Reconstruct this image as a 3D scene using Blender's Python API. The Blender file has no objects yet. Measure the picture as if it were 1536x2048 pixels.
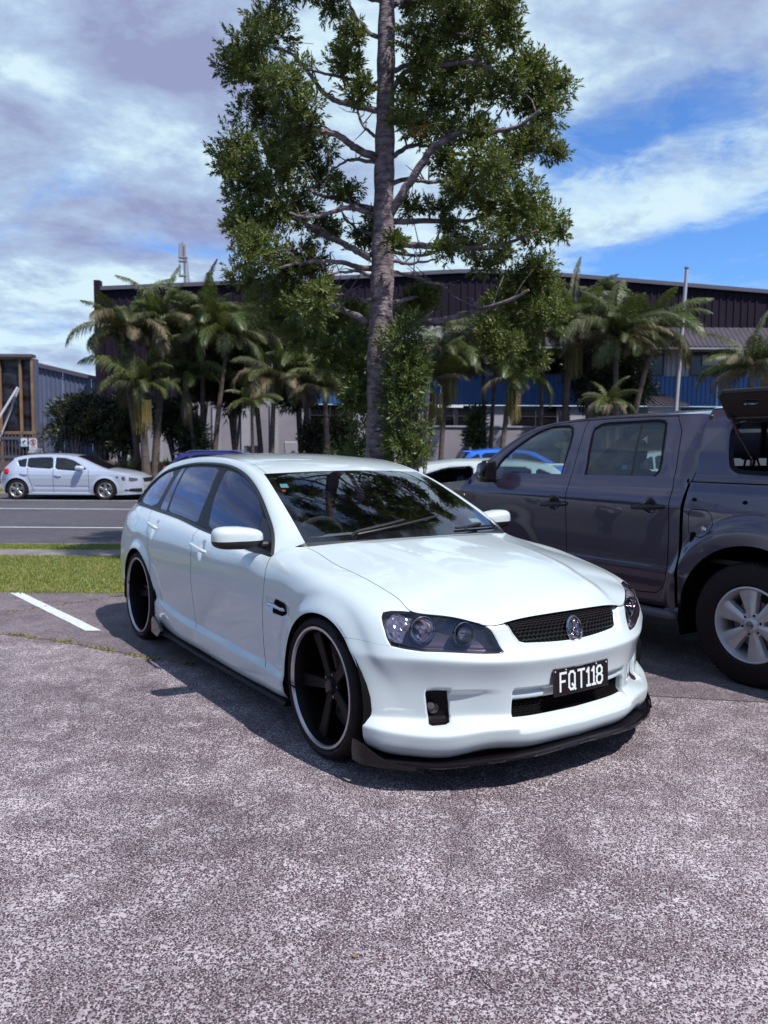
import bpy, bmesh, math, random
import numpy as np
from mathutils import Vector, Matrix
C = bpy.context.scene.collection
SC = bpy.context.scene
R = math.radians
# ---------------------------------------------------------------- camera
EYE = 1.494
cam = bpy.data.cameras.new('camera'); camo = bpy.data.objects.new('camera', cam); C.objects.link(camo)
cam.sensor_fit = 'VERTICAL'; cam.sensor_height = 36; cam.lens = 1600/2048*36
cam.clip_start = .05; cam.clip_end = 4000
camo.location = (0, 0, EYE)
camo.rotation_euler = (math.pi/2-math.atan(124/1600), 0, 0)
camo.rotation_euler = (Matrix.Rotation(math.pi/2-math.atan(124/1600), 3, 'X') @ Matrix.Rotation(.006, 3, 'Z')).to_euler()
cam.dof.use_dof = True; cam.dof.focus_distance = 3.75; cam.dof.aperture_fstop = 4.0
SC.camera = camo
# ---------------------------------------------------------------- sun and sky
SUN_DIR = Vector((.475, -.45, 1.0)).normalized(); SUN_EL = math.asin(SUN_DIR.z)
sl = bpy.data.lights.new('sun', 'SUN'); slo = bpy.data.objects.new('sun', sl); C.objects.link(slo)
sl.energy = 5.0; sl.angle = R(.6); sl.color = (1, .975, .94)
slo.rotation_euler = SUN_DIR.to_track_quat('Z', 'Y').to_euler(); slo.location = (5, 5, 30)
W = bpy.data.worlds.new('World'); SC.world = W; W.use_nodes = True
SC.view_settings.view_transform = 'Standard'; SC.view_settings.look = 'None'
SC.view_settings.exposure = 0.42; SC.view_settings.gamma = 1
class NT:
    """tiny node helper"""
    def __init__(s, tree): s.t = tree; s.n = tree.nodes; s.l = tree.links
    def node(s, kind, **kw):
        n = s.n.new(kind)
        for k, v in kw.items():
            if k.startswith('i_'):
                n.inputs[k[2:].replace('_', ' ')].default_value = v
            else: setattr(n, k, v)
        return n
    def link(s, a, b): s.l.new(a, b)
    def math(s, op, a, b=None, c=None, clamp=False):
        n = s.n.new('ShaderNodeMath'); n.operation = op; n.use_clamp = clamp
        for i, x in enumerate((a, b, c)):
            if x is None: continue
            if hasattr(x, 'is_output') or hasattr(x, 'links'): s.l.new(x, n.inputs[i])
            else: n.inputs[i].default_value = x
        return n.outputs[0]
    def mix(s, f, a, b, mode='MIX'):
        n = s.n.new('ShaderNodeMix'); n.data_type = 'RGBA'; n.blend_type = mode
        for i, x in ((0, f), (6, a), (7, b)):
            if hasattr(x, 'links'): s.l.new(x, n.inputs[i])
            elif i == 0: n.inputs[0].default_value = x
            else: n.inputs[i].default_value = (*x, 1) if len(x) == 3 else x
        return n.outputs[2]
    def noise(s, vec, scale, detail=4, rough=.5, dist=0, out=0):
        n = s.n.new('ShaderNodeTexNoise'); n.inputs['Scale'].default_value = scale; n.inputs['Detail'].default_value = detail
        n.inputs['Roughness'].default_value = rough; n.inputs['Distortion'].default_value = dist
        if vec is not None: s.l.new(vec, n.inputs['Vector'])
        return n.outputs[out]
    def ramp(s, f, pts, interp='LINEAR'):
        n = s.n.new('ShaderNodeValToRGB'); n.color_ramp.interpolation = interp
        e = n.color_ramp.elements
        while len(e) < len(pts): e.new(.5)
        for i, (p, c) in enumerate(pts):
            e[i].position = p; e[i].color = (c, c, c, 1) if not hasattr(c, '__len__') else (*c, 1)
        s.l.new(f, n.inputs[0]); return n.outputs[0]
def build_sky():
    w = NT(W.node_tree)
    for n in list(w.n): w.n.remove(n)
    out = w.node('ShaderNodeOutputWorld'); bg = w.node('ShaderNodeBackground'); bg.inputs[1].default_value = .112
    sky = w.node('ShaderNodeTexSky'); sky.sky_type = 'NISHITA'; sky.sun_disc = False
    sky.sun_elevation = SUN_EL; sky.sun_rotation = math.atan2(SUN_DIR.x, SUN_DIR.y)
    sky.air_density = 1.0; sky.dust_density = .2; sky.ozone_density = 3.0
    tc = w.node('ShaderNodeTexCoord'); sp = w.node('ShaderNodeSeparateXYZ'); w.link(tc.outputs['Generated'], sp.inputs[0])
    x, y, z = sp.outputs
    az = w.math('ARCTAN2', x, y); el = w.math('ARCSINE', z)
    zz = w.math('ADD', w.math('MAXIMUM', z, 0.0), .20)
    cv = w.node('ShaderNodeCombineXYZ'); w.link(w.math('DIVIDE', x, zz), cv.inputs[0]); w.link(w.math('DIVIDE', y, zz), cv.inputs[1])
    cv.inputs[2].default_value = 3.3
    n1 = w.noise(cv.outputs[0], 1.9, 12, .60, .35); n2 = w.noise(cv.outputs[0], 6.5, 10, .68, .8)
    # thin streaks, drawn out sideways
    mp = w.node('ShaderNodeMapping'); mp.inputs['Scale'].default_value = (1.2, 4.2, 1); mp.inputs['Rotation'].default_value = (0, 0, .35); w.link(cv.outputs[0], mp.inputs[0])
    n3 = w.noise(mp.outputs[0], 2.6, 10, .70, .8)
    dens = w.math('ADD', w.math('ADD', w.math('MULTIPLY', n1, .60), w.math('MULTIPLY', n2, .28)), w.math('MULTIPLY', n3, .12))
    def blob(a0, e0, sa, se, amp, rot=0):
        da = w.math('SUBTRACT', az, a0); de = w.math('SUBTRACT', el, e0)
        if rot:
            c, s_ = math.cos(rot), math.sin(rot); d1 = w.math('ADD', w.math('MULTIPLY', da, c), w.math('MULTIPLY', de, s_)); d2 = w.math('SUBTRACT', w.math('MULTIPLY', de, c), w.math('MULTIPLY', da, s_)); da, de = d1, d2
        da = w.math('DIVIDE', da, sa); de = w.math('DIVIDE', de, se)
        q = w.math('ADD', w.math('MULTIPLY', da, da), w.math('MULTIPLY', de, de))
        return w.math('MULTIPLY', w.math('POWER', 2.718, w.math('MULTIPLY', q, -1)), amp)
    for b in SKY_BLOBS: dens = w.math('ADD', dens, blob(*b))
    cov = w.ramp(dens, [(.39, 0), (.455, .22), (.52, .70), (.60, 1)])
    dark = w.math('ADD', w.math('MULTIPLY', w.noise(cv.outputs[0], 3.0, 12, .62, .15), 2.5), -.86)
    for b in SKY_DARK: dark = w.math('ADD', dark, blob(*b))
    cc = w.ramp(dark, [(.14, CL_WHITE), (.42, CL_MID), (.85, CL_GREY)])
    col = w.mix(cov, w.mix(1.0, sky.outputs[0], (.56, .86, 1.26), 'MULTIPLY'), cc)
    w.link(col, bg.inputs[0]); w.link(bg.outputs[0], out.inputs[0])
# (azimuth, elevation, width, height, amount[, tilt]) in radians; the camera looks at azimuth 0
SKY_BLOBS = [(-.34, .40, .34, .26, .15), (.0, .45, .22, .25, .14), (.36, .56, .35, .15, .12), (.27, .345, .16, .030, -.15, .22), (.36, .215, .16, .040, -.19, .10), (.24, .225, .10, .02, -.08), (-.20, .232, .17, .014, -.16), (-.48, .225, .10, .014, -.08),
             (.38, .285, .24, .030, .12, .14), (.22, .165, .17, .035, .13, -.05), (.45, .135, .10, .035, -.14), (-.40, .12, .20, .08, .13), (-.22, .19, .06, .03, .14), (.02, .18, .12, .05, .10), (0, .0, 3.5, .06, .12)]
SKY_DARK = [(-.42, .50, .24, .11, .24, -.2), (-.20, .43, .15, .06, .24, -.3), (-.36, .375, .15, .03, -.30, -.15), (-.40, .275, .20, .05, .32), (-.18, .31, .12, .05, .16), (-.36, .385, .14, .025, -.18, -.1), (-.02, .58, .3, .10, .05), (.05, .42, .14, .22, -.20), (-.42, .12, .2, .06, -.20), (.35, .28, .25, .12, -.22), (.40, .52, .12, .08, .10), (.2, .15, .3, .06, -.2)]
CL_WHITE = (4.6, 5.9, 6.6); CL_MID = (3.0, 3.95, 5.4); CL_GREY = (2.1, 2.4, 3.9)
build_sky()
# ---- geometry core (numpy only) ----
import numpy as np, math, random
def nsp(t,Y,tq):
    """natural cubic spline through Y(t)"""
    t=np.asarray(t,float);Y=np.asarray(Y,float);tq=np.asarray(tq,float)
    sh=Y.shape;Y=Y.reshape(len(t),-1);n=len(t)
    h=np.diff(t);A=np.zeros((n,n));B=np.zeros((n,Y.shape[1]))
    A[0,0]=A[-1,-1]=1
    for i in range(1,n-1):
        A[i,i-1]=h[i-1];A[i,i]=2*(h[i-1]+h[i]);A[i,i+1]=h[i]
        B[i]=6*((Y[i+1]-Y[i])/h[i]-(Y[i]-Y[i-1])/h[i-1])
    M=np.linalg.solve(A,B)
    k=np.clip(np.searchsorted(t,tq)-1,0,n-2)
    a=(t[k+1]-tq)[:,None];b=(tq-t[k])[:,None];hh=h[k][:,None]
    R=M[k]*a**3/(6*hh)+M[k+1]*b**3/(6*hh)+(Y[k]/hh-M[k]*hh/6)*a+(Y[k+1]/hh-M[k+1]*hh/6)*b
    return R.reshape((len(tq),)+sh[1:])
def msp(t,Y,tq):
    """monotone (pchip) interpolation, component-wise"""
    t=np.asarray(t,float);Y=np.asarray(Y,float);tq=np.asarray(tq,float)
    sh=Y.shape;Y=Y.reshape(len(t),-1);h=np.diff(t)[:,None];d=np.diff(Y,axis=0)/h
    m=np.zeros_like(Y);m[0]=d[0];m[-1]=d[-1]
    if len(t)>2:
        w1=2*h[1:]+h[:-1];w2=h[1:]+2*h[:-1]
        with np.errstate(all='ignore'):
            hm=(w1+w2)/(w1/d[:-1]+w2/d[1:])
        m[1:-1]=np.where(d[:-1]*d[1:]>0,np.nan_to_num(hm),0)
    k=np.clip(np.searchsorted(t,tq)-1,0,len(t)-2)
    hh=h[k];s=((tq-t[k])[:,None])/hh
    R=(2*s**3-3*s**2+1)*Y[k]+(s**3-2*s**2+s)*hh*m[k]+(-2*s**3+3*s**2)*Y[k+1]+(s**3-s**2)*hh*m[k+1]
    return R.reshape((len(tq),)+sh[1:])
def bsp(P,n,axis=0):
    """clamped uniform cubic B-spline along axis, n samples"""
    P=np.moveaxis(np.asarray(P,float),axis,0)
    Q=np.concatenate([2*P[:1]-P[1:2],P,2*P[-1:]-P[-2:-1]])
    # endpoints reproduced because of the reflected ghost points
    t=np.linspace(0,len(P)-1,n);k=np.minimum(t.astype(int),len(P)-2);f=(t-k)
    f=f.reshape((-1,)+(1,)*(P.ndim-1))
    R=((1-f)**3*Q[k]+(3*f**3-6*f**2+4)*Q[k+1]+(-3*f**3+3*f**2+3*f+1)*Q[k+2]+f**3*Q[k+3])/6
    return np.moveaxis(R,0,axis)
def chord(P):
    d=np.linalg.norm(np.diff(np.asarray(P,float),axis=0),axis=1);return np.concatenate([[0],np.cumsum(d)])
def crv(P,n=None,ts=None,fn=nsp):
    P=np.asarray(P,float);t=chord(P)
    return fn(t,P,np.linspace(0,t[-1],n) if ts is None else ts*t[-1])
def sstep(a,b,x):
    t=np.clip((x-a)/(b-a),0,1);return t*t*(3-2*t)
class Patch:
    def __init__(s,G,u=None,v=None):
        s.G=np.asarray(G,float);s.n,s.m=s.G.shape[:2]
        s.u=np.linspace(0,1,s.n) if u is None else np.asarray(u,float)
        s.v=np.linspace(0,1,s.m) if v is None else np.asarray(v,float)
        s.disp=None
    def base(s,u,v):
        u=np.atleast_1d(u).astype(float);v=np.atleast_1d(v).astype(float)
        i=np.clip(np.searchsorted(s.u,u)-1,0,s.n-2);j=np.clip(np.searchsorted(s.v,v)-1,0,s.m-2)
        a=((u-s.u[i])/(s.u[i+1]-s.u[i]))[:,None];b=((v-s.v[j])/(s.v[j+1]-s.v[j]))[:,None]
        return s.G[i,j]*(1-a)*(1-b)+s.G[i+1,j]*a*(1-b)+s.G[i,j+1]*(1-a)*b+s.G[i+1,j+1]*a*b
    def nrm(s,u,v,f=None,e=None):
        f=f or s.base
        eu=(s.u[-1]-s.u[0])/s.n*1.0 if e is None else e[0];ev=(s.v[-1]-s.v[0])/s.m*1.0 if e is None else e[1]
        u=np.atleast_1d(u).astype(float);v=np.atleast_1d(v).astype(float)
        a=f(np.minimum(u+eu,s.u[-1]),v)-f(np.maximum(u-eu,s.u[0]),v);b=f(u,np.minimum(v+ev,s.v[-1]))-f(u,np.maximum(v-ev,s.v[0]))
        n=np.cross(a,b);return n/np.maximum(np.linalg.norm(n,axis=1),1e-9)[:,None]
    def S(s,u,v):
        p=s.base(u,v)
        if s.disp is not None: p=s.disp(s,np.atleast_1d(u).astype(float),np.atleast_1d(v).astype(float),p)
        return p
# ---- station wagon skin: x forward from the front axle, y left, z up; right half only (y<0) ----
def wagon_side():
    # levels 0..8 bottom -> top ; each station: x list/scalar, y list, z list
    def st(x,y,z):
        f=lambda a:np.full(9,float(a)) if np.isscalar(a) else np.array(a,float)
        return np.stack([f(x),f(y),f(z)],1)
    zb=[.14,.182,.28,.325,.47,.575,.635,.70]
    T=[]
    A=[
     st([.72,.838,.853,.808,.81,.848,.795,.762,.742],0,zb+[.755]),
     st([.71,.828,.842,.798,.80,.838,.785,.752,.736],-.17,zb+[.753]),
     st([.69,.805,.822,.762,.768,.806,.757,.728,.712],[-.30,-.34,-.345,-.34,-.34,-.345,-.34,-.335,-.33],zb+[.740]),
     st([.62,.74,.758,.692,.70,.74,.695,.685,.672],[-.44,-.50,-.505,-.49,-.49,-.50,-.485,-.47,-.455],zb+[.726]),
     st([.54,.66,.678,.612,.618,.652,.612,.60,.585],[-.55,-.655,-.665,-.625,-.625,-.635,-.61,-.595,-.575],[.105,.148,.262,.312,.47,.58,.645,.70,.757]),
     st([.46,.54,.552,.512,.516,.545,.525,.50,.465],[-.64,-.80,-.812,-.752,-.755,-.775,-.755,-.74,-.695],[.10,.145,.262,.312,.47,.585,.65,.715,.77]),
     st([.38,.42,.425,.41,.415,.43,.42,.41,.385],[-.72,-.90,-.916,-.882,-.882,-.895,-.87,-.825,-.712],[.11,.160,.278,.322,.47,.59,.68,.755,.805]),
     st([.22,.22,.22,.22,.22,.225,.22,.22,.22],[-.75,-.90,-.935,-.935,-.935,-.935,-.918,-.86,-.715],[.165,.205,.29,.335,.47,.60,.73,.812,.848]),
     st(0.0,[-.75,-.92,-.945,-.945,-.945,-.948,-.935,-.865,-.718],[.165,.205,.29,.335,.47,.62,.77,.862,.884]),
     st(-.25,[-.75,-.92,-.945,-.94,-.935,-.94,-.935,-.885,-.722],[.165,.205,.29,.335,.47,.62,.80,.90,.918]),
     st([-.42]*7+[-.45,-.47],[-.75,-0.934,-.94,-.925,-.925,-.935,-.93,-.895,-.722],[.14,.178,.295,.325,.47,.63,.81,.90,.958]),
     st([-.60]*7+[-.61,-.60],[-.75,-0.934,-.94,-.915,-.925,-.937,-.93,-.90,-.80],[.135,.166,.31,.335,.47,.64,.81,.885,.955]),
     st([-.80]*9,[-.75,-0.934,-.94,-.91,-.922,-.94,-.932,-.91,-.857],[.13,.160,.31,.335,.47,.65,.82,.89,.915]),
     st(-1.2,[-.75,-0.934,-.94,-.908,-.922,-.942,-.936,-.905,-.852],[.125,.155,.315,.34,.48,.66,.83,.905,.938]),
     st(-1.68,[-.75,-0.934,-.94,-.908,-.922,-.943,-.936,-.90,-.838],[.14,.16,.32,.345,.49,.67,.84,.925,.966]),
     st(-2.1,[-.75,-0.929,-.935,-.908,-.922,-.944,-.936,-.895,-.825],[.135,.155,.335,.365,.50,.68,.85,.945,.995]),
     st(-2.45,[-.75,-0.919,-.925,-.912,-.93,-.947,-.938,-.892,-.812],[.14,.17,.36,.40,.52,.69,.85,.955,1.012]),
     st(-2.75,[-.75,-0.919,-.925,-.93,-.945,-.95,-.935,-.885,-.80],[.15,.20,.36,.41,.53,.69,.86,.965,1.022]),
     st(-3.05,[-.75,-.88,-.92,-.93,-.945,-.945,-.92,-.868,-.785],[.16,.21,.36,.41,.53,.69,.86,.97,1.03]),
     st(-3.35,[-.72,-.85,-.90,-.91,-.92,-.915,-.888,-.84,-.762],[.17,.22,.36,.41,.53,.69,.84,.96,1.032]),
     st([-3.58]*9,[-.68,-.80,-.85,-.865,-.875,-.87,-.845,-.80,-.73],[.18,.23,.36,.41,.53,.69,.83,.95,1.025]),
     st([-3.70,-3.76,-3.79,-3.79,-3.79,-3.78,-3.75,-3.73,-3.70],[-.60,-.70,-.76,-.775,-.785,-.775,-.755,-.73,-.69],[.19,.24,.36,.41,.53,.69,.82,.94,1.01]),
     st([-3.78,-3.88,-3.92,-3.92,-3.92,-3.91,-3.87,-3.85,-3.82],[-.35]+[-.42]*8,[.19,.24,.36,.41,.53,.69,.82,.94,1.01]),
     st([-3.80,-3.90,-3.95,-3.95,-3.95,-3.94,-3.90,-3.88,-3.85],0,[.19,.24,.36,.41,.53,.69,.82,.94,1.01]),
    ]
    A=np.array(A)
    ref=A[:,4]*1.0;t=chord(ref)
    u=np.linspace(0,t[-1],620)
    D=nsp(t,A,u);D[:,:,1]=np.minimum(D[:,:,1],0)
    # crease levels: repeat control points 2 (sill) and 5 at the front only (blend)
    fr=(1-sstep(1.25,1.75,u))[:,None,None]        # 1 at the front fascia
    # expand levels with crease-tightening points
    def mix(a,b,w): return a*(1-w)+b*w
    L=[D[:,0],D[:,1],mix(D[:,1],D[:,2],.8),D[:,2],mix(D[:,2],D[:,3],.25),mix(D[:,2],D[:,3],.8),D[:,3],mix(D[:,3],D[:,4],.25),D[:,4],mix(D[:,4],D[:,5],.78),D[:,5],mix(D[:,5],D[:,6],.22),D[:,6],D[:,7],mix(D[:,7],D[:,8],.6),D[:,8]]
    L=np.stack(L,1)
    G=bsp(L,190,axis=1)
    vk=[0,.571,1.2,1.714,2.05,2.6,2.857,3.4,4.0,4.6,5.143,5.6,6.286,6.857,7.43,8]
    return Patch(G,u,np.interp(np.linspace(0,15,190),np.arange(16),vk))
def wagon_curves(n=400):
    G2=np.array([(-.64,-.86,.911),(-.705,-.82,.997),(-.848,-.775,1.089),(-1.015,-.735,1.174),(-1.23,-.69,1.263),(-1.437,-.66,1.328),(-1.655,-.645,1.369),(-2.046,-.635,1.389),(-2.472,-.63,1.379),(-2.793,-.632,1.348),(-3.09,-.645,1.292),(-3.279,-.675,1.209),(-3.397,-.71,1.121),(-3.43,-.75,1.045)])
    G1=np.array([(-.535,-.715,.985),(-.72,-.69,1.085),(-.96,-.655,1.20),(-1.15,-.625,1.283),(-1.31,-.598,1.34),(-1.48,-.585,1.382),(-1.70,-.575,1.415),(-2.05,-.565,1.437),(-2.45,-.557,1.436),(-2.85,-.55,1.412),(-3.15,-.55,1.375),(-3.42,-.555,1.31),(-3.60,-.575,1.22),(-3.72,-.62,1.10),(-3.76,-.66,1.01)])
    return G1,G2
def wagon_top():
    """windscreen + roof + tailgate glass as one skin; u=0 cowl .. 1 tail, v -1..1"""
    G1,G2=wagon_curves()
    n=400;t=np.linspace(0,1,n)
    E=crv(G1,ts=t)
    C=np.array([(-.36,0,1.0),(-.60,0,1.108),(-.86,0,1.215),(-1.09,0,1.305),(-1.285,0,1.375),(-1.46,0,1.413),(-1.70,0,1.442),(-2.05,0,1.463),(-2.45,0,1.465),(-2.85,0,1.445),(-3.18,0,1.41),(-3.47,0,1.34),(-3.66,0,1.25),(-3.80,0,1.11),(-3.86,0,1.0)])
    Cc=crv(C,ts=t)
    v=np.linspace(-1,1,81)
    p=2.1
    w=1-np.abs(v)**p                      # bow
    G=np.zeros((n,81,3))
    for j,vv in enumerate(v):
        y=E[:,1]*vv*-1
        G[:,j,1]=-E[:,1]*vv
        G[:,j,0]=E[:,0]+(Cc[:,0]-E[:,0])*w[j]
        G[:,j,2]=E[:,2]+(Cc[:,2]-E[:,2])*w[j]
    return Patch(G,t,v)
def wagon_rail():
    G1,G2=wagon_curves();n=400
    # match by normalised params with a few anchors
    a1=[0,.155,.33,.5,.72,.9,1];
    t=np.linspace(0,1,n);E1=crv(G1,ts=t);E2=crv(G2,ts=t)
    v=np.linspace(0,1,17);G=np.zeros((n,17,3))
    for j,vv in enumerate(v):
        P=E1*(1-vv)+E2*vv
        b=4*vv*(1-vv)
        out=np.stack([np.zeros(n),-.55*np.ones(n),.8*np.ones(n)],1)
        end=sstep(0,.06,t)*(.3+.7*sstep(1,.9,t))
        G[:,j]=P+out*(b*.016*end)[:,None]
    return Patch(G,t,v)
def wagon_hood():
    A=WSIDE
    # shut line from the cowl corner to the nose = top edge of the side skin
    n=160
    # u on side skin for the cowl corner (x=-.535) and the centre (u=0)
    top=A.G[:,-1]
    k0=np.argmin(np.abs(top[:,0]+.535)+(top[:,0]>0)*9)
    E=top[:k0+1][::-1]                      # cowl corner -> nose centre
    t=chord(E)/chord(E)[-1]
    E=np.stack([np.interp(np.linspace(0,1,n),t,E[:,i]) for i in range(3)],1)
    # hood: rows run across; row r joins edge point E to its mirror image; nose part has small width so remap rows by x of the centre line
    return E
WSIDE=wagon_side();WTOP=wagon_top();WRAIL=wagon_rail()
def wagon_glass():
    G1,G2=wagon_curves();n=300
    t=np.linspace(0,1,n);E2=crv(G2,ts=t)
    B=np.array([(-.655,-.858,.905),(-1.0,-.853,.922),(-1.495,-.843,.95),(-1.814,-.835,.972),(-2.179,-.82,1.0),(-2.794,-.798,1.025),(-3.12,-.78,1.033),(-3.425,-.755,1.038)])
    # belt point with the same x as E2 (sheared a little)
    tb=chord(B)/chord(B)[-1];bx=crv(B,n)
    s=(E2[:,0]-E2[0,0])/(E2[-1,0]-E2[0,0])
    EB=np.stack([np.interp(s,(bx[:,0]-bx[0,0])/(bx[-1,0]-bx[0,0]),bx[:,i]) for i in range(3)],1)
    v=np.linspace(0,1,25);G=np.zeros((n,25,3))
    for j,vv in enumerate(v):
        P=EB*(1-vv)+E2*vv;b=4*vv*(1-vv)
        P[:,1]-=b*.018*np.clip((E2[:,2]-EB[:,2])/.4,0,1)
        G[:,j]=P
    return Patch(G,t,v)
WGLASS=wagon_glass()
def wagon_hood_patch():
    """u 0 (cowl) .. 1 (nose), v -1..1 across; side edges follow the shut line"""
    top=WSIDE.G[:,-1];uu=WSIDE.u
    k0=min(range(len(uu)),key=lambda i:abs(top[i,0]+.535)+(uu[i]>2.5)*9)
    # corner where the shut line turns across the nose: y=-.335
    kc=min(range(k0),key=lambda i:abs(top[i,1]+.335))
    side=top[kc:k0+1][::-1]                 # cowl corner -> nose corner
    nose=top[:kc+1][::-1]                   # nose corner -> centre
    n=180;t=np.linspace(0,1,n)
    sd=crv(side[::6] if (len(side)-1)%6==0 else np.vstack([side[::6],side[-1:]]),ts=t)
    C=crv([(-.36,0,1.0),(-.1,0,.972),(.15,0,.94),(.38,0,.893),(.58,0,.836),(.69,0,.795),(.742,0,.755)],ts=t)
    v=np.linspace(-1,1,121);G=np.zeros((n,121,3))
    nt=chord(nose)/chord(nose)[-1]
    for j,vv in enumerate(v):
        a=abs(vv)
        # front boundary point
        # y position across the nose: fraction a
        y_n=-.335*a
        k=np.interp(-y_n,-nose[::-1,1]*1.0,np.arange(len(nose))[::-1])
        np_=np.array([np.interp(k,np.arange(len(nose)),nose[:,i]) for i in range(3)])
        w=1-a**2.2
        P=sd*(1-w)+C*w
        P[:,1]=sd[:,1]*a
        # correct the front rows so that the edge follows the nose line
        f=sstep(.75,1,t)**1.0
        P+= (np_-P[-1])[None]*f[:,None]
        # raised centre with soft shoulders
        yc=.46-.14*t;ya=-P[:,1]
        P[:,2]+=.012*(1-sstep(yc-.05,yc+.05,ya))*sstep(0,.1,t)*sstep(1.,.8,t)*(a<1)
        P[:,2]+=.004*np.exp(-((ya-yc+.01)/.03)**2)*sstep(0,.1,t)*sstep(1.,.85,t)
        P[:,1]*=-1 if vv>0 else 1
        G[:,j]=P
    return Patch(G,t,v)
WHOOD=wagon_hood_patch()
# ---------------------------------------------------------------- helpers: objects
def tag(o, label=None, cat=None, group=None, kind=None):
    if label: o['label'] = label
    if cat: o['category'] = cat
    if group: o['group'] = group
    if kind: o['kind'] = kind
    return o
def thing(name, label, cat, loc=(0, 0, 0), rz=0, group=None):
    o = bpy.data.objects.new(name, None); C.objects.link(o); o.location = loc; o.rotation_euler = (0, 0, rz); o.empty_display_size = .2
    return tag(o, label, cat, group)
def obj(name, me, mat=None, parent=None, loc=None, rot=None):
    if isinstance(me, MB): me = me.mesh(name)
    o = bpy.data.objects.new(name, me); C.objects.link(o)
    if mat is not None and not me.materials:
        for m in (mat if isinstance(mat, (list, tuple)) else [mat]): me.materials.append(m)
    if parent is not None: o.parent = parent
    if loc is not None: o.location = loc
    if rot is not None: o.rotation_euler = rot
    return o
def copy_tree(o, parent=None):
    c = o.copy(); C.objects.link(c); c.parent = parent
    for ch in list(o.children): copy_tree(ch, c)
    return c
class MB:
    """collects verts/faces; every add takes an optional 4x4"""
    def __init__(s): s.v = []; s.f = []; s.n = 0; s.smooth = False; s.mi = []; s.cur = 0
    def add(s, V, F, M=None):
        V = np.asarray(V, float)
        if M is not None:
            M = np.array(M); V = V @ M[:3, :3].T + M[:3, 3]
        s.v.append(V); k = s.n
        for f in F: s.f.append([int(i)+k for i in f]); s.mi.append(s.cur)
        s.n += len(V); return s
    def box(s, a, b, M=None, bev=0):
        x0, y0, z0 = a; x1, y1, z1 = b
        if bev:
            return s.bbox(a, b, bev, M)
        V = [(x0, y0, z0), (x1, y0, z0), (x1, y1, z0), (x0, y1, z0), (x0, y0, z1), (x1, y0, z1), (x1, y1, z1), (x0, y1, z1)]
        return s.add(V, [(0, 3, 2, 1), (4, 5, 6, 7), (0, 1, 5, 4), (1, 2, 6, 5), (2, 3, 7, 6), (3, 0, 4, 7)], M)
    def bbox(s, a, b, r, M=None):
        # chamfered box
        a = np.array(a, float); b = np.array(b, float); V = []; idx = {}
        for sx in (0, 1):
            for sy in (0, 1):
                for sz in (0, 1):
                    c = np.array([b[0] if sx else a[0], b[1] if sy else a[1], b[2] if sz else a[2]])
                    d = np.array([-1 if sx else 1, -1 if sy else 1, -1 if sz else 1])*r
                    for k in range(3):
                        p = c.copy()
                        for m in range(3):
                            if m != k: p[m] += d[m]
                        idx[(sx, sy, sz, k)] = len(V); V.append(p)
        F = []
        def q(*t): F.append(t)
        for k in range(3):
            i, j = [m for m in range(3) if m != k]
            for sv in (0, 1):
                ring = []
                for (p, q2) in ((0, 0), (1, 0), (1, 1), (0, 1)):
                    t = [0, 0, 0]; t[k] = sv; t[i] = p; t[j] = q2; ring.append(idx[(*t, k)])
                F.append(tuple(ring) if (sv == 1) == (k != 1) else tuple(ring[::-1]))
        for k in range(3):       # edges along axis k
            i, j = [m for m in range(3) if m != k]
            for p in (0, 1):
                for q2 in (0, 1):
                    t0 = [0, 0, 0]; t0[i] = p; t0[j] = q2; t1 = list(t0); t1[k] = 1
                    F.append((idx[(*t0, i)], idx[(*t1, i)], idx[(*t1, j)], idx[(*t0, j)]))
        for sx in (0, 1):
            for sy in (0, 1):
                for sz in (0, 1): F.append(tuple(idx[(sx, sy, sz, k)] for k in range(3)))
        return s.add(V, F, M)
    def tube(s, P, r, n=8, cap=True, closed=False):
        P = np.asarray(P, float); m = len(P); r = np.broadcast_to(np.asarray(r, float), (m,))
        T = np.gradient(P, axis=0) if not closed else np.roll(P, -1, 0)-np.roll(P, 1, 0)
        T /= np.maximum(np.linalg.norm(T, axis=1), 1e-9)[:, None]
        up = np.array([0, 0, 1.]) if abs(T[0, 2]) < .9 else np.array([1., 0, 0])
        V = []; a = np.cross(T[0], up); a /= np.linalg.norm(a)
        for i in range(m):
            a = a-T[i]*np.dot(a, T[i]); a /= max(np.linalg.norm(a), 1e-9); b = np.cross(T[i], a)
            for k in range(n):
                t = 2*math.pi*k/n; V.append(P[i]+r[i]*(math.cos(t)*a+math.sin(t)*b))
        F = []
        for i in range(m if closed else m-1):
            i2 = (i+1) % m
            for k in range(n):
                k2 = (k+1) % n; F.append((i*n+k, i2*n+k, i2*n+k2, i*n+k2))
        if cap and not closed: F.append(tuple(range(n))); F.append(tuple((m-1)*n+k for k in range(n))[::-1])
        return s.add(V, F)
    def lathe(s, prof, n=48, M=None, a0=0, a1=2*math.pi):
        """profile [(r,h)] spun round local Y axis (h along y)"""
        V = []; m = len(prof); full = abs(a1-a0-2*math.pi) < 1e-6; nn = n if full else n+1
        for k in range(nn):
            t = a0+(a1-a0)*k/n
            for r, h in prof: V.append((r*math.cos(t), h, r*math.sin(t)))
        F = []
        for k in range(n):
            k2 = (k+1) % nn if full else k+1
            for j in range(m-1): F.append((k*m+j, k*m+j+1, k2*m+j+1, k2*m+j))
        return s.add(V, F, M)
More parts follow.
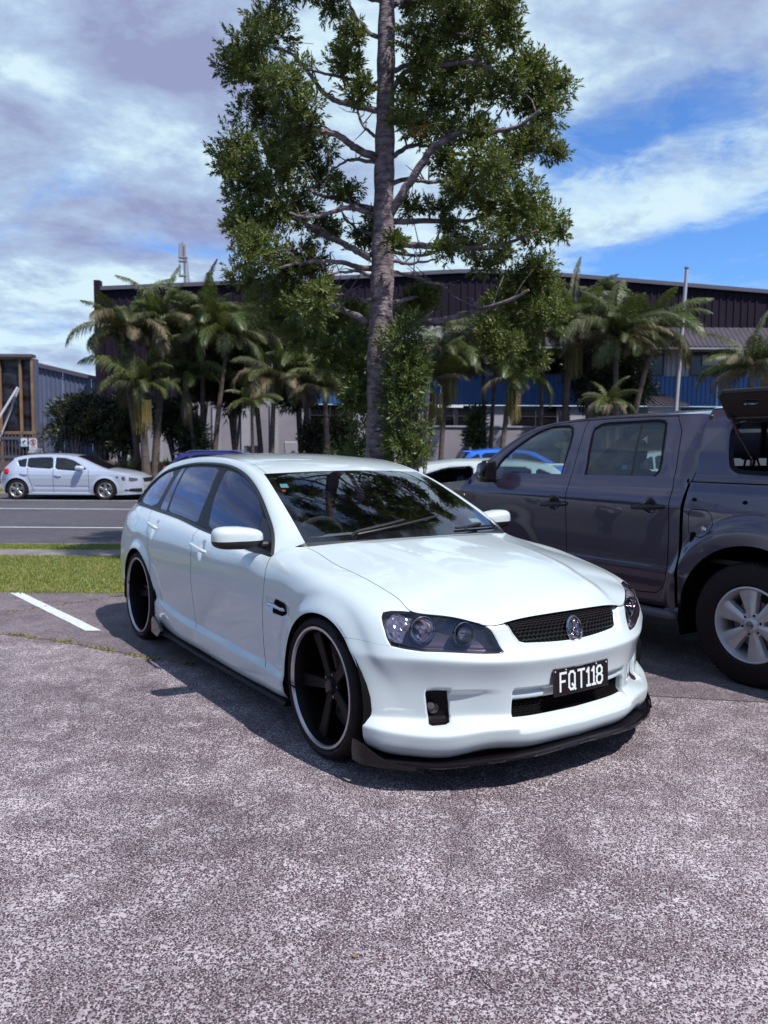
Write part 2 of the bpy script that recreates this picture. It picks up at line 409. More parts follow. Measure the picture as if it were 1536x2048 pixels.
    def prism(s, poly, h0, h1, M=None, axes=(0, 1, 2)):
        """extrude 2-D polygon (axes[0],axes[1]) between h0,h1 on axes[2]"""
        n = len(poly); V = []
        for h in (h0, h1):
            for p in poly:
                v = [0, 0, 0]; v[axes[0]] = p[0]; v[axes[1]] = p[1]; v[axes[2]] = h; V.append(v)
        F = [tuple(range(n))[::-1], tuple(range(n, 2*n))]+[(i, (i+1) % n, n+(i+1) % n, n+i) for i in range(n)]
        return s.add(V, F, M)
    def grid(s, G, M=None, flip=False):
        G = np.asarray(G, float); n, m = G.shape[:2]
        F = [((i*m+j, (i+1)*m+j, (i+1)*m+j+1, i*m+j+1)[::-1] if flip else (i*m+j, (i+1)*m+j, (i+1)*m+j+1, i*m+j+1)) for i in range(n-1) for j in range(m-1)]
        return s.add(G.reshape(-1, 3), F, M)
    def mesh(s, name, smooth=None):
        me = bpy.data.meshes.new(name); V = np.concatenate(s.v) if s.v else np.zeros((0, 3))
        me.from_pydata(V.tolist(), [], s.f)
        if len(set(s.mi)) > 1: me.polygons.foreach_set('material_index', s.mi)
        if (s.smooth if smooth is None else smooth):
            me.polygons.foreach_set('use_smooth', [True]*len(me.polygons))
            me.update(); me.set_sharp_from_angle(angle=R(35))
        me.update(); return me
def recalc(me):
    bm = bmesh.new(); bm.from_mesh(me); bmesh.ops.recalc_face_normals(bm, faces=bm.faces[:]); bm.to_mesh(me); bm.free(); return me
def flip_y(me, name):
    """mirrored copy of a mesh (y -> -y)"""
    m2 = me.copy(); m2.name = name
    n = len(me.vertices); co = np.zeros(n*3); me.vertices.foreach_get('co', co); co = co.reshape(-1, 3)
    cn = None
    if me.get('cn'):
        cn = CUSTOM_N[me['cn']]*np.array([1, -1, 1])
    co[:, 1] *= -1; m2.vertices.foreach_set('co', co.ravel()); m2.flip_normals(); m2.update()
    if cn is not None:
        m2.normals_split_custom_set_from_vertices(cn.tolist())
    return m2
CUSTOM_N = {}
# ---------------------------------------------------------------- helpers: skins cut in parameter space
def pip(P, poly):
    x = P[:, 0]; y = P[:, 1]; ins = np.zeros(len(P), bool); n = len(poly)
    for i in range(n):
        x1, y1 = poly[i]; x2, y2 = poly[(i+1) % n]
        if y1 == y2: continue
        c = ((y1 > y) != (y2 > y)) & (x < (x2-x1)*(y-y1)/(y2-y1)+x1); ins ^= c
    return ins
def sdist(P, poly, closed=True):
    """signed distance to polygon, negative inside"""
    n = len(poly); d = np.full(len(P), 1e9)
    for i in range(n if closed else n-1):
        a = np.array(poly[i]); b = np.array(poly[(i+1) % n]); ab = b-a; L = max(ab@ab, 1e-12)
        t = np.clip(((P-a)@ab)/L, 0, 1); q = a+t[:, None]*ab; d = np.minimum(d, np.hypot(*(P-q).T))
    return np.where(pip(P, poly), -d, d) if closed else d
def strip(pts, w):
    """thin polygon round a polyline"""
    P = np.array(pts, float); T = np.gradient(P, axis=0); T /= np.linalg.norm(T, axis=1)[:, None]; N = np.stack([-T[:, 1], T[:, 0]], 1)*w/2
    return [tuple(p) for p in np.vstack([P+N, (P-N)[::-1]])]
def rounded(poly, k=2, n=None, f=.25):
    P = [np.array(p, float) for p in poly]
    for _ in range(k):
        Q = []
        for i in range(len(P)):
            a, b = P[i], P[(i+1) % len(P)]; Q += [a*(1-f)+b*f, a*f+b*(1-f)]
        P = Q
    return [tuple(p) for p in P]
def skin(P, us, vs, polys, parts, vscale=.1, flipn=False, eps=None, name='skin', keep_rest='body'):
    """flat grid in (u, v*vscale), cut along every polygon, faces sorted into parts -> {part: mesh}
    parts: [(name, polygon or callable)], first hit wins; name None deletes"""
    bm = bmesh.new(); us = np.asarray(us); vs = np.asarray(vs); m = len(vs)
    vt = [[bm.verts.new((u, v*vscale, 0)) for v in vs] for u in us]
    for i in range(len(us)-1):
        for j in range(m-1): bm.faces.new((vt[i][j], vt[i+1][j], vt[i+1][j+1], vt[i][j+1]))
    for poly in polys:
        pl = [(p[0], p[1]*vscale) for p in poly]
        xs = [p[0] for p in pl]; ys = [p[1] for p in pl]; e = .002
        cand = set()
        bx0, bx1, by0, by1 = min(xs)-e, max(xs)+e, min(ys)-e, max(ys)+e
        for f in bm.faces:
            c = [v.co for v in f.verts]
            if max(q.x for q in c) >= bx0 and min(q.x for q in c) <= bx1 and max(q.y for q in c) >= by0 and min(q.y for q in c) <= by1: cand.add(f)
        n = len(pl)
        for i in range(n):
            a = pl[i]; b = pl[(i+1) % n]
            L = math.hypot(b[0]-a[0], b[1]-a[1])
            if L < 1e-6: continue
            x0, x1, y0, y1 = min(a[0], b[0])-1e-5, max(a[0], b[0])+1e-5, min(a[1], b[1])-1e-5, max(a[1], b[1])+1e-5
            sub = []
            nx, ny = -(b[1]-a[1])/L, (b[0]-a[0])/L
            for f in cand:
                if not f.is_valid: continue
                c = [v.co for v in f.verts]
                if max(q.x for q in c) < x0 or min(q.x for q in c) > x1 or max(q.y for q in c) < y0 or min(q.y for q in c) > y1: continue
                s = [(q.x-a[0])*nx+(q.y-a[1])*ny for q in c]
                if min(s) < -1e-6 and max(s) > 1e-6: sub.append(f)
            if not sub: continue
            g = set(sub)
            for f in sub: g.update(f.edges); g.update(f.verts)
            r = bmesh.ops.bisect_plane(bm, geom=list(g), dist=1e-6, plane_co=(a[0], a[1], 0), plane_no=(nx, ny, 0))
            cand = {f for f in cand if f.is_valid}
            cand.update(x for x in r['geom'] if isinstance(x, bmesh.types.BMFace))
            cand.update(f for x in r['geom_cut'] if isinstance(x, bmesh.types.BMEdge) for f in x.link_faces)
    bm.verts.index_update(); bm.faces.ensure_lookup_table()
    cen = np.array([[*f.calc_center_median()[:2]] for f in bm.faces]); cen[:, 1] /= vscale
    lab = np.full(len(cen), -1)
    for k, (nm, pl) in enumerate(parts):
        ins = pl(cen) if callable(pl) else pip(np.stack([cen[:, 0], cen[:, 1]*vscale], 1), [(p[0], p[1]*vscale) for p in pl])
        lab[(lab < 0) & ins] = k
    V = np.array([v.co[:2] for v in bm.verts]); V[:, 1] /= vscale
    F = [[v.index for v in f.verts] for f in bm.faces]; bm.free()
    X = P.S(V[:, 0], V[:, 1])
    e = eps or ((us[-1]-us[0])/len(us)*.5, (vs[-1]-vs[0])/len(vs)*.5)
    N = P.nrm(V[:, 0], V[:, 1], f=P.S, e=e)
    if flipn: N = -N; F = [f[::-1] for f in F]
    out = {}
    names = {}
    for k, (nm, pl) in enumerate(parts): names.setdefault(nm, []).append(k)
    names.setdefault(keep_rest, []).append(-1)
    for nm, ks in names.items():
        if nm is None: continue
        sel = [i for i in range(len(F)) if lab[i] in ks]
        if not sel: continue
        used = sorted({v for i in sel for v in F[i]}); mp = {v: i for i, v in enumerate(used)}
        me = bpy.data.meshes.new(nm); me.from_pydata(X[used].tolist(), [], [[mp[v] for v in F[i]] for i in sel])
        me.polygons.foreach_set('use_smooth', [True]*len(me.polygons)); me.update()
        me.normals_split_custom_set_from_vertices(N[used].tolist())
        key = name+'_'+nm; CUSTOM_N[key] = N[used]; me['cn'] = key
        out[nm] = me
    return out
# ---------------------------------------------------------------- materials
K = .78   # common scale of surface colours
def mat(name, col, rough=.5, metal=0, coat=0, spec=None, **kw):
    if not kw.get('raw'): col = tuple(c*K for c in col)
    m = bpy.data.materials.new(name); m.use_nodes = True; b = m.node_tree.nodes['Principled BSDF']
    b.inputs['Base Color'].default_value = (*col, 1); b.inputs['Roughness'].default_value = rough; b.inputs['Metallic'].default_value = metal
    b.inputs['Coat Weight'].default_value = coat; b.inputs['Coat Roughness'].default_value = kw.get('crough', .02)
    if spec is not None: b.inputs['Specular IOR Level'].default_value = spec
    return m
def varied(name, c1, c2, scale, rough=.7, bump=0, bscale=None, coords='Object', metal=0, detail=6, coat=0, lo=.35, hi=.65, stretch=(1, 1, 1), rlo=None):
    m = mat(name, c1, rough, metal, coat); c1 = tuple(c*K for c in c1); c2 = tuple(c*K for c in c2); t = NT(m.node_tree); b = t.n['Principled BSDF']
    tc = t.node('ShaderNodeTexCoord'); mp = t.node('ShaderNodeMapping'); mp.inputs['Scale'].default_value = stretch
    t.link(tc.outputs[coords], mp.inputs[0]); v = mp.outputs[0]
    f = t.ramp(t.noise(v, scale, detail, .6), [(lo, 0), (hi, 1)])
    t.link(t.mix(f, c1, c2), b.inputs['Base Color'])
    if rlo is not None:
        n = t.math('ADD', t.math('MULTIPLY', t.noise(v, scale*2, 4), rough-rlo), rlo); t.link(n, b.inputs['Roughness'])
    if bump:
        bp = t.node('ShaderNodeBump'); bp.inputs['Strength'].default_value = 1; bp.inputs['Distance'].default_value = bump
        t.link(t.noise(v, bscale or scale*3, 5), bp.inputs['Height']); t.link(bp.outputs[0], b.inputs['Normal'])
    return m
def paint(name, c, metal=0, rough=.35, flake=0, dirt=.03):
    m = mat(name, c, rough, metal, 1.0); t = NT(m.node_tree); b = t.n['Principled BSDF']
    tc = t.node('ShaderNodeTexCoord')
    f = t.ramp(t.noise(tc.outputs['Object'], 7, 8, .7), [(.35, 0), (.8, 1)])
    t.link(t.mix(t.math('MULTIPLY', f, dirt*4, clamp=True), c, tuple(x*.72 for x in c)), b.inputs['Base Color'])
    t.link(t.math('ADD', t.math('MULTIPLY', t.noise(tc.outputs['Object'], 22, 6, .7), .018), .0), b.inputs['Coat Roughness'])
    bp = t.node('ShaderNodeBump'); bp.inputs['Strength'].default_value = .25; bp.inputs['Distance'].default_value = .0006
    t.link(t.noise(tc.outputs['Object'], 5, 2), bp.inputs['Height']); t.link(bp.outputs[0], b.inputs['Coat Normal'])
    return m
def glass(name, tint, ior=1.5, rough=0.0, refl=(1, 1, 1)):
    m = bpy.data.materials.new(name); m.use_nodes = True; t = NT(m.node_tree)
    for n in list(t.n): t.n.remove(n)
    o = t.node('ShaderNodeOutputMaterial'); tr = t.node('ShaderNodeBsdfTransparent'); tr.inputs[0].default_value = (*tint, 1)
    gl = t.node('ShaderNodeBsdfGlossy'); gl.inputs['Roughness'].default_value = rough; gl.inputs[0].default_value = (*refl, 1)
    ge = t.node('ShaderNodeNewGeometry'); dp = t.node('ShaderNodeVectorMath'); dp.operation = 'DOT_PRODUCT'; t.link(ge.outputs['Normal'], dp.inputs[0]); t.link(ge.outputs['Incoming'], dp.inputs[1])
    f0 = ((ior-1)/(ior+1))**2; fr = t.math('ADD', t.math('MULTIPLY', t.math('POWER', t.math('SUBTRACT', 1.0, t.math('ABSOLUTE', dp.outputs['Value']), clamp=True), 5.0), 1-f0), f0)
    fr = t.math('DIVIDE', t.math('MULTIPLY', fr, 2.0), t.math('ADD', fr, 1.0))
    mx = t.node('ShaderNodeMixShader'); t.link(fr, mx.inputs[0]); t.link(tr.outputs[0], mx.inputs[1]); t.link(gl.outputs[0], mx.inputs[2])
    t.link(mx.outputs[0], o.inputs[0]); return m
M = {}
M['white'] = paint('white_car_paint', (.46, .52, .545))
M['black_plastic'] = varied('black_plastic', (.008, .006, .007), (.013, .011, .012), 30, .45, .0003, 300)
M['black_gloss'] = mat('gloss_black', (.005, .004, .005), .12, 0, 1)
M['void'] = mat('unlit_black', (.004, .004, .004), .9, spec=.1)
M['rubber'] = varied('tyre_rubber', (.012, .006, .008), (.018, .011, .013), 25, .75, .0006, 120, rlo=.6); M['rubber'].node_tree.nodes['Principled BSDF'].inputs['Specular IOR Level'].default_value = .22
M['rim_black'] = mat('satin_black_alloy', (.005, .0035, .004), .38, 0, 0, spec=.14)
M['pinstripe'] = mat('machined_rim_edge', (.62, .60, .64), .28, .85)
M['chrome'] = mat('chrome', (.62, .60, .64), .12, 1)
M['alloy'] = varied('silver_alloy', (.50, .49, .50), (.42, .41, .42), 20, .32, metal=.9)
M['brake'] = mat('brake_iron', (.20, .17, .17), .45, .8)
M['screen_glass'] = glass('windscreen_glass', (.60, .64, .66), 1.65)
M['privacy_glass'] = glass('privacy_tint_glass', (.04, .025, .05), 1.40, refl=(.85, .80, 1))
M['clear_glass'] = glass('clear_glass', (.62, .72, .72), 1.42)
M['lens'] = glass('lamp_lens', (.90, .86, .90), 1.42)
M['reflector'] = mat('lamp_reflector', (.85, .85, .88), .12, 1)
M['amber'] = mat('amber_lens', (.45, .16, .05), .15, 0, 1)
M['red_lens'] = mat('red_lens', (.5, .01, .01), .12, 0, 1)
M['interior'] = varied('dark_trim', (.03, .03, .032), (.05, .05, .052), 60, .8)
M['dash'] = varied('dash_trim', (.26, .27, .28), (.32, .33, .34), 60, .8)
M['seat'] = varied('seat_fabric', (.045, .045, .05), (.07, .07, .075), 90, .95)
M['seat_grey'] = varied('seat_fabric_grey', (.16, .16, .17), (.22, .22, .23), 90, .95)
M['plate_black'] = mat('number_plate_black', (.008, .004, .006), .55, 0, 0, spec=.25)
M['plate_white'] = mat('number_plate_white', (.75, .77, .78), .3)
M['sticker'] = mat('sticker_blue', (.30, .62, .72), .5)
M['sticker_or'] = mat('sticker_orange', (.75, .12, .04), .5)
M['steel'] = varied('galvanised_steel', (.45, .46, .47), (.36, .37, .38), 8, .45, metal=.7)
# ---------------------------------------------------------------- the white wagon
def inv_xz(P, x, z, umin=0, umax=99):
    k = (P.u >= umin) & (P.u <= umax); G = P.G[k]
    e = (G[..., 0]-x)**2+(G[..., 2]-z)**2; i, j = np.unravel_index(np.argmin(e), e.shape)
    U = P.u[k]; i0 = min(max(i, 1), len(U)-2); j0 = min(max(j, 1), P.m-2)
    J = np.array([(G[i0+1, j0]-G[i0-1, j0])[[0, 2]]/2, (G[i0, j0+1]-G[i0, j0-1])[[0, 2]]/2]).T
    s = np.clip(np.linalg.solve(J, np.array([x, z])-G[i0, j0][[0, 2]]), -2, 2)
    return float(np.interp(i0+s[0], np.arange(len(U)), U)), float(np.interp(j0+s[1], np.arange(P.m), P.v))
FOGP = [(.761, 3.836), (.718, 3.871), (.653, 3.862), (.644, 3.544), (.635, 2.784), (.637, 2.45), (.655, 2.34), (.724, 2.27), (.739, 2.36), (.754, 3.284), (.763, 3.766)]
GRILLEP = [(-.02, 6.12), (.109, 6.16), (.290, 6.28), (.318, 6.36), (.340, 6.70), (.366, 7.4), (.374, 7.86), (.362, 8.1), (-.02, 8.1)]
HLP = [(1.025, 7.024), (.996, 7.258), (.93, 7.62), (.88, 7.86), (.85, 8.1), (.572, 8.1), (.516, 7.746), (.478, 7.048), (.444, 6.472), (.421, 5.969), (.434, 5.896), (.626, 5.846), (.781, 5.847), (.919, 5.996), (.963, 6.492), (1.012, 6.843)]
def wdisp(P, u, v, p):
    q = np.stack([u, v*.1], 1); d = np.zeros(len(u)); out = p.copy()
    # lower intake, plate ledge, slot
    iu = 1-sstep(.355, .377, u)
    prof = np.interp(v, [1.22, 1.38, 2.40, 2.50, 3.43, 3.48, 3.76, 3.85], [0, .006, .040, .050, .050, .030, .028, 0])
    d = np.maximum(d, prof*iu)
    pl = (1-sstep(.178, .186, u))*sstep(3.80, 3.86, v)*(1-sstep(4.26, 4.34, v)); d = np.maximum(d, pl*.016)
    # moulded bar inside the intake
    d -= .012*iu*sstep(3.50, 3.53, v)*(1-sstep(3.66, 3.70, v))*(u > .2)
    # fog pocket and scallop beside it
    m = (u > .35) & (u < .95) & (v > 1) & (v < 4.6)
    if m.any():
        s = sdist(q[m], [(a, b*.1) for a, b in FOGP]); dd = np.zeros(len(u)); dd[m] = .055*sstep(.004, -.010, s); 
        sc = .030*sstep(.40, .655, u)*(1-sstep(.68, .72, u))*sstep(2.0, 2.6, v)*(1-sstep(3.72, 3.88, v)); d = np.maximum(d, np.maximum(dd, sc))
    m = (u < .60) & (v > 5.3)
    if m.any():
        s = sdist(q[m], [(a, b*.1) for a, b in GRILLEP]); dd = np.zeros(len(u)); dd[m] = .026*sstep(.030, -.004, s)*1.0; d = np.maximum(d, dd)
    m = (u < 1.2) & (v > 5.5)
    if m.any():
        s = sdist(q[m], [(a, b*.1) for a, b in HLP]); dd = np.zeros(len(u)); dd[m] = .004*sstep(.004, -.003, s)*(1-.9*sstep(-.006, -.02, s)); d += dd
    out[:, 0] -= d*(1-.35*sstep(.5, .8, u)); out[:, 1] += d*.35*sstep(.5, .8, u)
    # wheel arch flares
    for (xc, zc, r) in WARCH:
        s = np.hypot(p[:, 0]-xc, p[:, 2]-zc)-r
        k = np.exp(-(np.maximum(s, 0)/.035)**2)*(np.abs(p[:, 0]-xc) < .6)*(p[:, 1] < -.7)
        out[:, 1] -= .010*k; 
        k2 = np.exp(-((s-.075)/.03)**2)*(np.abs(p[:, 0]-xc) < .6)*(p[:, 1] < -.7)*(p[:, 2] > .35); out[:, 1] += .005*k2
    # door handle scoops
    for (hu, hv) in ((2.965, 6.46), (3.955, 6.62)):
        s = np.hypot(u-hu, (v-hv)*.105); out[:, 1] += .020*(1-sstep(.012, .052, s))
    # side vent recess
    s = np.hypot(np.maximum(np.abs(u-1.855)-.11, 0), np.maximum(np.abs((v-5.47)*.13)-.012, 0)); out[:, 1] += .010*(1-sstep(.0, .035, s))*(u > 1.6)*(u < 2.1)
    return out
WARCH = [(.03, .345, .372), (-2.865, .335, .388)]
WSIDE.disp = wdisp
def circ(P, xc, zc, r, n=44, a0=-.35, a1=math.pi+.35, **k):
    return [inv_xz(P, xc+r*math.cos(a0+(a1-a0)*i/n), zc+r*math.sin(a0+(a1-a0)*i/n), **k) for i in range(n+1)]
def arch_poly(xc, zc, r, umin, umax):
    p = []
    for i in range(45):
        a = math.pi*i/44; p.append(inv_xz(WSIDE, xc+r*math.cos(a), zc+r*math.sin(a), umin, umax))
    a, b = p[0], p[-1]
    ua, _ = inv_xz(WSIDE, xc+r*.985, .2, umin, umax); ub, _ = inv_xz(WSIDE, xc-r*1.0, .2, umin, umax)
    return p+[(ub, 1.0), (ub, -.5), (ua+.015, -.5), (ua, 1.0)]
def ribbon(P, pts, w, depth, flip=1):
    """dark backing behind a gap"""
    mb = MB(); pts = np.array(pts, float); T = np.gradient(pts*[1, .1], axis=0); T /= np.linalg.norm(T, axis=1)[:, None]; N = np.stack([-T[:, 1], T[:, 0]/.1], 1)
    rows = []
    for s in (-1, 1):
        q = pts+N*w*s/2; q[:, 0] = np.clip(q[:, 0], P.u[0], P.u[-1]); q[:, 1] = np.clip(q[:, 1], P.v[0], P.v[-1])
        rows.append(P.S(q[:, 0], q[:, 1])+P.nrm(q[:, 0], q[:, 1], f=P.S)*depth*flip)
    mb.grid(np.stack(rows, 1)); return mb
def both(name, me, m, parent, mirror=True, label=None):
    a = obj(name, me, m, parent)
    if not mirror: return a, None
    me2 = flip_y(a.data, name+'_l'); b = obj(name, me2, None, parent); return a, b
def join_meshes(name, ms):
    bm = bmesh.new()
    for m in ms: bm.from_mesh(m)
    me = bpy.data.meshes.new(name); bm.to_mesh(me); bm.free(); return me
def sub(P, n):
    """resample polyline"""
    P = np.array(P, float); t = chord(P); return np.stack([np.interp(np.linspace(0, t[-1], n), t, P[:, i]) for i in range(P.shape[1])], 1)
def make_wheel_parts(parent, centre, R_t, R_r, width, spokes, m_rim, deep, m_edge=None, spoke_w=(.052, .076), rot=0, hubdepth=.06, disc=True, style='five', tread=0):
    """wheel with its outer face at local y=0 (outward = -y); children: tyre, rim, disc"""
    w = obj('wheel', MB(), None, parent) if False else None
    t = MB(); t.smooth = True
    wd = width
    prof = [(R_r+.004, .012), (R_r+.012, .001), (R_r+.018, -.004), (R_t-.030, -.008), (R_t-.014, -.001), (R_t-.005, .012), (R_t, .030), (R_t, wd*.5), (R_t, wd-.030), (R_t-.006, wd-.012), (R_t-.02, wd), (R_r+.01, wd-.004), (R_r-.01, wd-.01)]
    t.lathe(prof, 72)
    if tread:
        for k in range(tread):
            a = 2*math.pi*k/tread
            Mx = Matrix.Rotation(-a, 4, 'Y')
            t.box((R_t-.012, .012, -.006), (R_t+.001, .050, .006), Mx); t.box((R_t-.004, .062, -.007), (R_t+.0015, wd*.5-.008, .007), Mx); t.box((R_t-.004, wd*.5+.008, -.007), (R_t+.0015, wd-.05, .007), Mx)
    else:
        for y in (wd*.28, wd*.5, wd*.72): t.lathe([(R_t+.0005, y-.004), (R_t-.004, y), (R_t+.0005, y+.004)], 72)
    tyre = obj('tyre', t, M['rubber'], parent)
    r = MB(); r.smooth = True
    r.lathe([(R_r+.004, .012), (R_r+.003, .002), (R_r-.004, -.002), (R_r-.010, .001), (R_r-.014, .010), (R_r-.020, deep*.5), (R_r-.030, deep), (R_r-.034, wd*.9), (R_r-.02, wd-.01)], 72)
    rim = obj('rim', r, m_rim, tyre.parent if False else parent)
    if m_edge is not None:
        e = MB(); e.smooth = True; e.lathe([(R_r+.0055, .006), (R_r+.004, -.0035), (R_r-.001, -.0050), (R_r-.0085, -.0035), (R_r-.0135, .008)], 72); obj('rim_edge', e, m_edge, rim)
    s = MB(); s.smooth = True
    for k in range(spokes):
        a = rot+2*math.pi*k/spokes; Mx = Matrix.Rotation(-a, 4, 'Y')
        n = 9; rows = []
        for i in range(n):
            f = i/(n-1); rr = .030+(R_r-.020-.030)*f
            y = hubdepth+(deep*.75-hubdepth)*f**1.6 if style == 'five' else hubdepth+(.020-hubdepth)*sstep(0, .9, f)
            hw = (spoke_w[0]+(spoke_w[1]-spoke_w[0])*f**1.3)/2
            if style == 'five': yy = [y+.035, y+.006, y, y+.004, y, y+.006, y+.035]; zz_ = [-1, -1, -.8, 0, .8, 1, 1]
            elif style == 'flat': yy = [y+.04, y+.005, y, y, y, y+.005, y+.04]; zz_ = [-1.1, -1, -.85, 0, .85, 1, 1.1]
            else: yy = [y+.045, y+.014, y+.004, y, y+.004, y+.014, y+.045]; zz_ = [-1.2, -1, -.55, 0, .55, 1, 1.2]
            rows.append([(rr, b, hw*c) for b, c in zip(yy, zz_)])
        s.grid(rows, Mx)
    hb = .055 if style == 'five' else .062
    s.lathe([(.001, hubdepth-.012), (hb*.62, hubdepth-.010), (hb*.75, hubdepth-.004), (hb*.8, hubdepth+.004), (hb*1.3, hubdepth+.010), (hb*1.35, hubdepth+.05)], 36)
    sp = obj('spokes', s, m_rim, rim)
    c = MB(); c.smooth = True; c.lathe([(.001, hubdepth-.016), (hb*.45, hubdepth-.015), (hb*.52, hubdepth-.010), (hb*.56, hubdepth-.008), (hb*.6, hubdepth-.004)], 32); 
    obj('centre_cap', c, M['cap_dark'] if style == 'five' else m_rim, rim)
    nb = MB()
    for k in range(5 if style == 'five' else 6):
        a = rot+math.pi/5+2*math.pi*k/(5 if style == 'five' else 6); rr = hb*1.02
        nb.lathe([(.001, hubdepth+.002), (.008, hubdepth+.002), (.009, hubdepth+.012)], 12, Matrix.Translation((rr*math.cos(a), 0, rr*math.sin(a))))
    obj('wheel_nuts', nb, M['black_gloss'], rim)
    if disc:
        d = MB(); d.smooth = True; d.lathe([(.05, hubdepth+.055), (.15, hubdepth+.055), (.152, hubdepth+.075), (.05, hubdepth+.075)], 40)
        d.lathe([(.001, wd*.75), (R_r-.035, wd*.75)], 40); obj('brake_disc', d, M['brake'], rim)
    return tyre, rim
def wheel_at(name, parent, x, y, z, side, **k):
    """side -1: outer face looks to -y"""
    w = bpy.data.objects.new(name, None); C.objects.link(w); w.parent = parent; w.location = (x, y, z); w.empty_display_size = .1
    if side > 0: w.rotation_euler = (0, 0, math.pi)
    return w
def seat_mb(w=.5, base=.25, hgt=.62, head=True, recline=.2):
    s = MB(); s.smooth = True
    s.bbox((-.25, -w/2, 0), (.27, w/2, .16), .05); 
    Mx = Matrix.Translation((-.24, 0, .08)) @ Matrix.Rotation(-recline, 4, 'Y'); s.bbox((-.07, -w/2, 0), (.07, w/2, hgt), .05, Mx)
    s.bbox((.0, -w/2-.01, .1), (.10, -w/2+.08, hgt-.12), .03, Mx); s.bbox((.0, w/2-.08, .1), (.10, w/2+.01, hgt-.12), .03, Mx)
    if head:
        s.bbox((-.05, -.13, hgt+.05), (.06, .13, hgt+.24), .045, Mx)
        for y in (-.06, .06): s.box((-.01, y-.006, hgt-.02), (.002, y+.006, hgt+.1), Mx)
    return s
def steering(parent, loc, tilt=.45, r=.185, mm=None):
    s = MB(); s.smooth = True; a = np.linspace(0, 2*math.pi, 33)[:-1]
    P = np.stack([np.zeros(32), r*np.cos(a), r*np.sin(a)], 1); s.tube(P, .016, 8, closed=True)
    s.bbox((-.03, -.07, -.06), (.04, .07, .06), .02)
    for b in (0, math.pi, -math.pi/2): s.tube([(0, .05*math.cos(b), .05*math.sin(b)), (0, r*math.cos(b), r*math.sin(b))], .014, 6)
    s.tube([(0.02, 0, 0), (.3, 0, 0)], .03, 8)
    return obj('steering_wheel', s, mm or M['interior'], parent, loc=loc, rot=(0, tilt, 0))
LETTERS = {  # strokes in a 0..1 x 0..1.6 box
 'F': [[(0, 0), (0, 1.6), (.9, 1.6)], [(0, .85), (.7, .85)]],
 'Q': [[(.25, 0), (0, .25), (0, 1.35), (.25, 1.6), (.65, 1.6), (.9, 1.35), (.9, .25), (.65, 0), (.25, 0)], [(.5, .45), (1.0, -.05)]],
 'T': [[(0, 1.6), (1, 1.6)], [(.5, 1.6), (.5, 0)]],
 '1': [[(.1, 1.3), (.38, 1.6), (.38, 0)], [(.1, 0), (.66, 0)]],
 '8': [[(.25, .85), (.05, 1.05), (.05, 1.38), (.27, 1.6), (.63, 1.6), (.85, 1.38), (.85, 1.05), (.65, .85), (.25, .85), (0, .62), (0, .24), (.24, 0), (.66, 0), (.9, .24), (.9, .62), (.65, .85)]],
}
def stroke_text(text, h, w=.15, adv=None, depth=.0015):
    """flat letters in the local y (right) / z (up) plane, facing +x"""
    mb = MB(); x = 0; k = h/1.6
    for ch in text:
        for st_ in LETTERS[ch]:
            for a, b in zip(st_[:-1], st_[1:]):
                a = np.array(a)*[.82, 1]*k+[x, 0]; b = np.array(b)*[.82, 1]*k+[x, 0]; d = b-a; L = np.linalg.norm(d); d /= L; n = np.array([-d[1], d[0]])*w*k*.62; e = d*w*k*.5
                q = [a-e-n, b+e-n, b+e+n, a-e+n]; mb.prism([tuple(p) for p in q], 0, depth+.0001*len(mb.f)/50, axes=(1, 2, 0))
        x += (adv or {}).get(ch, 1.18)*k
    return mb, x
def lion(parent, loc, rot):
    """raised bright emblem: a lion with its paw on a round stone inside a ring"""
    e = MB(); e.smooth = True; a = np.linspace(0, 2*math.pi, 41)[:-1]
    e.tube(np.stack([np.zeros(40), .049*np.cos(a), .061*np.sin(a)], 1), .0075, 8, closed=True)
    b = MB(); b.prism([(.047*math.cos(t), .058*math.sin(t)) for t in a], -.006, -.001, axes=(1, 2, 0)); 
    r = MB(); r.smooth = True
    def blob(y, z, ry, rz, h=.006, ang=0):
        V = []; n, m = 12, 4
        for j in range(m+1):
            f = math.pi/2*j/m
            for i in range(n):
                t = 2*math.pi*i/n; p = np.array([ry*math.cos(t)*math.cos(f), rz*math.sin(t)*math.cos(f)])
                V.append((h*math.sin(f), y+p[0]*math.cos(ang)-p[1]*math.sin(ang), z+p[0]*math.sin(ang)+p[1]*math.cos(ang)))
        r.add(V, [(j*n+i, j*n+(i+1) % n, (j+1)*n+(i+1) % n, (j+1)*n+i) for j in range(m) for i in range(n)])
    # y runs to the car's left = picture right
    blob(-.020, -.030, .017, .016, .008); blob(-.020, -.030, .011, .010, .010)      # the stone
    blob(.014, .004, .013, .027, .008, -.25); blob(.018, -.022, .015, .015, .008); blob(.004, .033, .013, .014, .009); blob(-.008, .036, .008, .006, .008)   # body, haunch, mane, muzzle
    blob(.008, .024, .017, .012, .007, .5); blob(-.006, .004, .015, .005, .007, .6); blob(-.014, -.010, .011, .004, .007, 1.2); blob(.000, -.040, .020, .005, .006); blob(.030, .002, .004, .022, .006, .25); blob(.026, .026, .005, .006, .006)
    o = obj('emblem', e, M['badge_chrome'], parent, loc=loc, rot=rot); obj('emblem_ground', b, M['black_gloss'], o); obj('lion_relief', r, M['badge_chrome'], o); return o
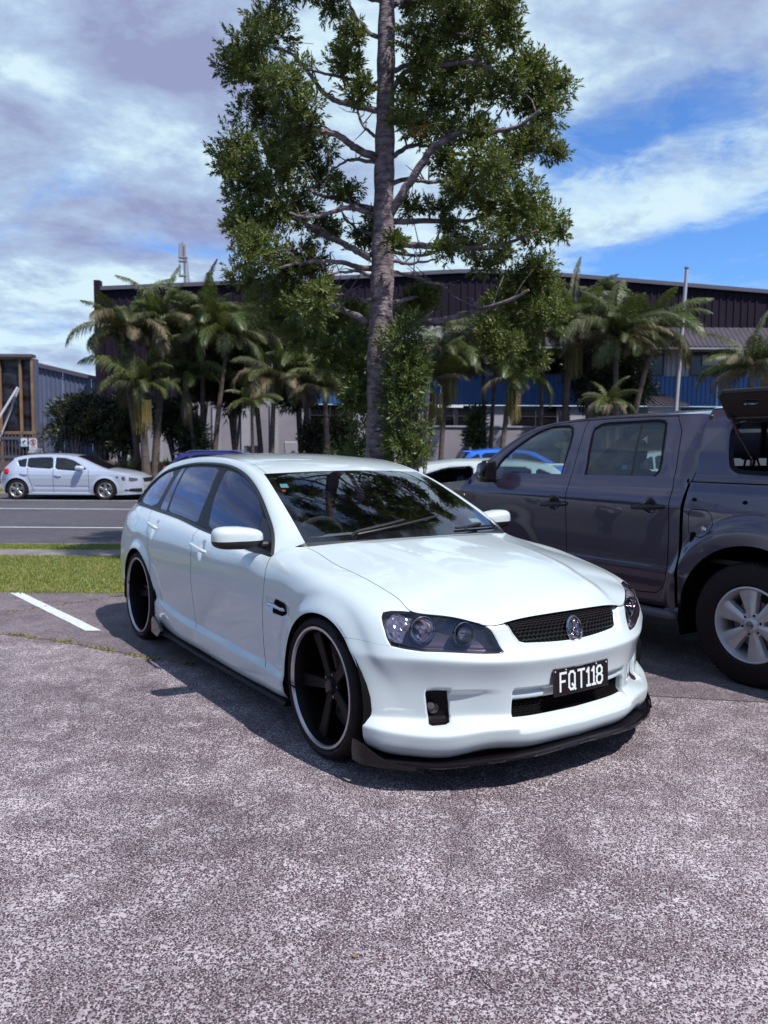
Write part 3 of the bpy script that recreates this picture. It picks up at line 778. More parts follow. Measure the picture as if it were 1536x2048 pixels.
def build_wagon():
    t = thing('station_wagon', 'white lowered station wagon with black deep-dish wheels and number plate FQT118', 'car', (WQT[0], WQT[1], 0), WQY)
    P = WSIDE
    g_ff = [(2.119, 8.1), (2.064, 7.4), (2.032, 6.85), (2.014, 6.2), (2.025, 5.4), (2.039, 4.3), (2.046, 3.5), (2.024, 2.6), (1.999, 2.0)]
    g_mid = [(3.189, 8.1), (3.179, 6.9), (3.126, 6.3), (3.111, 5.5), (3.126, 4.3), (3.129, 3.5), (3.089, 2.5), (3.064, 2.0)]
    g_rear = [(4.339, 8.1), (4.274, 7.4), (4.146, 6.8), (4.029, 6.1), (3.974, 5.0), (3.954, 4.1), (3.914, 3.2)]
    g_sill = [(1.62, 1.94), (1.85, 1.94), (2.4, 1.94), (3.0, 1.94), (3.5, 1.94), (3.66, 2.0), (3.75, 2.3), (3.82, 2.75), (3.98, 2.85)]
    g_bf = [(1.23, 5.55), (1.12, 5.78), (1.02, 5.92), (.91, 6.0)]
    g_nt = [(.482, 7.08), (.43, 6.97), (.352, 6.92)]
    g_fuel = rounded([(4.40, 6.42), (4.56, 6.42), (4.60, 6.86), (4.44, 6.92)], 2)
    g_rb = [(4.589, 2.6), (4.739, 4.4), (4.889, 5.6), (5.289, 5.5), (6.089, 5.5)]
    arches = [arch_poly(*WARCH[0], .6, 2.4), arch_poly(*WARCH[1], 3.3, 5.4)]
    gaps = [g_ff, g_mid, g_rear, g_sill, g_bf, g_nt, g_rb]
    gp = [strip(sub(g, 2*len(g)), .0055) for g in gaps]
    gp.append(strip(g_fuel+[g_fuel[0]], .004))
    slot = [(-.02, 2.42), (.362, 2.42), (.362, 3.45), (-.02, 3.45)]
    fogin = [(a+(.70-a)*.07, b+(3.05-b)*.05) for a, b in FOGP]
    tail = rounded([(5.0, 5.7), (4.95, 6.3), (5.05, 6.8), (5.55, 7.0), (5.55, 5.7)], 1)
    hl_trim = HLP; hl_in = [(a+(.72-a)*.025, b+(6.9-b)*.035 if b < 8 else b) for a, b in HLP]
    us = np.concatenate([np.arange(0, 1.0, .0075), np.arange(1.0, 2.2, .012), np.arange(2.2, 6.05, .02), [6.054]])
    vs = np.concatenate([np.linspace(0, 4.4, 64), np.linspace(4.45, 8, 46)])
    door_f = [(2.13, 8.2), (2.025, 6.2), (2.05, 4.0), (1.999, 1.94), (3.064, 1.94), (3.13, 4), (3.12, 5.5), (3.2, 8.2)]
    door_r = [(3.2, 8.2), (3.12, 5.5), (3.13, 4), (3.064, 1.94), (3.5, 1.94), (3.66, 2.0), (3.82, 2.75), (3.925, 3.2), (3.985, 5.0), (4.04, 6.1), (4.35, 8.2)]
    fender = [(.85, 8.2), (.9, 6.0), (1.12, 5.78), (1.25, 5.5), (1.5, 6.5), (1.62, 1.94), (1.999, 1.94), (2.04, 4), (2.025, 6.2), (2.13, 8.2)]
    bonnet_tab = [(.362, 8.2), (.352, 6.92), (.482, 7.08), (.60, 8.2)]
    parts = [(None, arches[0]), (None, arches[1])]+[(None, g) for g in gp]+[('grille_hole', GRILLEP), ('slot', slot), ('fog', fogin), ('hl', hl_in), ('hl_trim', hl_trim), ('tail', tail),
             ('bonnet_tab', bonnet_tab), ('front_door', door_f), ('rear_door', door_r), ('fender', fender), ('bumper', lambda c: c[:, 0] < 1.3)]
    polys = arches+gp+[GRILLEP, slot, fogin, hl_in, hl_trim, tail]
    out = skin(P, us, vs, polys, parts, flipn=True, eps=(.004, .04), name='wagon')
    wp = M['white']
    both('quarter_panel', out['body'], wp, t)
    fe = both('fender', out['fender'], wp, t)
    fb = obj('front_bumper', join_meshes('front_bumper', [out['bumper'], flip_y(out['bumper'], 'tmp')]), wp, t)
    # exact normals for the joined bumper
    N = CUSTOM_N['wagon_bumper']; fb.data.polygons.foreach_set('use_smooth', [True]*len(fb.data.polygons)); fb.data.normals_split_custom_set_from_vertices(np.vstack([N, N*[1, -1, 1]]).tolist())
    df = both('door', out['front_door'], wp, t); dr = both('door', out['rear_door'], wp, t)
    # dark things seen through the openings
    for g in gaps+[g_fuel+[g_fuel[0]]]: both('seam_backing', ribbon(P, sub(np.clip(g, [0, 0], [9, 8]), 4*len(g)), .026, .009).mesh('seam_backing'), M['void'], t)
    # slot and fog recess
    both('lower_grille', out['slot'], M['void'], fb); fo = both('fog_recess', out['fog'], M['trim_black'], fb)
    for o, s in zip(fo, (1, -1)):
        c = P.S([.716], [3.3])[0]; c = c*[1, s, 1]; lm = MB(); lm.smooth = True; lm.lathe([(.001, .0), (.024, .004), (.030, .012), (.032, .02), (.036, .022), (.037, .035)], 28)
        q = Vector((.88, -.47*s, 0)).normalized(); rq = Vector((0, -1, 0)).rotation_difference(q)
        l = obj('fog_lamp', lm, M['lens'] if False else M['black_gloss'], fb); l.location = Vector(c)+q*.012; l.rotation_mode = 'QUATERNION'; l.rotation_quaternion = rq
        bl = MB(); bl.smooth = True; bl.lathe([(.001, .0), (.016, .002), (.022, .010)], 20); b = obj('bulb_reflector', bl, M['reflector_dark'], l); b.location = (-.012, -.003, .012)
    # honeycomb of the grille
    hx = MB(); sx, sz = .024, .0165
    def hexmesh(mb, inside, depth, u0, u1, v0, v1):
        rows = int((v1-v0)*.1/sz)+2; cols = int((u1-u0)/sx)+3; done = set(); pts = {}; E = []
        for j in range(rows):
            for i in range(cols):
                cx = u0+(i+(j % 2)*.5)*sx; cz = v0*.1+j*sz
                ring = [(cx+sx/2*a, cz+sz*b) for a, b in ((0, .64), (1, .36), (1, -.36), (0, -.64), (-1, -.36), (-1, .36))]
                for k in range(6):
                    a, b = ring[k], ring[(k+1) % 6]; key = tuple(sorted([(round(a[0]*2e3), round(a[1]*2e3)), (round(b[0]*2e3), round(b[1]*2e3))]))
                    if key in done: continue
                    done.add(key); E.append((a, b))
        A = np.array(E); mid = A.mean(1); ok = sdist(mid, [(p[0], p[1]*.1) for p in inside]) < -.009; A = A[ok]
        q = A.reshape(-1, 2); X = P.base(np.abs(q[:, 0]), q[:, 1]*10); X[:, 1] *= np.where(q[:, 0] < 0, -1, 1); X[:, 0] -= depth
        X = X.reshape(-1, 2, 3)
        for a, b in X:
            d = b-a; d /= max(np.linalg.norm(d), 1e-9); n = np.cross(d, [1, 0, 0])*.0022; f = np.array([.006, 0, 0])
            mb.add([a-n, a+n, a+f*.5+n*.3, b-n, b+n, b+f*.5+n*.3], [(0, 2, 5, 3), (2, 1, 4, 5)])
    gmir = GRILLEP[1:-2]+[(.362, 8.0), (-.362, 8.0)]+[(-a, b) for a, b in GRILLEP[1:-2][::-1]]
    hexmesh(hx, gmir, .016, -.40, .40, 6.0, 8.1)
    go = tag(obj('grille', hx, M['grille_plastic'], fb), kind='stuff')
    both('grille_surround', out['grille_hole'], M['void'], go)
    hx2 = MB(); s2 = [(-.36, 2.52), (.36, 2.52), (.36, 3.42), (-.36, 3.42)]; hexmesh(hx2, s2, .040, -.40, .40, 2.4, 3.5); tag(obj('lower_grille_mesh', hx2, M['trim_black'], fb), kind='stuff')
    for nm in ('grille_surround',): pass
    lm_ = lion(fb, tuple(P.S([.0], [7.0])[0]+np.array([.034, 0, -.034])), (0, -.22, 0)); lm_.scale = (1, .92, .95)
    # number plate
    pc = P.S([0], [3.98])[0]+np.array([.012, 0, 0])
    pl = MB(); pl.prism(rounded([(-.18, -.0625), (.18, -.0625), (.18, .0625), (-.18, .0625)], 2, f=.06), 0, .004, axes=(1, 2, 0))
    plo = obj('number_plate', pl, M['plate_black'], t, loc=(pc[0]+.005, 0, pc[2]-.010), rot=(0, -.05, 0))
    fr = MB(); 
    for (a, b, c, d) in ((-.180, .180, .0595, .0625), (-.180, .180, -.0625, -.0595), (-.180, -.177, -.0595, .0595), (.177, .180, -.0595, .0595)): fr.box((.0041, a, c), (.0052, b, d))
    obj('plate_border', fr, M['black_gloss'], plo)
    tx, wd = stroke_text('FQT118', .080, .17, {'F': 1.12, 'Q': 1.18, 'T': 1.08, '1': .70, '8': 1.0}); obj('plate_letters', tx, M['plate_white'], plo, loc=(.0045, -.138, -.042))
    sc = MB(); sc.smooth = True
    for y, z in ((-.168, .05), (-.10, .052), (.10, .052), (.168, .05), (.12, -.045)): sc.lathe([(.0003, -.007), (.003, -.006), (.004, -.003)], 10, Matrix.Translation((0, y, z)) @ Matrix.Rotation(math.pi/2, 4, 'Z'))
    obj('plate_screws', sc, M['plate_white'], plo)
    # headlights
    for s in (1, -1):
        me = out['hl'] if s == 1 else flip_y(out['hl'], 'hl_l'); hl = obj('headlight', me, M['lens'], t)
        mt = out['hl_trim'] if s == 1 else flip_y(out['hl_trim'], 'hlt_l'); obj('headlight_rim', mt, M['black_gloss'], hl)
        n = len(me.vertices); co = np.zeros(n*3); me.vertices.foreach_get('co', co); co = co.reshape(-1, 3)
        bm = bmesh.new(); bm.from_mesh(me)
        for v in bm.verts:
            dx = .060; v.co.x -= dx; v.co.y += .02*s*(1 if v.co.y*s < 0 else -1); v.co.z -= .004
        hm = bpy.data.meshes.new('housing'); bm.to_mesh(hm); bm.free(); hm.materials.clear(); obj('lamp_housing', hm, M['lamp_bezel'], hl)
        # skirt between lens edge and housing
        def pt(u, v, d=0):
            p = P.S([u], [v])[0]; return p*[1, s, 1]
        sk = MB(); E = np.array([pt(a, min(b, 7.98)) for a, b in rounded(hl_in, 1)]); E2 = E-np.array([.060, 0, .004]); E2[:, 1] += .02*s
        sk.grid(np.stack([np.vstack([E, E[:1]]), np.vstack([E2, E2[:1]])], 1)); obj('lamp_skirt', sk, M['lamp_bezel'], hl)
        def bowl(u, v, r, back, m, nm, dirv, prof=None, el=1.0):
            b = MB(); b.smooth = True; b.lathe(prof or [(r, 0), (r*.97, .012), (r*.8, .03), (r*.5, .042), (.002, .047)], 32)
            c = Vector(pt(u, v))-Vector((back, 0, 0)); q = Vector((0, -1, 0)).rotation_difference(Vector((dirv[0], dirv[1]*s, dirv[2])).normalized())
            o = obj(nm, b, m, hl, loc=c); o.rotation_mode = 'QUATERNION'; o.rotation_quaternion = q; o.scale = (1, 1, el); return o
        bowl(.775, 6.85, .064, .012, M['reflector'], 'reflector_bowl', (1, -.25, .05)); bowl(.775, 6.85, .018, .010, M['chrome'], 'bulb_shield', (1, -.25, .05), [(.002, 0), (.016, .004), (.018, .02)])
        a = bowl(.60, 6.75, .052, .014, M['lamp_bezel'], 'reflector_bowl', (1, -.1, .05)); bowl(.60, 6.75, .038, .010, M['reflector_dark'], 'reflector_bowl', (1, -.1, .05))
        rg = MB(); rg.smooth = True; rg.lathe([(.050, 0), (.052, -.003), (.055, 0), (.054, .01)], 32)
        for (u, v) in ((.60, 6.75), (.775, 6.85)):
            c = Vector(pt(u, v))-Vector((.010, 0, 0)); o = obj('lamp_ring', rg if False else rg.mesh('ring'), M['reflector_dark'], hl, loc=c); o.rotation_mode = 'QUATERNION'; o.rotation_quaternion = Vector((0, -1, 0)).rotation_difference(Vector((1, -.2*s, .05)).normalized()); o.scale = (1.12, 1, 1.12) if u > .7 else (1, 1, 1)
        # faceted indicator
        fi = MB(); uu = np.linspace(.87, .985, 9); 
        G = np.zeros((9, 13, 3)); rr = random.Random(4)
        for i, u in enumerate(uu):
            for j in range(13):
                v = 6.15+(7.35-6.15)*j/12; p = pt(u-.035*(j/12), v); G[i, j] = p-np.array([.022+rr.uniform(-.005, .005), -.010*s, 0])
        fi.grid(G); obj('indicator', fi, M['facet'], hl)
    ta = both('tail_light', out['tail'], M['red_lens'], t)
    # bonnet
    bo = skin(WHOOD, np.linspace(0, 1, 110), np.linspace(-.9955, .9955, 110), [], [], vscale=.7, eps=(.01, .01), flipn=False, name='bonnet')
    bn = obj('bonnet', bo['body'], wp, t); both('bonnet_corner', out['bonnet_tab'], wp, bn)
    gb = MB(); gb.smooth = True; gu = np.linspace(.37, 1.95, 60); GX = P.base(gu, gu*0+8.0); GX[:, 2] -= .006; gb.tube(GX, .0045, 6)
    both('bonnet_gap_seal', gb.mesh('bonnet_gap_seal'), M['void'], bn)
    # greenhouse top: windscreen, roof, tailgate glass
    ws_in = [(.012, -.955), (.030, -.955), (.12, -.945), (.240, -.935), (.243, -.5), (.2435, 0), (.243, .5), (.240, .935), (.12, .945), (.030, .955), (.016, .9), (.020, .5), (.022, 0), (.020, -.5)]
    frit = [(-.01, -1.1), (.246, -1.1), (.2475, -.97), (.2505, -.5), (.252, 0), (.2505, .5), (.2475, .97), (.246, 1.1), (-.01, 1.1)]
    gut = [[(.246, s*.972), (.28, s*.972), (.45, s*.975), (.7, s*.975), (.86, s*.975)] for s in (-1, 1)]
    gst = [strip(sub(g, 14), .006) for g in gut]
    rear_glass = [(.86, -.9), (.955, -.88), (.955, .88), (.86, .9)]
    top = skin(WTOP, np.concatenate([np.linspace(0, .30, 60), np.linspace(.305, 1, 90)]), np.concatenate([[-1, -.99, -.975, -.96], np.linspace(-.945, .945, 64), [.96, .975, .99, 1]]), [ws_in, frit]+gst+[rear_glass],
               [('glass', ws_in), ('gut', gst[0]), ('gut', gst[1]), ('frit', frit), ('rg', rear_glass), (None, lambda c: c[:, 0] < -1)], vscale=.6, eps=(.003, .01), flipn=True, name='wtop')
    ro = obj('roof', top['body'], wp, t); obj('roof_gutter', top['gut'], M['black_plastic'], ro)
    ws = obj('windscreen', top['glass'], M['screen_glass'], t); obj('windscreen_border', top['frit'], M['black_gloss'], ws); obj('rear_window', top['rg'], M['privacy_glass'], t)
    rail = skin(WRAIL, np.linspace(0, 1, 160), np.linspace(0, 1, 14), [], [], eps=(.004, .04), flipn=False, name='rail'); 
    both('roof_rail', rail['body'], wp, t)
    # side glass
    q = rounded([(.752, .92), (.84, .93), (.893, .82), (.92, .50), (.938, .22), (.915, .05), (.778, .04), (.752, .45)], 1)
    r1 = rounded([(.673, .93), (.458, .935), (.444, .5), (.448, .04), (.662, .03), (.669, .45)], 1, f=.08)
    r2 = rounded([(.712, .94), (.690, .935), (.684, .47), (.681, .03), (.733, .03), (.722, .45)], 1, f=.06)
    f1 = rounded([(.414, .935), (.336, .95), (.245, .95), (.186, .93), (.135, .86), (.121, .55), (.112, .30), (.125, .04), (.375, .04), (.401, .46)], 1, f=.12)
    sg = skin(WGLASS, np.linspace(0, 1, 130), np.linspace(0, 1, 26), [q, r1, r2, f1], [('quarter', q), ('r1', r1), ('r2', r2), ('f1', f1)], vscale=.35, eps=(.005, .03), flipn=True, name='wsg')
    wt = both('window_trim', sg['body'], M['trim_black'], t)
    both('quarter_window', sg['quarter'], M['privacy_glass'], t)
    for s in (0, 1):
        for nm, d in (('r1', dr), ('r2', dr), ('f1', df)):
            me = sg[nm] if s == 0 else flip_y(sg[nm], nm+'_l'); obj('window', me, M['privacy_glass'], d[s])
    # belt moulding and rubber outline
    for s in (1, -1):
        bt = MB(); bt.smooth = True; u = np.linspace(0.0, 1, 60); X = WGLASS.base(u, u*0)*[1, s, 1]; X[:, 1] -= s*.006; bt.tube(X, .011, 6)
        X2 = WGLASS.base(u, u*0+1)*[1, s, 1]; X2[:, 1] -= s*.004; bt.tube(X2, .011, 6); obj('window_seal', bt, M['black_plastic'], t)
    # mirror triangle, mirrors
    for s in (1, -1):
        mr = MB(); n, m = 28, 18; ew, eh, ed = .145, .066, .085
        V = []; prof = []
        for i in range(n):
            a = 2*math.pi*i/n; ca, sa = math.cos(a), math.sin(a)
            for j in range(m):
                f = -math.pi/2+math.pi*j/(m-1)
                cx = np.sign(math.sin(f))*abs(math.sin(f))**.7; cr = abs(math.cos(f))**.55
                yy = np.sign(ca)*abs(ca)**.50*cr; zz_ = np.sign(sa)*abs(sa)**.58*cr
                zz_ = zz_*(1-.22*max(0, -yy)) if zz_ > 0 else zz_*.95
                V.append((cx*ed*(1.0 if cx > 0 else .35), yy*ew*s*1.0, zz_*eh+ .004*yy))
        F = [(i*m+j, ((i+1) % n)*m+j, ((i+1) % n)*m+j+1, i*m+j+1) for i in range(n) for j in range(m-1)]
        if s < 0: F = [f[::-1] for f in F]
        V = np.array(V); cutm = {}
        for kk_, sgn in (('up', 1), ('lo', -1)):
            bm = bmesh.new(); tm = MB(); tm.add(V, F); tme = tm.mesh('m', True); bm.from_mesh(tme); bmesh.ops.remove_doubles(bm, verts=bm.verts[:], dist=1e-5); bmesh.ops.bisect_plane(bm, geom=bm.verts[:]+bm.edges[:]+bm.faces[:], plane_co=(0, 0, -.012), plane_no=(0, 0, sgn), clear_inner=True); bmesh.ops.recalc_face_normals(bm, faces=bm.faces[:]); me_ = bpy.data.meshes.new('mirror_'+kk_); bm.to_mesh(me_); bm.free(); me_.polygons.foreach_set('use_smooth', [True]*len(me_.polygons)); me_.materials.clear(); cutm[kk_] = me_
        o = bpy.data.objects.new('mirror', None); C.objects.link(o); o.parent = t; o.location = (-.800, -1.000, 1.003) if s < 0 else (-.90, .955, 1.015); o.rotation_euler = (0, 0, .12*s)
        obj('mirror_shell', cutm['up'], wp, o); obj('mirror_base', cutm['lo'], M['black_plastic'], o)
        ar = MB(); ar.smooth = True; ar.bbox((-.03, -.19, -.062), (.05, -.10, -.024), .012) if s == 1 else ar.bbox((-.03, .10, -.062), (.05, .19, -.024), .012)
        obj('mirror_arm', ar, M['black_plastic'], o)
        tri = MB(); q3 = [WGLASS.base([a], [b])[0]*[1, s, 1]+np.array([0, -s*.008, 0]) for a, b in ((.002, .5), (.03, .93), (.10, .97), (.125, .86), (.112, .4), (.108, .02), (.02, .0))]
        q4 = [p+np.array([0, s*.02, 0]) for p in q3]; k = len(q3)
        tri.add(q3+q4, [tuple(range(k)), tuple(range(k, 2*k))[::-1]]+[(i, (i+1) % k, k+(i+1) % k, k+i) for i in range(k)]); obj('mirror_sail', tri, M['black_plastic'], t)
    # handles
    for hu0, hu1, hv0, hv1, dd in ((3.112, 2.842, 6.50, 6.40, df), (4.068, 3.848, 6.70, 6.61, dr)):
        for i, s in enumerate((1, -1)):
            h = MB(); h.smooth = True; u = np.linspace(hu0, hu1, 12); v = np.linspace(hv0, hv1, 12)
            X = P.base(u, v); N = -P.nrm(u, v); X = X+N*(np.interp(np.linspace(0, 1, 12), [0, .1, .9, 1], [.010, .028, .028, .010])[:, None]); X = X*[1, s, 1]
            h.tube(X, [.010]+[.0135]*10+[.010], 10); obj('door_handle', h, wp, dd[i])
    # fender vent
    for i, s in enumerate((1, -1)):
        v1 = MB(); v1.smooth = True; u = np.linspace(1.955, 1.765, 10); v = np.linspace(5.47, 5.50, 10); X = (P.S(u, v)+(-P.nrm(u, v))*.010)*[1, s, 1]; v1.tube(X, [.006]+[.011]*8+[.006], 8); vo = obj('fender_vent', v1, M['chrome'], fe[i])
        v2 = MB(); hole = [(1.885, 5.70), (1.87, 5.745), (1.765, 5.73), (1.755, 5.40), (1.79, 5.18), (1.90, 5.09), (1.912, 5.25)]; hp = P.S([a for a, b in hole], [b for a, b in hole])*[1, s, 1]; hp[:, 1] -= .0025*s
        v2.add(hp, [tuple(range(len(hole)))]); obj('vent_recess', v2, M['void'], vo)
    # sills, undertray, arch liners
    for s in (1, -1):
        sk = MB(); sk.smooth = True; rows = []
        for x in np.linspace(-2.44, -.36, 30):
            zb = np.interp(x, [-2.44, -1.68, -.36], [.165, .150, .165])
            ext = -.012+.03*sstep(-2.1, -2.4, x)
            rows.append([(x, -.86*s, zb+.02), (x, -(.935+ext)*s, zb+.012), (x, -(.945+ext)*s, zb-.004), (x, -(.935+ext)*s, zb-.012), (x, -.85*s, zb-.02)])
        sk.grid(rows); side = obj('side_skirt', sk, M['skirt_black'], t)
        wing = MB(); wing.prism([(-2.47, .15), (-2.34, .135), (-2.26, .19), (-2.33, .235), (-2.43, .27), (-2.465, .24)], -.965*s, -.945*s, axes=(0, 2, 1)); obj('skirt_fin', wing, M['black_gloss'], side)
        for xc, zc, r in WARCH:
            li = MB(); li.smooth = True; a = np.linspace(-.15, math.pi+.15, 24); G = np.array([[(xc+(r+.012)*math.cos(b), -s*y, zc+(r+.012)*math.sin(b)) for y in (.934, .60)] for b in a]); li.grid(G)
            G2 = np.array([[(xc+rr*math.cos(b), -s*.60, zc+rr*math.sin(b)) for rr in (r+.012, .02)] for b in a]); li.grid(G2); obj('arch_liner', li, M['void'], t)
    ut = MB(); ut.box((-3.7, -.60, .17), (.42, .60, .34)); ut.box((-2.40, -.84, .17), (-.42, .84, .32)); ut.box((.40, -.50, .17), (.56, .50, .60)); ut.box((-3.7, -.78, .30), (-3.2, .78, .8)); obj('underbody', ut, M['void'], t)
    # splitter
    sp = MB(); sp.smooth = True; u = np.concatenate([np.linspace(0, .95, 60), [1.02]]); X = P.base(u, u*0+.9); X0 = X.copy()
    # extend back to the wheel arch
    tn = np.gradient(X, axis=0)[:, :2]; tn /= np.linalg.norm(tn, axis=1)[:, None]; on = np.stack([-tn[:, 1], tn[:, 0]], 1); on *= np.sign((on*[[1, -1]]).sum(1))[:, None]
    zt = np.interp(u, [0, .35, .7, 1.0], [.176, .162, .130, .135])
    ext = np.interp(u, [0, .3, .55, .9, 1.02], [.026, .027, .028, .026, .028])
    def row(X, off, z, s=1): return np.stack([X[:, 0]+on[:, 0]*off, (X[:, 1]+on[:, 1]*off)*s, z], 1)
    for s in (1, -1):
        G = np.stack([row(X, -.10, zt-.004, s), row(X, ext*.55, zt, s), row(X, ext*.60, zt+.008, s), row(X, ext, zt+.004, s), row(X, ext+.002, zt-.006, s), row(X, ext-.006, zt-.014, s), row(X, -.12, zt-.022, s)], 1)
        sp.grid(G, flip=(s < 0))
    spo = obj('front_splitter', sp, M['satin_black'], t)
    for s in (1, -1):
        for (ua, ub, h) in ((.30, .45, .010), (.05, .17, .007), (.50, .60, .008)):
            u2 = np.linspace(ua, ub, 8); i0 = np.interp(u2, u, np.arange(len(u))); XX = np.stack([np.interp(i0, np.arange(len(u)), X[:, k]) for k in range(3)], 1); o2 = np.stack([np.interp(i0, np.arange(len(u)), on[:, k]) for k in range(2)], 1); z2 = np.interp(u2, [0, .35, .7, 1.0], [.172, .158, .128, .135])
            e2 = .032; cv = MB(); G = []
            for k, (o_, z_) in enumerate(((.004, .001), (.010, .010), (e2, .005), (e2+.002, -.004), (e2-.01, -.012))):
                tp = np.interp(np.linspace(0, 1, 8), [0, .12, .88, 1], [.3, 1, 1, .3])
                G.append(np.stack([XX[:, 0]+o2[:, 0]*o_, (XX[:, 1]+o2[:, 1]*o_)*s, z2+z_*tp], 1))
            cv.grid(np.stack(G, 1), flip=(s < 0)); obj('splitter_blade', cv, M['satin_black'], spo)
        fn = MB(); fn.smooth = True; base = np.array([.405, -.905*s, .115])
        F3 = [(.36, -.935, .115), (.36, -.935, .225), (.44, -.925, .218), (.50, -.895, .185), (.56, -.845, .145), (.58, -.82, .118), (.50, -.89, .108)]
        fk = crv([(.34, -.945, .208), (.41, -.941, .204), (.465, -.915, .172), (.53, -.872, .142), (.61, -.785, .130)], 14); lo_ = fk.copy(); lo_[:, 2] = .110; up_ = fk*1.0
        fg_ = np.stack([lo_-[0, -.01, 0], lo_, (lo_+up_)/2-[0, .004, 0], up_, up_+[-.004, .006, .001], (lo_+up_)/2+[-.004, .010, 0], lo_+[-.004, .010, 0]], 1)*[1, s, 1]; fn.grid(fg_, flip=(s < 0)); obj('splitter_fin', fn, M['satin_black'], spo)
    # wheels
    first = None
    for (x, y, s) in ((0, -.925, -1), (-2.915, -.925, -1), (0, .925, 1), (-2.915, .925, 1)):
        w = wheel_at('wheel', t, x, y, .348, s)
        rear = x < -1
        make_wheel_parts(w, None, .346, .290, .245, 5, M['rim_black'], .055 if not rear else .10, M['pinstripe'], rot=math.pi/2+.42 if s < 0 else .3, hubdepth=.062 if not rear else .115)
    # interior
    it = MB(); it.box((-3.6, -.80, .34), (-.45, .80, .38)); it.box((-3.6, -.74, .38), (-2.9, .74, .85)); obj('cabin_floor', it, M['interior'], t)
    dm = MB(); dm.smooth = True; G = []
    for x, z0 in ((-.38, .90), (-.50, .965), (-.62, .975), (-.78, .965), (-.92, .93), (-.97, .85), (-.95, .6)):
        G.append([(x+.10*(1-abs(v))*0-(.0 if True else 0), v*.74, z0-.02*abs(v)**3+(.035 if (-.62 < v < -.25 and x in (-.78, -.92)) else 0)) for v in np.linspace(-1, 1, 25)])
    dm.grid(G); obj('dashboard', dm, M['dash'], t)
    steering(t, (-1.02, -.38, .90), .35)
    for y in (-.38, .38): obj('seat', seat_mb(.50, hgt=.60), M['seat'], t, loc=(-1.62, y, .42))
    obj('rear_seat', seat_mb(1.28, hgt=.60, head=False), M['seat'], t, loc=(-2.5, 0, .45))
    im = MB(); im.smooth = True; im.bbox((-.02, -.12, -.035), (.02, .12, .035), .012); im.tube([(.02, 0, .02), (.06, 0, .07)], .008, 6); obj('rear_view_mirror', im, M['black_plastic'], t, loc=(-1.16, 0, 1.27))
    # wipers and stickers lie on the screen
    def on_screen(u, v, h=.0): 
        u = np.atleast_1d(u); v = np.atleast_1d(v); return WTOP.base(u, v)-WTOP.nrm(u, v)*h
    for (ba, bb, ar_) in (((.012, -.60), (.055, .30), ((.0005, -.67), (.012, -.62), (.030, -.30), (.040, -.13))), ((.013, .34), (.012, .92), ((.0005, .40), (.006, .42), (.012, .6), (.013, .66)))):
        w1 = MB(); w1.smooth = True; f = np.linspace(0, 1, 16); X = on_screen(ba[0]+(bb[0]-ba[0])*f, ba[1]+(bb[1]-ba[1])*f, .012); w1.tube(X, .007, 6); wo = obj('wiper', w1, M['black_plastic'], t)
        a = np.array(ar_); X = on_screen(a[:, 0], a[:, 1], .028); w2 = MB(); w2.smooth = True; w2.tube(sub(X, 12), .009, 6); obj('wiper_arm', w2, M['black_plastic'], wo)
    for nm, c4, mm in (('label_sticker', [(.200, -.915), (.200, -.845), (.184, -.85), (.184, -.925)], M['sticker']), ('label_sticker', [(.176, -.93), (.176, -.90), (.168, -.905), (.168, -.935)], M['sticker_or']), ('label_sticker', [(.046, .70), (.044, .84), (.032, .83), (.034, .69)], M['sticker'])):
        X = on_screen([a for a, b in c4], [b for a, b in c4], -.004); s_ = MB(); s_.add(X, [(0, 1, 2, 3)]); s_.add(X-[0, 0, .001], [(3, 2, 1, 0)]); obj(nm, s_, mm, ws)
    # cowl
    cw = MB(); G = []
    for v in np.linspace(-1, 1, 31):
        a = WTOP.base([0.0], [v])[0]; b = WHOOD.base([0.0], [-v])[0] if False else WHOOD.base([0.0], [v])[0]
        G.append([a+[.005, 0, .001], a+[.03, 0, -.02], [b[0]-.02, a[1], b[2]-.02], [b[0]+.03, a[1], b[2]-.022]])
    cw.grid(G); obj('cowl', cw, M['black_plastic'], t)
    return t
WQT = (.4607, 4.3033); WQY = -.9823
M['badge_chrome'] = mat('badge_chrome', (.38, .35, .40), .16, 1); M['grille_plastic'] = mat('grille_plastic', (.022, .018, .022), .35); M['skirt_black'] = mat('skirt_black', (.006, .004, .006), .6, spec=.2); M['cap_dark'] = mat('dark_cap', (.08, .07, .08), .2, .9); M['satin_black'] = mat('satin_black', (.006, .004, .006), .22, 0, .2, spec=.4); M['trim_black'] = mat('trim_black', (.008, .005, .007), .38, spec=.14)
M['lamp_bezel'] = mat('lamp_bezel', (.085, .070, .090), .3, .5)
M['reflector_dark'] = mat('lamp_reflector_dark', (.36, .34, .38), .15, 1)
M['facet'] = mat('faceted_indicator', (.42, .38, .40), .15, .9)
WAGON = build_wagon()
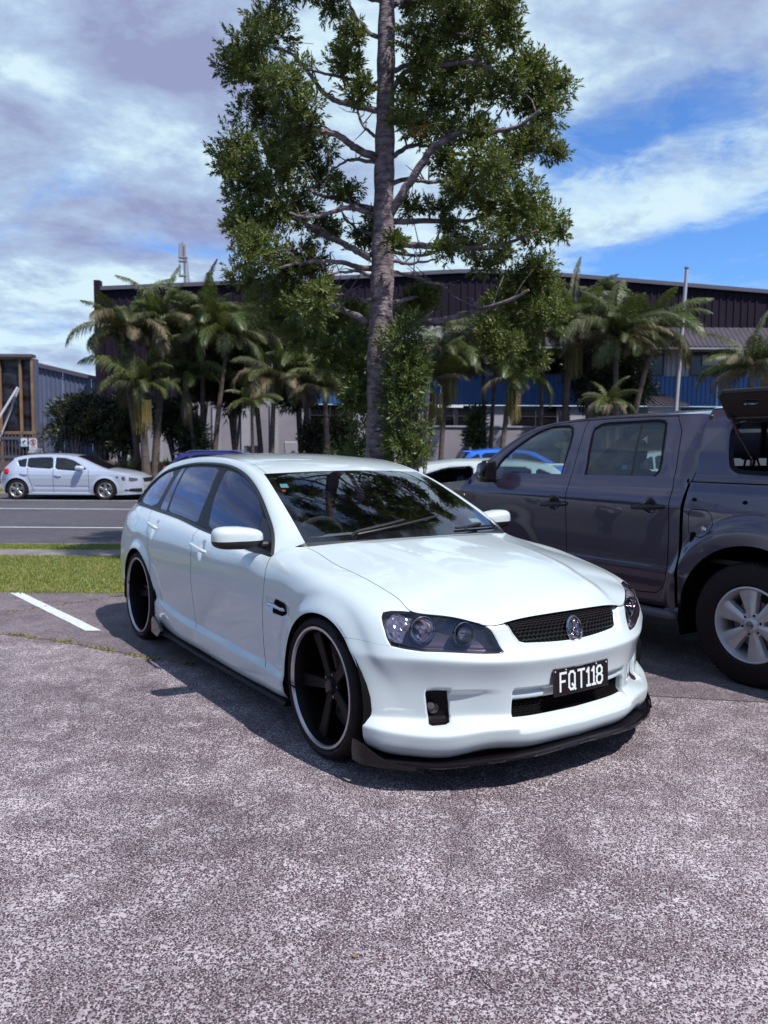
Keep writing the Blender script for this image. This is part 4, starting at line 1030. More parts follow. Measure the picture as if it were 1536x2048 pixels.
# ---------------------------------------------------------------- the dark grey ute with a canopy (x forward from the rear axle)
def superell(c, r, e, n=24, m=14):
    mb = MB(); mb.smooth = True; f = lambda a: math.copysign(abs(a)**e, a); V = []
    for i in range(n):
        for j in range(m+1):
            a = 2*math.pi*i/n; b = -math.pi/2+math.pi*j/m; V.append((c[0]+r[0]*f(math.sin(b)), c[1]+r[1]*f(math.cos(b))*f(math.cos(a)), c[2]+r[2]*f(math.cos(b))*f(math.sin(a))))
    return mb.add(V, [(i*(m+1)+j, ((i+1) % n)*(m+1)+j, ((i+1) % n)*(m+1)+j+1, i*(m+1)+j+1) for i in range(n) for j in range(m)])
UQT = (3.09, 5.52); UQY = 2.16
class Field(Patch):
    """skin y = -Y(x,z) over a rectangle of x,z"""
    def __init__(s, Y, x0, x1, z0, z1): s.Y = Y; s.u = np.linspace(x0, x1, 200); s.v = np.linspace(z0, z1, 60); s.n = 200; s.m = 60; s.disp = None
    def base(s, u, v): u = np.atleast_1d(u).astype(float); v = np.atleast_1d(v).astype(float); return np.stack([u, -s.Y(u, v), v], 1)
def gauss(d, w): return np.exp(-(d/w)**2)
def build_ute():
    t = thing('pickup_truck', 'dark grey double cab pickup with a canopy whose side window is propped open', 'pickup', (UQT[0], UQT[1], 0), UQY)
    pm = M['ute_paint']
    AR = [(0.0, .39, .515), (3.2, .39, .50)]
    def Ys(x, z):
        y = msp([.30, .40, .50, .60, .66, .70, .90, 1.06, 1.12, 1.17, 1.24, 1.32], np.array([.83, .868, .890, .905, .918, .912, .915, .925, .928, .918, .885, .855])[:, None], np.clip(z, .3, 1.32))[:, 0]
        # bed side is flatter above the shoulder
        bed = sstep(.56, .46, x); y = y*(1-bed)+bed*np.interp(z, [.3, .5, .7, 1.1, 1.22, 1.285, 1.32], [.84, .90, .915, .925, .915, .895, .87])
        for xc, zc, r in AR:
            d = np.hypot(x-xc, z-zc)-r; y = y+.038*(1-sstep(.10, .20, d))*(z > .3); y = y-.010*gauss(d-.145, .035)
        y = y-.30*sstep(3.45, 4.35, x)**1.7-.16*sstep(-.9, -1.3, x)**2
        # door handle dishes
        for hx, hz in ((1.71, 1.075), (.79, 1.11)): y = y-.022*(1-sstep(.02, .065, np.hypot(x-hx, z-hz)))
        # pressed line low on the doors
        y = y-.007*gauss(z-.70, .018)*sstep(.70, .8, x)*sstep(2.7, 2.6, x)
        # fuel flap moulding
        return y
    S_ = Field(Ys, -1.35, 4.2, .30, 1.32)
    rr = lambda p, k=2, f=.2: rounded(p, k, f=f)
    gap = [(.548, .40), (.535, .62), (.529, .98), (.520, 1.12), (.508, 1.21), (.495, 1.29), (.49, 1.36)]
    rd = [(.66, 1.36), (.627, 1.26), (.627, .98), (.636, .66), (.66, .56), (.72, .495), (.85, .482), (1.57, .478)]
    bg = [(1.595, 1.36), (1.593, 1.217), (1.582, .73), (1.575, .478)]
    fd = [(1.575, .478), (2.55, .478), (2.66, .53), (2.72, .66), (2.78, .95), (2.84, 1.08), (2.86, 1.13)]
    flap = rr([(.47, .93), (.335, .925), (.285, 1.0), (.295, 1.08), (.34, 1.11), (.47, 1.11)], 2, .16)
    rail = [(.52, 1.292), (-1.35, 1.292)]
    def top(x): return np.interp(x, [-1.35, .53, .531, 2.62, 2.86, 3.1, 3.6, 4.0, 4.2], [1.288, 1.288, 1.32, 1.30, 1.135, 1.12, 1.10, 1.04, .98])
    outline = [(x, float(top(x))) for x in np.concatenate([np.linspace(-1.35, .53, 3), np.linspace(.531, 4.2, 40)])]+[(4.2, .30), (3.55, .44), (2.80, .42), (2.6, .385), (.55, .40), (.40, .44), (-.55, .5), (-1.35, .5)]
    arch = [[(xc+r*math.cos(a), zc+r*math.sin(a)) for a in np.linspace(-.35, math.pi+.35, 44)] for xc, zc, r in AR]
    gaps = [strip(sub(g, 3*len(g)), w) for g, w in ((gap, .026), (rd, .007), (bg, .007), (fd, .007), (flap+[flap[0]], .005))]
    parts = [(None, lambda c: ~pip(c, outline)), (None, arch[0]), (None, arch[1])]+[(None, g) for g in gaps]+[('rear_door', rd[::-1]+[(1.575, .478), (1.593, 1.217), (1.595, 1.36)][0:3]), ('front_door', bg+fd[1:]+[(2.86, 1.36)]), ('fuel_flap', flap), ('bed', lambda c: c[:, 0] < np.interp(c[:, 1], [.4, .98, 1.12, 1.29], [.548, .529, .52, .495])), ('fender', lambda c: c[:, 0] > 2.5)]
    sd = skin(S_, np.arange(-1.35, 4.21, .016), np.arange(.30, 1.33, .016), [outline]+arch+gaps, parts, vscale=1, flipn=False, eps=(.006, .006), name='ute')
    both('cab_side', sd['body'], pm, t); be = both('bed_side', sd['bed'], pm, t); fe = both('fender', sd['fender'], pm, t)
    dr = both('door', sd['rear_door'], pm, t); df = both('door', sd['front_door'], pm, t); obj('fuel_flap', flip_y(sd['fuel_flap'], 'fuel_flap'), pm, be[1])
    for g, w in ((gap, .07), (rd, .03), (bg, .03), (fd, .03), (flap+[flap[0]], .02)): both('seam_backing', ribbon(S_, sub(g, 3*len(g)), w, .014 if w < .05 else .035, -1).mesh('seam_backing'), M['void'], t)
    # cab upper side
    def Yu(x, z):
        y = np.interp(z, [1.15, 1.24, 1.30, 1.5, 1.68, 1.745, 1.79], [.905, .876, .858, .785, .700, .662, .61])
        y = y-.02*sstep(2.3, 2.9, x)-.025*sstep(.75, .52, x)*sstep(1.2, 1.5, z)+.0
        # raised window surround
        return y
    U_ = Field(Yu, .40, 3.0, 1.10, 1.80)
    def ztop(x): return np.interp(x, [.50, .60, .75, 1.2, 1.7, 1.95, 2.12, 2.3, 2.5, 2.7, 2.86, 2.95], [1.752, 1.762, 1.767, 1.765, 1.752, 1.733, 1.705, 1.640, 1.520, 1.375, 1.235, 1.15])
    o2 = [(x, float(ztop(x))) for x in np.linspace(.50, 2.95, 50)]+[(2.95, 1.10), (2.86, 1.135), (2.62, 1.225), (1.6, 1.24), (.62, 1.26), (.515, 1.27), (.508, 1.30), (.485, 1.39), (.495, 1.55), (.505, 1.70)]
    fw = rr([(1.775, 1.685), (1.735, 1.62), (1.725, 1.40), (1.725, 1.232), (2.50, 1.20), (2.535, 1.26), (2.46, 1.40), (2.30, 1.53), (2.12, 1.64), (1.97, 1.683)], 2, .15)
    rw = rr([(1.515, 1.693), (.868, 1.712), (.842, 1.60), (.808, 1.45), (.80, 1.36), (.86, 1.285), (.97, 1.25), (1.445, 1.236), (1.46, 1.40)], 2, .12)
    def grow(p, d):
        c = np.mean(p, axis=0); q = []
        P_ = np.array(p); T = np.roll(P_, -1, 0)-np.roll(P_, 1, 0); T /= np.linalg.norm(T, axis=1)[:, None]; N = np.stack([T[:, 1], -T[:, 0]], 1); sgn = np.sign(((P_-c)*N).sum()); return [tuple(x) for x in P_+N*d*sgn]
    fwr, rwr = grow(fw, .022), grow(rw, .022)
    div = [(1.082, 1.72), (1.060, 1.708), (1.003, 1.25), (1.025, 1.24)]
    g2 = [strip(sub(g, 12), .007) for g in ([(.66, 1.10), (.64, 1.28), (.662, 1.46), (.70, 1.66), (.722, 1.73), (.76, 1.752), (1.2, 1.752), (1.6, 1.742)], [(1.593, 1.1), (1.593, 1.3), (1.598, 1.55), (1.610, 1.70), (1.60, 1.742)], [(1.6, 1.742), (1.95, 1.722), (2.10, 1.692), (2.28, 1.625), (2.48, 1.505), (2.68, 1.36), (2.80, 1.25)])]
    def dispu(P, u, v, p):
        q = np.stack([u, v], 1); d = np.full(len(u), 9.0); d = np.minimum(sdist(q, fwr), sdist(q, rwr))
        p = p.copy(); p[:, 1] += .014*sstep(.012, -.012, d)                       # glass sits in
        p[:, 1] += .010*gauss(d-.045, .02)*sstep(1.42, 1.25, v); return p
    U_.disp = dispu
    pu = [(None, lambda c: ~pip(c, o2)), ('gap', g2[0]), ('gap', g2[1]), ('gap', g2[2]), ('fglass', fw), ('divider', lambda c: pip(c, rw) & pip(c, div)), ('rglass', rw), ('rubber', fwr), ('rubber', rwr), ('fdoor', [(1.6, 1.1), (1.593, 1.3), (1.6, 1.742), (1.95, 1.722), (2.10, 1.692), (2.28, 1.625), (2.48, 1.505), (2.68, 1.36), (2.80, 1.25), (2.8, 1.1)]), ('rdoor', [(.66, 1.10), (.64, 1.28), (.662, 1.46), (.70, 1.66), (.722, 1.73), (.76, 1.752), (1.2, 1.752), (1.6, 1.742), (1.593, 1.3), (1.6, 1.1)])]
    up = skin(U_, np.arange(.46, 2.97, .02), np.arange(1.10, 1.79, .02), [o2, fw, rw, fwr, rwr, div]+g2, pu, vscale=1, flipn=False, eps=(.005, .005), name='uteup')
    both('pillar', up['body'], pm, t)
    for i in (0, 1):
        f = (lambda m, n: m if i == 0 else flip_y(m, n))
        obj('window_frame', f(up['fdoor'], 'fd'), pm, df[i]); obj('window_frame', f(up['rdoor'], 'rd'), pm, dr[i])
        obj('window', f(up['fglass'], 'fg'), M['clear_glass'], df[i]); obj('window', f(up['rglass'], 'rg'), M['ute_rear_glass'], dr[i])
        obj('window_rubber', f(up['rubber'], 'ru'), M['trim_black'], t); obj('window_divider', f(up['divider'], 'dv'), M['black_plastic'], dr[i]); obj('door_gap', f(up['gap'], 'gp'), M['void'], t)
    # roof, windscreen, bonnet: rows across
    xs = np.concatenate([np.linspace(.50, 2.12, 30), np.linspace(2.16, 2.95, 24)]); G = []
    for x in xs:
        z = float(ztop(x)); y = float(Yu(np.array([x]), np.array([z]))[0]); cz = np.interp(x, [.5, 2.0, 2.15, 2.95], [.055, .05, .04, .10]); cx = np.interp(x, [2.0, 2.2, 2.95], [0, .08, .22])
        G.append([(x+cx*(1-abs(v)**2), v*y, z+cz*(1-abs(v)**2.2)) for v in np.linspace(-1, 1, 31)])
    G = np.array(G); k = 30
    a = MB(); a.smooth = True; a.grid(G[:k+1]); 
    for v in (3, 4, 26, 27): pass
    ro = obj('roof', a, pm, t)
    b = MB(); b.smooth = True; b.grid(G[k:, 2:-2]); obj('windscreen', b, M['clear_glass'], t)
    for s in (0, 1):
        c = MB(); c.smooth = True; c.grid(G[k:, :3] if s == 0 else G[k:, -3:]); obj('windscreen_pillar', c, pm, t)
    hb = MB(); hb.smooth = True; H = []
    for x in np.linspace(2.90, 4.12, 26):
        z = float(top(x)); y = float(Ys(np.array([x]), np.array([z]))[0])-.002; cz = np.interp(x, [2.9, 3.4, 4.0, 4.12], [.06, .095, .05, .0]); H.append([(x+.12*(1-abs(v)**2)*(x > 3.6)*(x-3.6)/.5, v*y, z+cz*(1-abs(v)**3)) for v in np.linspace(-1, 1, 31)])
    hb.grid(H); obj('bonnet', hb, pm, t)
    fr = MB(); fr.smooth = True; H2 = [[(p[0]+dx, p[1], p[2]*0+z) for p in H[-1]] for z, dx in ((.98, .0), (.85, .05), (.7, .07), (.5, .08), (.4, .0))]; fr.grid(H2); obj('front_bumper', fr, pm, t)
    gr = MB()
    for z in np.arange(.74, .92, .04): gr.box((4.19, -.3, z), (4.30, .3, z+.02))
    obj('grille', gr, M['chrome'], t)
    for s in (-1, 1):
        hl = MB(); hl.smooth = True; hl.bbox((3.96, s*.62-.16, .80), (4.20, s*.62+.16, .98), .05); obj('headlight', hl, M['reflector_dark'], t)
    # canopy
    def Yc(x, z): return np.interp(z, [1.28, 1.32, 1.5, 1.66, 1.72, 1.79, 1.83], [.888, .878, .828, .765, .735, .675, .60])-.02*sstep(-.9, -1.3, x)
    K_ = Field(Yc, -1.35, .52, 1.28, 1.84)
    def xk(z): return np.interp(z, [1.29, 1.32, 1.39, 1.55, 1.78, 1.83], [.478, .468, .455, .468, .482, .478])
    o3 = [(float(xk(z)), z) for z in np.linspace(1.296, 1.795, 16)]+[(-1.33, 1.795), (-1.33, 1.296)]
    cw = rr([(.275, 1.69), (-.86, 1.69), (-.88, 1.375), (.15, 1.375), (.21, 1.41)], 3, .14); cwr = grow(cw, .026)
    def dispc(P, u, v, p):
        d = sdist(np.stack([u, v], 1), cwr); p = p.copy(); p[:, 1] += .012*sstep(.012, -.01, d)+.012*sstep(-.012, -.03, d); p[:, 1] -= .006*gauss(v-1.315, .012); return p
    K_.disp = dispc
    ck = skin(K_, np.arange(-1.34, .51, .022), np.arange(1.284, 1.80, .02), [o3, cw, cwr], [(None, lambda c: ~pip(c, o3)), (None, cw), ('rubber', cwr)], vscale=1, flipn=False, eps=(.005, .005), name='cano')
    cs = both('canopy_side', ck['body'], pm, t); both('canopy_window_frame', ck['rubber'], M['trim_black'], cs[1])
    obj('canopy_window', skin(K_, np.arange(-.9, .3, .1), np.arange(1.36, 1.71, .05), [cw], [('g', cw), (None, lambda c: c[:, 0] > -9)], vscale=1, name='cg')['g'], M['privacy_glass'], cs[0])
    a = MB(); a.smooth = True; xs = np.linspace(-1.33, .482, 24)
    a.grid([[(x, v*.672, 1.793+.065*(1-abs(v)**2.4)+.0) for v in np.linspace(-1, 1, 25)] for x in xs]); a.grid([[(.482, v*(.672-(1.793-z)*.42 if z > 1.3 else .85), z+(.065*(1-abs(v)**2.4) if z > 1.79 else 0)) for v in np.linspace(-1, 1, 15)] for z in (1.793, 1.60, 1.45)]); obj('canopy_roof', a, pm, t)
    # inner wall of the canopy so that the open window looks into a real dark room
    inn = MB(); inn.box((-1.2, -.80, 1.30), (.40, -.76, 1.34)); inn.box((-1.25, -.82, .75), (.45, .82, .78)); obj('bed_floor', inn, M['black_plastic'], t)
    fr2 = MB(); fr2.bbox((.44, -.74, 1.30), (.47, .74, 1.36), .01); fr2.bbox((.44, -.68, 1.72), (.47, .68, 1.78), .01)
    for y in (-.72, -.02, .69): fr2.bbox((.44, y, 1.33), (.47, y+.05, 1.75), .01)
    obj('canopy_front_frame', fr2, M['black_plastic'], t)
    cg = MB(); cg.bbox((-.35, -.35, .78), (.2, .35, 1.50), .04); tag(obj('cargo_box', cg, M['black_plastic']), 'black box standing in the bed of the grey pickup under its canopy', 'box'); 
    cbo = bpy.data.objects['cargo_box']; cbo.location = (UQT[0], UQT[1], 0); cbo.rotation_euler = (0, 0, UQY)
    # the propped-open window
    hx0, hx1 = .285, -.90
    hz, hy = 1.728, .770; oz, oy = 1.888, .905
    fl = MB(); fl.smooth = True
    def fp(x, f, n=0): return (x, hy+(oy-hy)*f+n*.76, hz+(oz-hz)*f-n*.65)
    rows = []
    pr_ = [(hx0, .0), (hx0+.0, .82), (hx0-.035, 1.0), (hx1+.035, 1.0), (hx1, .85), (hx1, 0)]
    V = [fp(x, f, 0) for x, f in pr_]+[fp(x, f, .022) for x, f in pr_]; n = 6
    fl.add(V, [tuple(range(n)), tuple(range(n, 2*n))[::-1]]+[(i, (i+1) % n, n+(i+1) % n, n+i) for i in range(n)])
    flo = obj('canopy_flap', fl.mesh('flap', False), M['satin_black'], t)
    fe_ = MB(); fe_.smooth = True; fe_.tube([fp(x, f, .010) for x, f in pr_+pr_[:1]], .016, 8); fe_.bbox((hx1, hy-.035, hz-.03), (hx0, hy+.005, hz+.01), .01); obj('flap_frame', fe_, M['black_plastic'], flo)
    lt = MB(); lt.smooth = True; lt.lathe([(.001, -.012), (.012, -.010), (.013, 0)], 16, Matrix.Translation(fp(.12, .62, .03))); lt.tube([fp(.12, .62, .035), fp(.07, .60, .04), fp(.03, .585, .035)], .005, 6); obj('flap_latch', lt, M['chrome'], flo)
    st = MB(); st.smooth = True; st.tube([(.262, .80, 1.722), (.215, .765, 1.585)], .011, 8); st.tube([(.215, .765, 1.585), (.155, .72, 1.45)], .005, 8); obj('gas_strut', st, M['red_black'], flo)
    rdm = MB(); rdm.grid([[(-1.335, v*(.665-(z-1.8)*.9 if z > 1.8 else .86-(z-1.3)*.40), z) for v in np.linspace(-1, 1, 9)] for z in (1.29, 1.5, 1.75, 1.80)]); rdm.add([(-1.335, v*.665, 1.80) for v in np.linspace(-1, 1, 15)]+[(-1.335, v*.665, 1.793+.065*(1-abs(v)**2.4)) for v in np.linspace(-1, 1, 15)], [(i, i+1, 16+i, 15+i) for i in range(14)]); cd = obj('canopy_rear_door', rdm, pm, t)
    rgl = MB(); rgl.bbox((-1.345, -.60, 1.38), (-1.338, .60, 1.72), .003); obj('rear_glass', rgl, M['window_gloss'], cd)
    # tail, bumper
    tg = MB(); tg.bbox((-1.36, -.80, .55), (-1.31, .80, 1.28), .012); obj('tailgate', tg, pm, t); 
    rbm = MB(); rbm.bbox((-1.50, -.85, .42), (-1.30, .85, .60), .03); obj('rear_bumper', rbm, M['chrome'], t)
    # under parts
    u = MB(); u.box((-1.25, -.62, .36), (3.9, .62, .55)); u.box((.60, -.84, .40), (2.62, .84, .55)); u.box((-1.25, -.70, .55), (.48, .70, .75)); u.box((2.75, -.55, .5), (3.95, .55, .95)); obj('chassis', u, M['void'], t)
    for s in (1, -1):
        sb = MB(); sb.smooth = True; sb.tube([(.56, s*.86, .345), (.60, s*.90, .350), (.75, s*.915, .352), (2.5, s*.915, .352), (2.64, s*.90, .35), (2.68, s*.86, .345)], [.03]+[.040]*4+[.03], 12)
        for x in (.9, 1.6, 2.3): sb.tube([(x, s*.9, .35), (x, s*.6, .42)], .02, 6)
        obj('side_step', sb, M['step_grey'], t)
        for xc, zc, r in AR:
            li = MB(); a = np.linspace(-.3, math.pi+.3, 20); li.grid([[(xc+(r+.01)*math.cos(b), s*y, max(zc+(r+.01)*math.sin(b), .2)) for y in (.93, .50)] for b in a]); li.grid([[(xc+q*math.cos(b), s*.50, max(zc+q*math.sin(b), .2)) for q in (r+.01, .02)] for b in a]); obj('arch_liner', li, M['void'], t)
    for (x, s) in ((0, 1), (0, -1), (3.2, 1), (3.2, -1)):
        w = wheel_at('wheel', t, x, .925*s, .398, s)
        make_wheel_parts(w, None, .398, .243, .265, 6, M['alloy_bright'], .045, None, spoke_w=(.050, .135), rot=.18+math.pi/6 if s > 0 else .3, hubdepth=.020, style='ridge', tread=84)
        if s > 0:
            mk = MB(); a_ = np.linspace(0, 2*math.pi, 21)[:-1]; mk.tube(np.stack([.019*np.cos(a_), 0*a_+.0015, .019*np.sin(a_)], 1), .0022, 5, closed=True); mk.box((-.024, -.001, -.005), (.024, .003, .005)); obj('cap_emblem', mk, M['chrome_dark'], w)
    # handles, mirror, details
    for hx, hz, d in ((1.72, 1.068, df), (.80, 1.103, dr)):
        for i, s in enumerate((-1, 1)):
            h = MB(); h.smooth = True; X = [(hx+dx, s*(.925+dy), hz-dx*.06) for dx, dy in ((-.135, .0), (-.12, .022), (-.05, .030), (.05, .030), (.12, .022), (.135, .0))]; h.tube(X, [.012, .018, .019, .019, .018, .012], 8)
            h.lathe([(.001, -.004), (.045, -.002), (.052, .004)], 24, Matrix.Translation((hx-.01, s*.905, hz)) @ Matrix.Rotation(0 if s < 0 else math.pi, 4, 'Z')); obj('door_handle', h, M['satin_black'], d[i])
    lk = MB(); lk.smooth = True; lk.lathe([(.001, -.008), (.018, -.006), (.02, 0)], 20, Matrix.Translation((.325, .958, .985)) @ Matrix.Rotation(math.pi, 4, 'Z')); lk.lathe([(.001, -.011), (.008, -.010), (.009, -.004)], 16, Matrix.Translation((.325, .958, .985)) @ Matrix.Rotation(math.pi, 4, 'Z')); obj('fuel_lock', lk, M['chrome'], be[1])
    for x in (.43, .065):
        bp = MB(); bp.smooth = True; bp.lathe([(.001, -.01), (.011, -.008), (.013, 0)], 14, Matrix.Translation((x, .925, 1.175)) @ Matrix.Rotation(math.pi, 4, 'Z')); obj('rubber_stud', bp, M['void'], be[1])
    for s in (1, -1):
        mr = superell((2.42, s*1.01, 1.315), (.045, .072, .098), .5); mo = obj('mirror', mr, M['satin_black'], t)
        m2 = superell((2.46, s*1.01, 1.305), (.07, .068, .088), .6); obj('mirror_shell', m2, M['chrome_dark'], mo)
        m3 = MB(); m3.smooth = True; m3.tube([(2.47, s*.86, 1.24), (2.47, s*.97, 1.25)], .03, 8); obj('mirror_arm', m3, M['satin_black'], mo)
    # cabin
    dm = MB(); dm.smooth = True; dm.grid([[(x, v*.74, z) for v in np.linspace(-1, 1, 9)] for x, z in ((2.95, 1.10), (2.75, 1.18), (2.55, 1.20), (2.42, 1.16), (2.40, .9))]); obj('dashboard', dm, M['dash'], t)
    steering(t, (2.28, -.38, 1.13), .35)
    for y in (-.38, .38): s = seat_mb(.52, hgt=.60); obj('seat', s, M['seat_grey'] if y > 0 else M['seat'], t, loc=(1.75, y, .68))
    obj('rear_seat', seat_mb(1.3, hgt=.58), M['seat'], t, loc=(.98, 0, .74)); cf = MB(); cf.box((.55, -.84, .55), (2.6, .84, .60)); cf.box((.52, -.78, .6), (.56, .78, 1.30)); obj('cab_floor', cf, M['interior'], t)
    for s in (1, -1):
        dc = MB(); dc.bbox((.7, s*.845-.02, .6), (2.6, s*.845+.02, 1.225), .01); obj('door_card', dc, M['interior'], t)
    return t
M['ute_paint'] = paint('dark_grey_metallic_paint', (.060, .046, .076), .5, .28, dirt=.06)
M['ute_rear_glass'] = glass('ute_rear_glass', (.42, .46, .48), 1.5)
M['alloy_bright'] = varied('bright_alloy', (.62, .60, .62), (.54, .52, .54), 20, .38, metal=.55)
M['window_gloss'] = mat('black_glass', (.01, .01, .012), .05, 0, 1)
M['red_black'] = mat('dark_strut', (.03, .01, .01), .4); M['step_grey'] = mat('step_grey', (.10, .09, .12), .35, .2); M['chrome_dark'] = mat('dark_chrome', (.25, .25, .28), .12, 1)
UTE = build_ute()
# ---------------------------------------------------------------- ground, road, verge
def asphalt(name, dark, light, amount, chip=115, patch=.35, cracks=True):
    dark = tuple(c*K for c in dark); light = tuple(c*K for c in light); m = mat(name, dark, .85); t = NT(m.node_tree); b = t.n['Principled BSDF']; tc = t.node('ShaderNodeTexCoord'); v = tc.outputs['Object']
    nd = t.node('ShaderNodeTexNoise'); nd.inputs['Scale'].default_value = chip*.8; t.link(v, nd.inputs['Vector'])
    mx = t.node('ShaderNodeVectorMath'); mx.operation = 'MULTIPLY_ADD'; mx.inputs[1].default_value = (.006, .006, .0); t.link(nd.outputs['Color'], mx.inputs[0]); t.link(v, mx.inputs[2])
    vo = t.node('ShaderNodeTexVoronoi'); vo.feature = 'DISTANCE_TO_EDGE'; vo.inputs['Scale'].default_value = chip; t.link(mx.outputs[0], vo.inputs['Vector'])
    vc = t.node('ShaderNodeTexVoronoi'); vc.inputs['Scale'].default_value = chip; t.link(mx.outputs[0], vc.inputs['Vector'])
    fine = t.noise(v, chip*1.5, 3, .6); big = t.noise(v, 1.1, 5, .6); mid = t.noise(v, 5, 5, .6); wide = t.noise(v, .35, 4, .6)
    # worn pale binder between the dark chips, in patches
    thr = t.math('ADD', t.math('MULTIPLY', t.math('ADD', t.math('MULTIPLY', big, .6), t.math('MULTIPLY', mid, .5)), patch), amount-patch*.55)
    e = t.math('SUBTRACT', thr, t.math('MULTIPLY', vo.outputs['Distance'], 1.0)); e = t.math('ADD', e, t.math('MULTIPLY', t.math('SUBTRACT', fine, .5), .42))
    f = t.ramp(e, [(.02, 0), (.09, 1)])
    hs = t.node('ShaderNodeSeparateColor'); t.link(vc.outputs['Color'], hs.inputs[0])
    dk = t.mix(hs.outputs[0], tuple(c*.62 for c in dark), tuple(c*1.55 for c in dark))
    st_ = t.math('MULTIPLY', t.ramp(hs.outputs[2], [(.80, 0), (.84, 1)]), t.ramp(t.math('ADD', vo.outputs['Distance'], t.math('MULTIPLY', t.math('SUBTRACT', fine, .5), .25)), [(.05, 0), (.12, .8)])); f = t.math('MAXIMUM', f, t.math('MULTIPLY', st_, t.ramp(mid, [(.40, .25), (.60, 1)])))
    lt = t.mix(t.noise(v, chip*.6, 2), tuple(c*.7 for c in light), light)
    col = t.mix(f, dk, lt)
    stain = t.ramp(wide, [(.35, .72), (.55, 1.0)]); col = t.mix(1.0, col, stain, 'MULTIPLY')
    if cracks:
        ck = t.node('ShaderNodeTexVoronoi'); ck.feature = 'DISTANCE_TO_EDGE'; ck.inputs['Scale'].default_value = .42
        n3 = t.node('ShaderNodeTexNoise'); n3.inputs['Scale'].default_value = 1.6; n3.inputs['Detail'].default_value = 8; t.link(v, n3.inputs['Vector'])
        m3 = t.node('ShaderNodeVectorMath'); m3.operation = 'MULTIPLY_ADD'; m3.inputs[1].default_value = (.55, .55, 0); t.link(n3.outputs['Color'], m3.inputs[0]); t.link(v, m3.inputs[2]); t.link(m3.outputs[0], ck.inputs['Vector'])
        cf = t.ramp(ck.outputs['Distance'], [(.0, .8), (.0018, .5), (.0040, 0)]); cf = t.math('MULTIPLY', cf, t.ramp(t.noise(v, .8, 3), [(.50, 0), (.62, .75)]))
        col = t.mix(cf, col, (.02, .015, .018))
    t.link(col, b.inputs['Base Color'])
    bp = t.node('ShaderNodeBump'); bp.inputs['Strength'].default_value = .8; bp.inputs['Distance'].default_value = .003
    h = t.math('ADD', t.math('MINIMUM', t.math('MULTIPLY', vo.outputs['Distance'], 2.2), .5), t.math('MULTIPLY', fine, .25)); t.link(h, bp.inputs['Height']); t.link(bp.outputs[0], b.inputs['Normal'])
    t.link(t.math('SUBTRACT', .92, t.math('MULTIPLY', hs.outputs[1], .25)), b.inputs['Roughness']); return m
M['asphalt'] = asphalt('chipseal_asphalt', (.050, .024, .034), (.80, .70, .735), .094, 102, .19)
M['asphalt_old'] = asphalt('old_fine_asphalt', (.066, .040, .050), (.52, .45, .48), .095, 120, .18)
M['road'] = asphalt('road_asphalt', (.058, .048, .062), (.17, .155, .175), .07, 60, .18, False)
M['concrete'] = varied('footpath_concrete', (.22, .19, .19), (.15, .13, .135), 3, .9, .001, 60)
M['grass_soil'] = varied('mown_grass_base', (.13, .16, .035), (.22, .19, .075), 3, .95, .01, 60)
M['road_paint'] = varied('white_road_paint', (.62, .66, .66), (.40, .40, .42), 40, .7, .0008, 200, lo=.45, hi=.75)
M['bark_soil'] = varied('bark_mulch', (.075, .045, .040), (.035, .022, .020), 12, .95, .03, 30)
def sheet(name, pts, z, m, nx=1, thick=None):
    mb = MB(); mb.add([(x, y, z if np.isscalar(z) else z[i]) for i, (x, y) in enumerate(pts)], [tuple(range(len(pts)))]); o = obj(name, mb, m); return tag(o, kind='structure')
sheet('ground', [(-400, -60), (400, -60), (400, 600), (-400, 600)], -.03, M['bark_soil'])
seam = [(-9, 7.6), (-5.2, 6.9), (-3.4, 6.42), (-2.9, 6.28), (-2.35, 6.02), (-1.75, 5.66), (-1.2, 5.40), (-.7, 5.24), (.2, 5.05), (2.2, 4.7), (12, 3.2)]
sheet('car_park', [(-30, -30), (40, -30), (40, 8.12), (-30, 8.30)], 0.0, M['asphalt'])
sheet('car_park_old_asphalt', seam+[(40, -1), (40, 8.10), (-30, 8.28), (-30, 10)][0:0]+[(16, 2.6), (40, 2.6), (40, 8.10), (-30, 8.28), (-30, 9.6)][0:4]+[(-30, 11)][0:0], .004, M['asphalt_old'])
# white bay line, worn paint on the asphalt
bl = MB(); P0 = np.array([[-3.84, 8.13], [-2.43, 6.44]]); W0 = .125
rr_ = random.Random(5); L_ = []; R_ = []
for i in range(25):
    f = i/24; c = P0[0]*(1-f)+P0[1]*f; L_.append((c[0]-.0+rr_.uniform(-.003, .003), c[1]-.0, .008)); R_.append((c[0]+W0+rr_.uniform(-.003, .003), c[1]+.01, .008))
bl.add(L_+R_, [(i, 25+i, 26+i, i+1) for i in range(24)]); tag(obj('bay_line', bl, M['road_paint']), kind='structure')
GR = .010
tag(obj('grass_verge', MB().box((-40, 8.2, -.05), (-.9+42, 10.92, GR)), M['grass_soil']), kind='structure')
fp = MB()
for i in range(-14, 18): fp.box((i*2.5+.006, 10.925, -.05), (i*2.5+2.494, 11.62, .012))
tag(obj('footpath', fp, M['concrete']), kind='structure')
tag(obj('grass_strip', MB().box((-40, 11.625, -.05), (41, 12.25, .012)), M['grass_soil']), kind='structure')
kb = MB(); kb.bbox((-40, 12.252, -.1), (41, 12.40, .015), .015); tag(obj('kerb', kb, M['concrete']), kind='structure')
sheet('road', [(-60, 12.38), (60, 12.38), (60, 24.5), (-60, 24.5)], -.012, M['road'])
for nm, y, w in (('lane_line', 15.05, .11), ('lane_line', 19.7, .13), ('parking_edge_line', 22.95, .10)): sheet(nm, [(-50, y), (50, y), (50, y+w), (-50, y+w)], -.006, M['road_paint'])
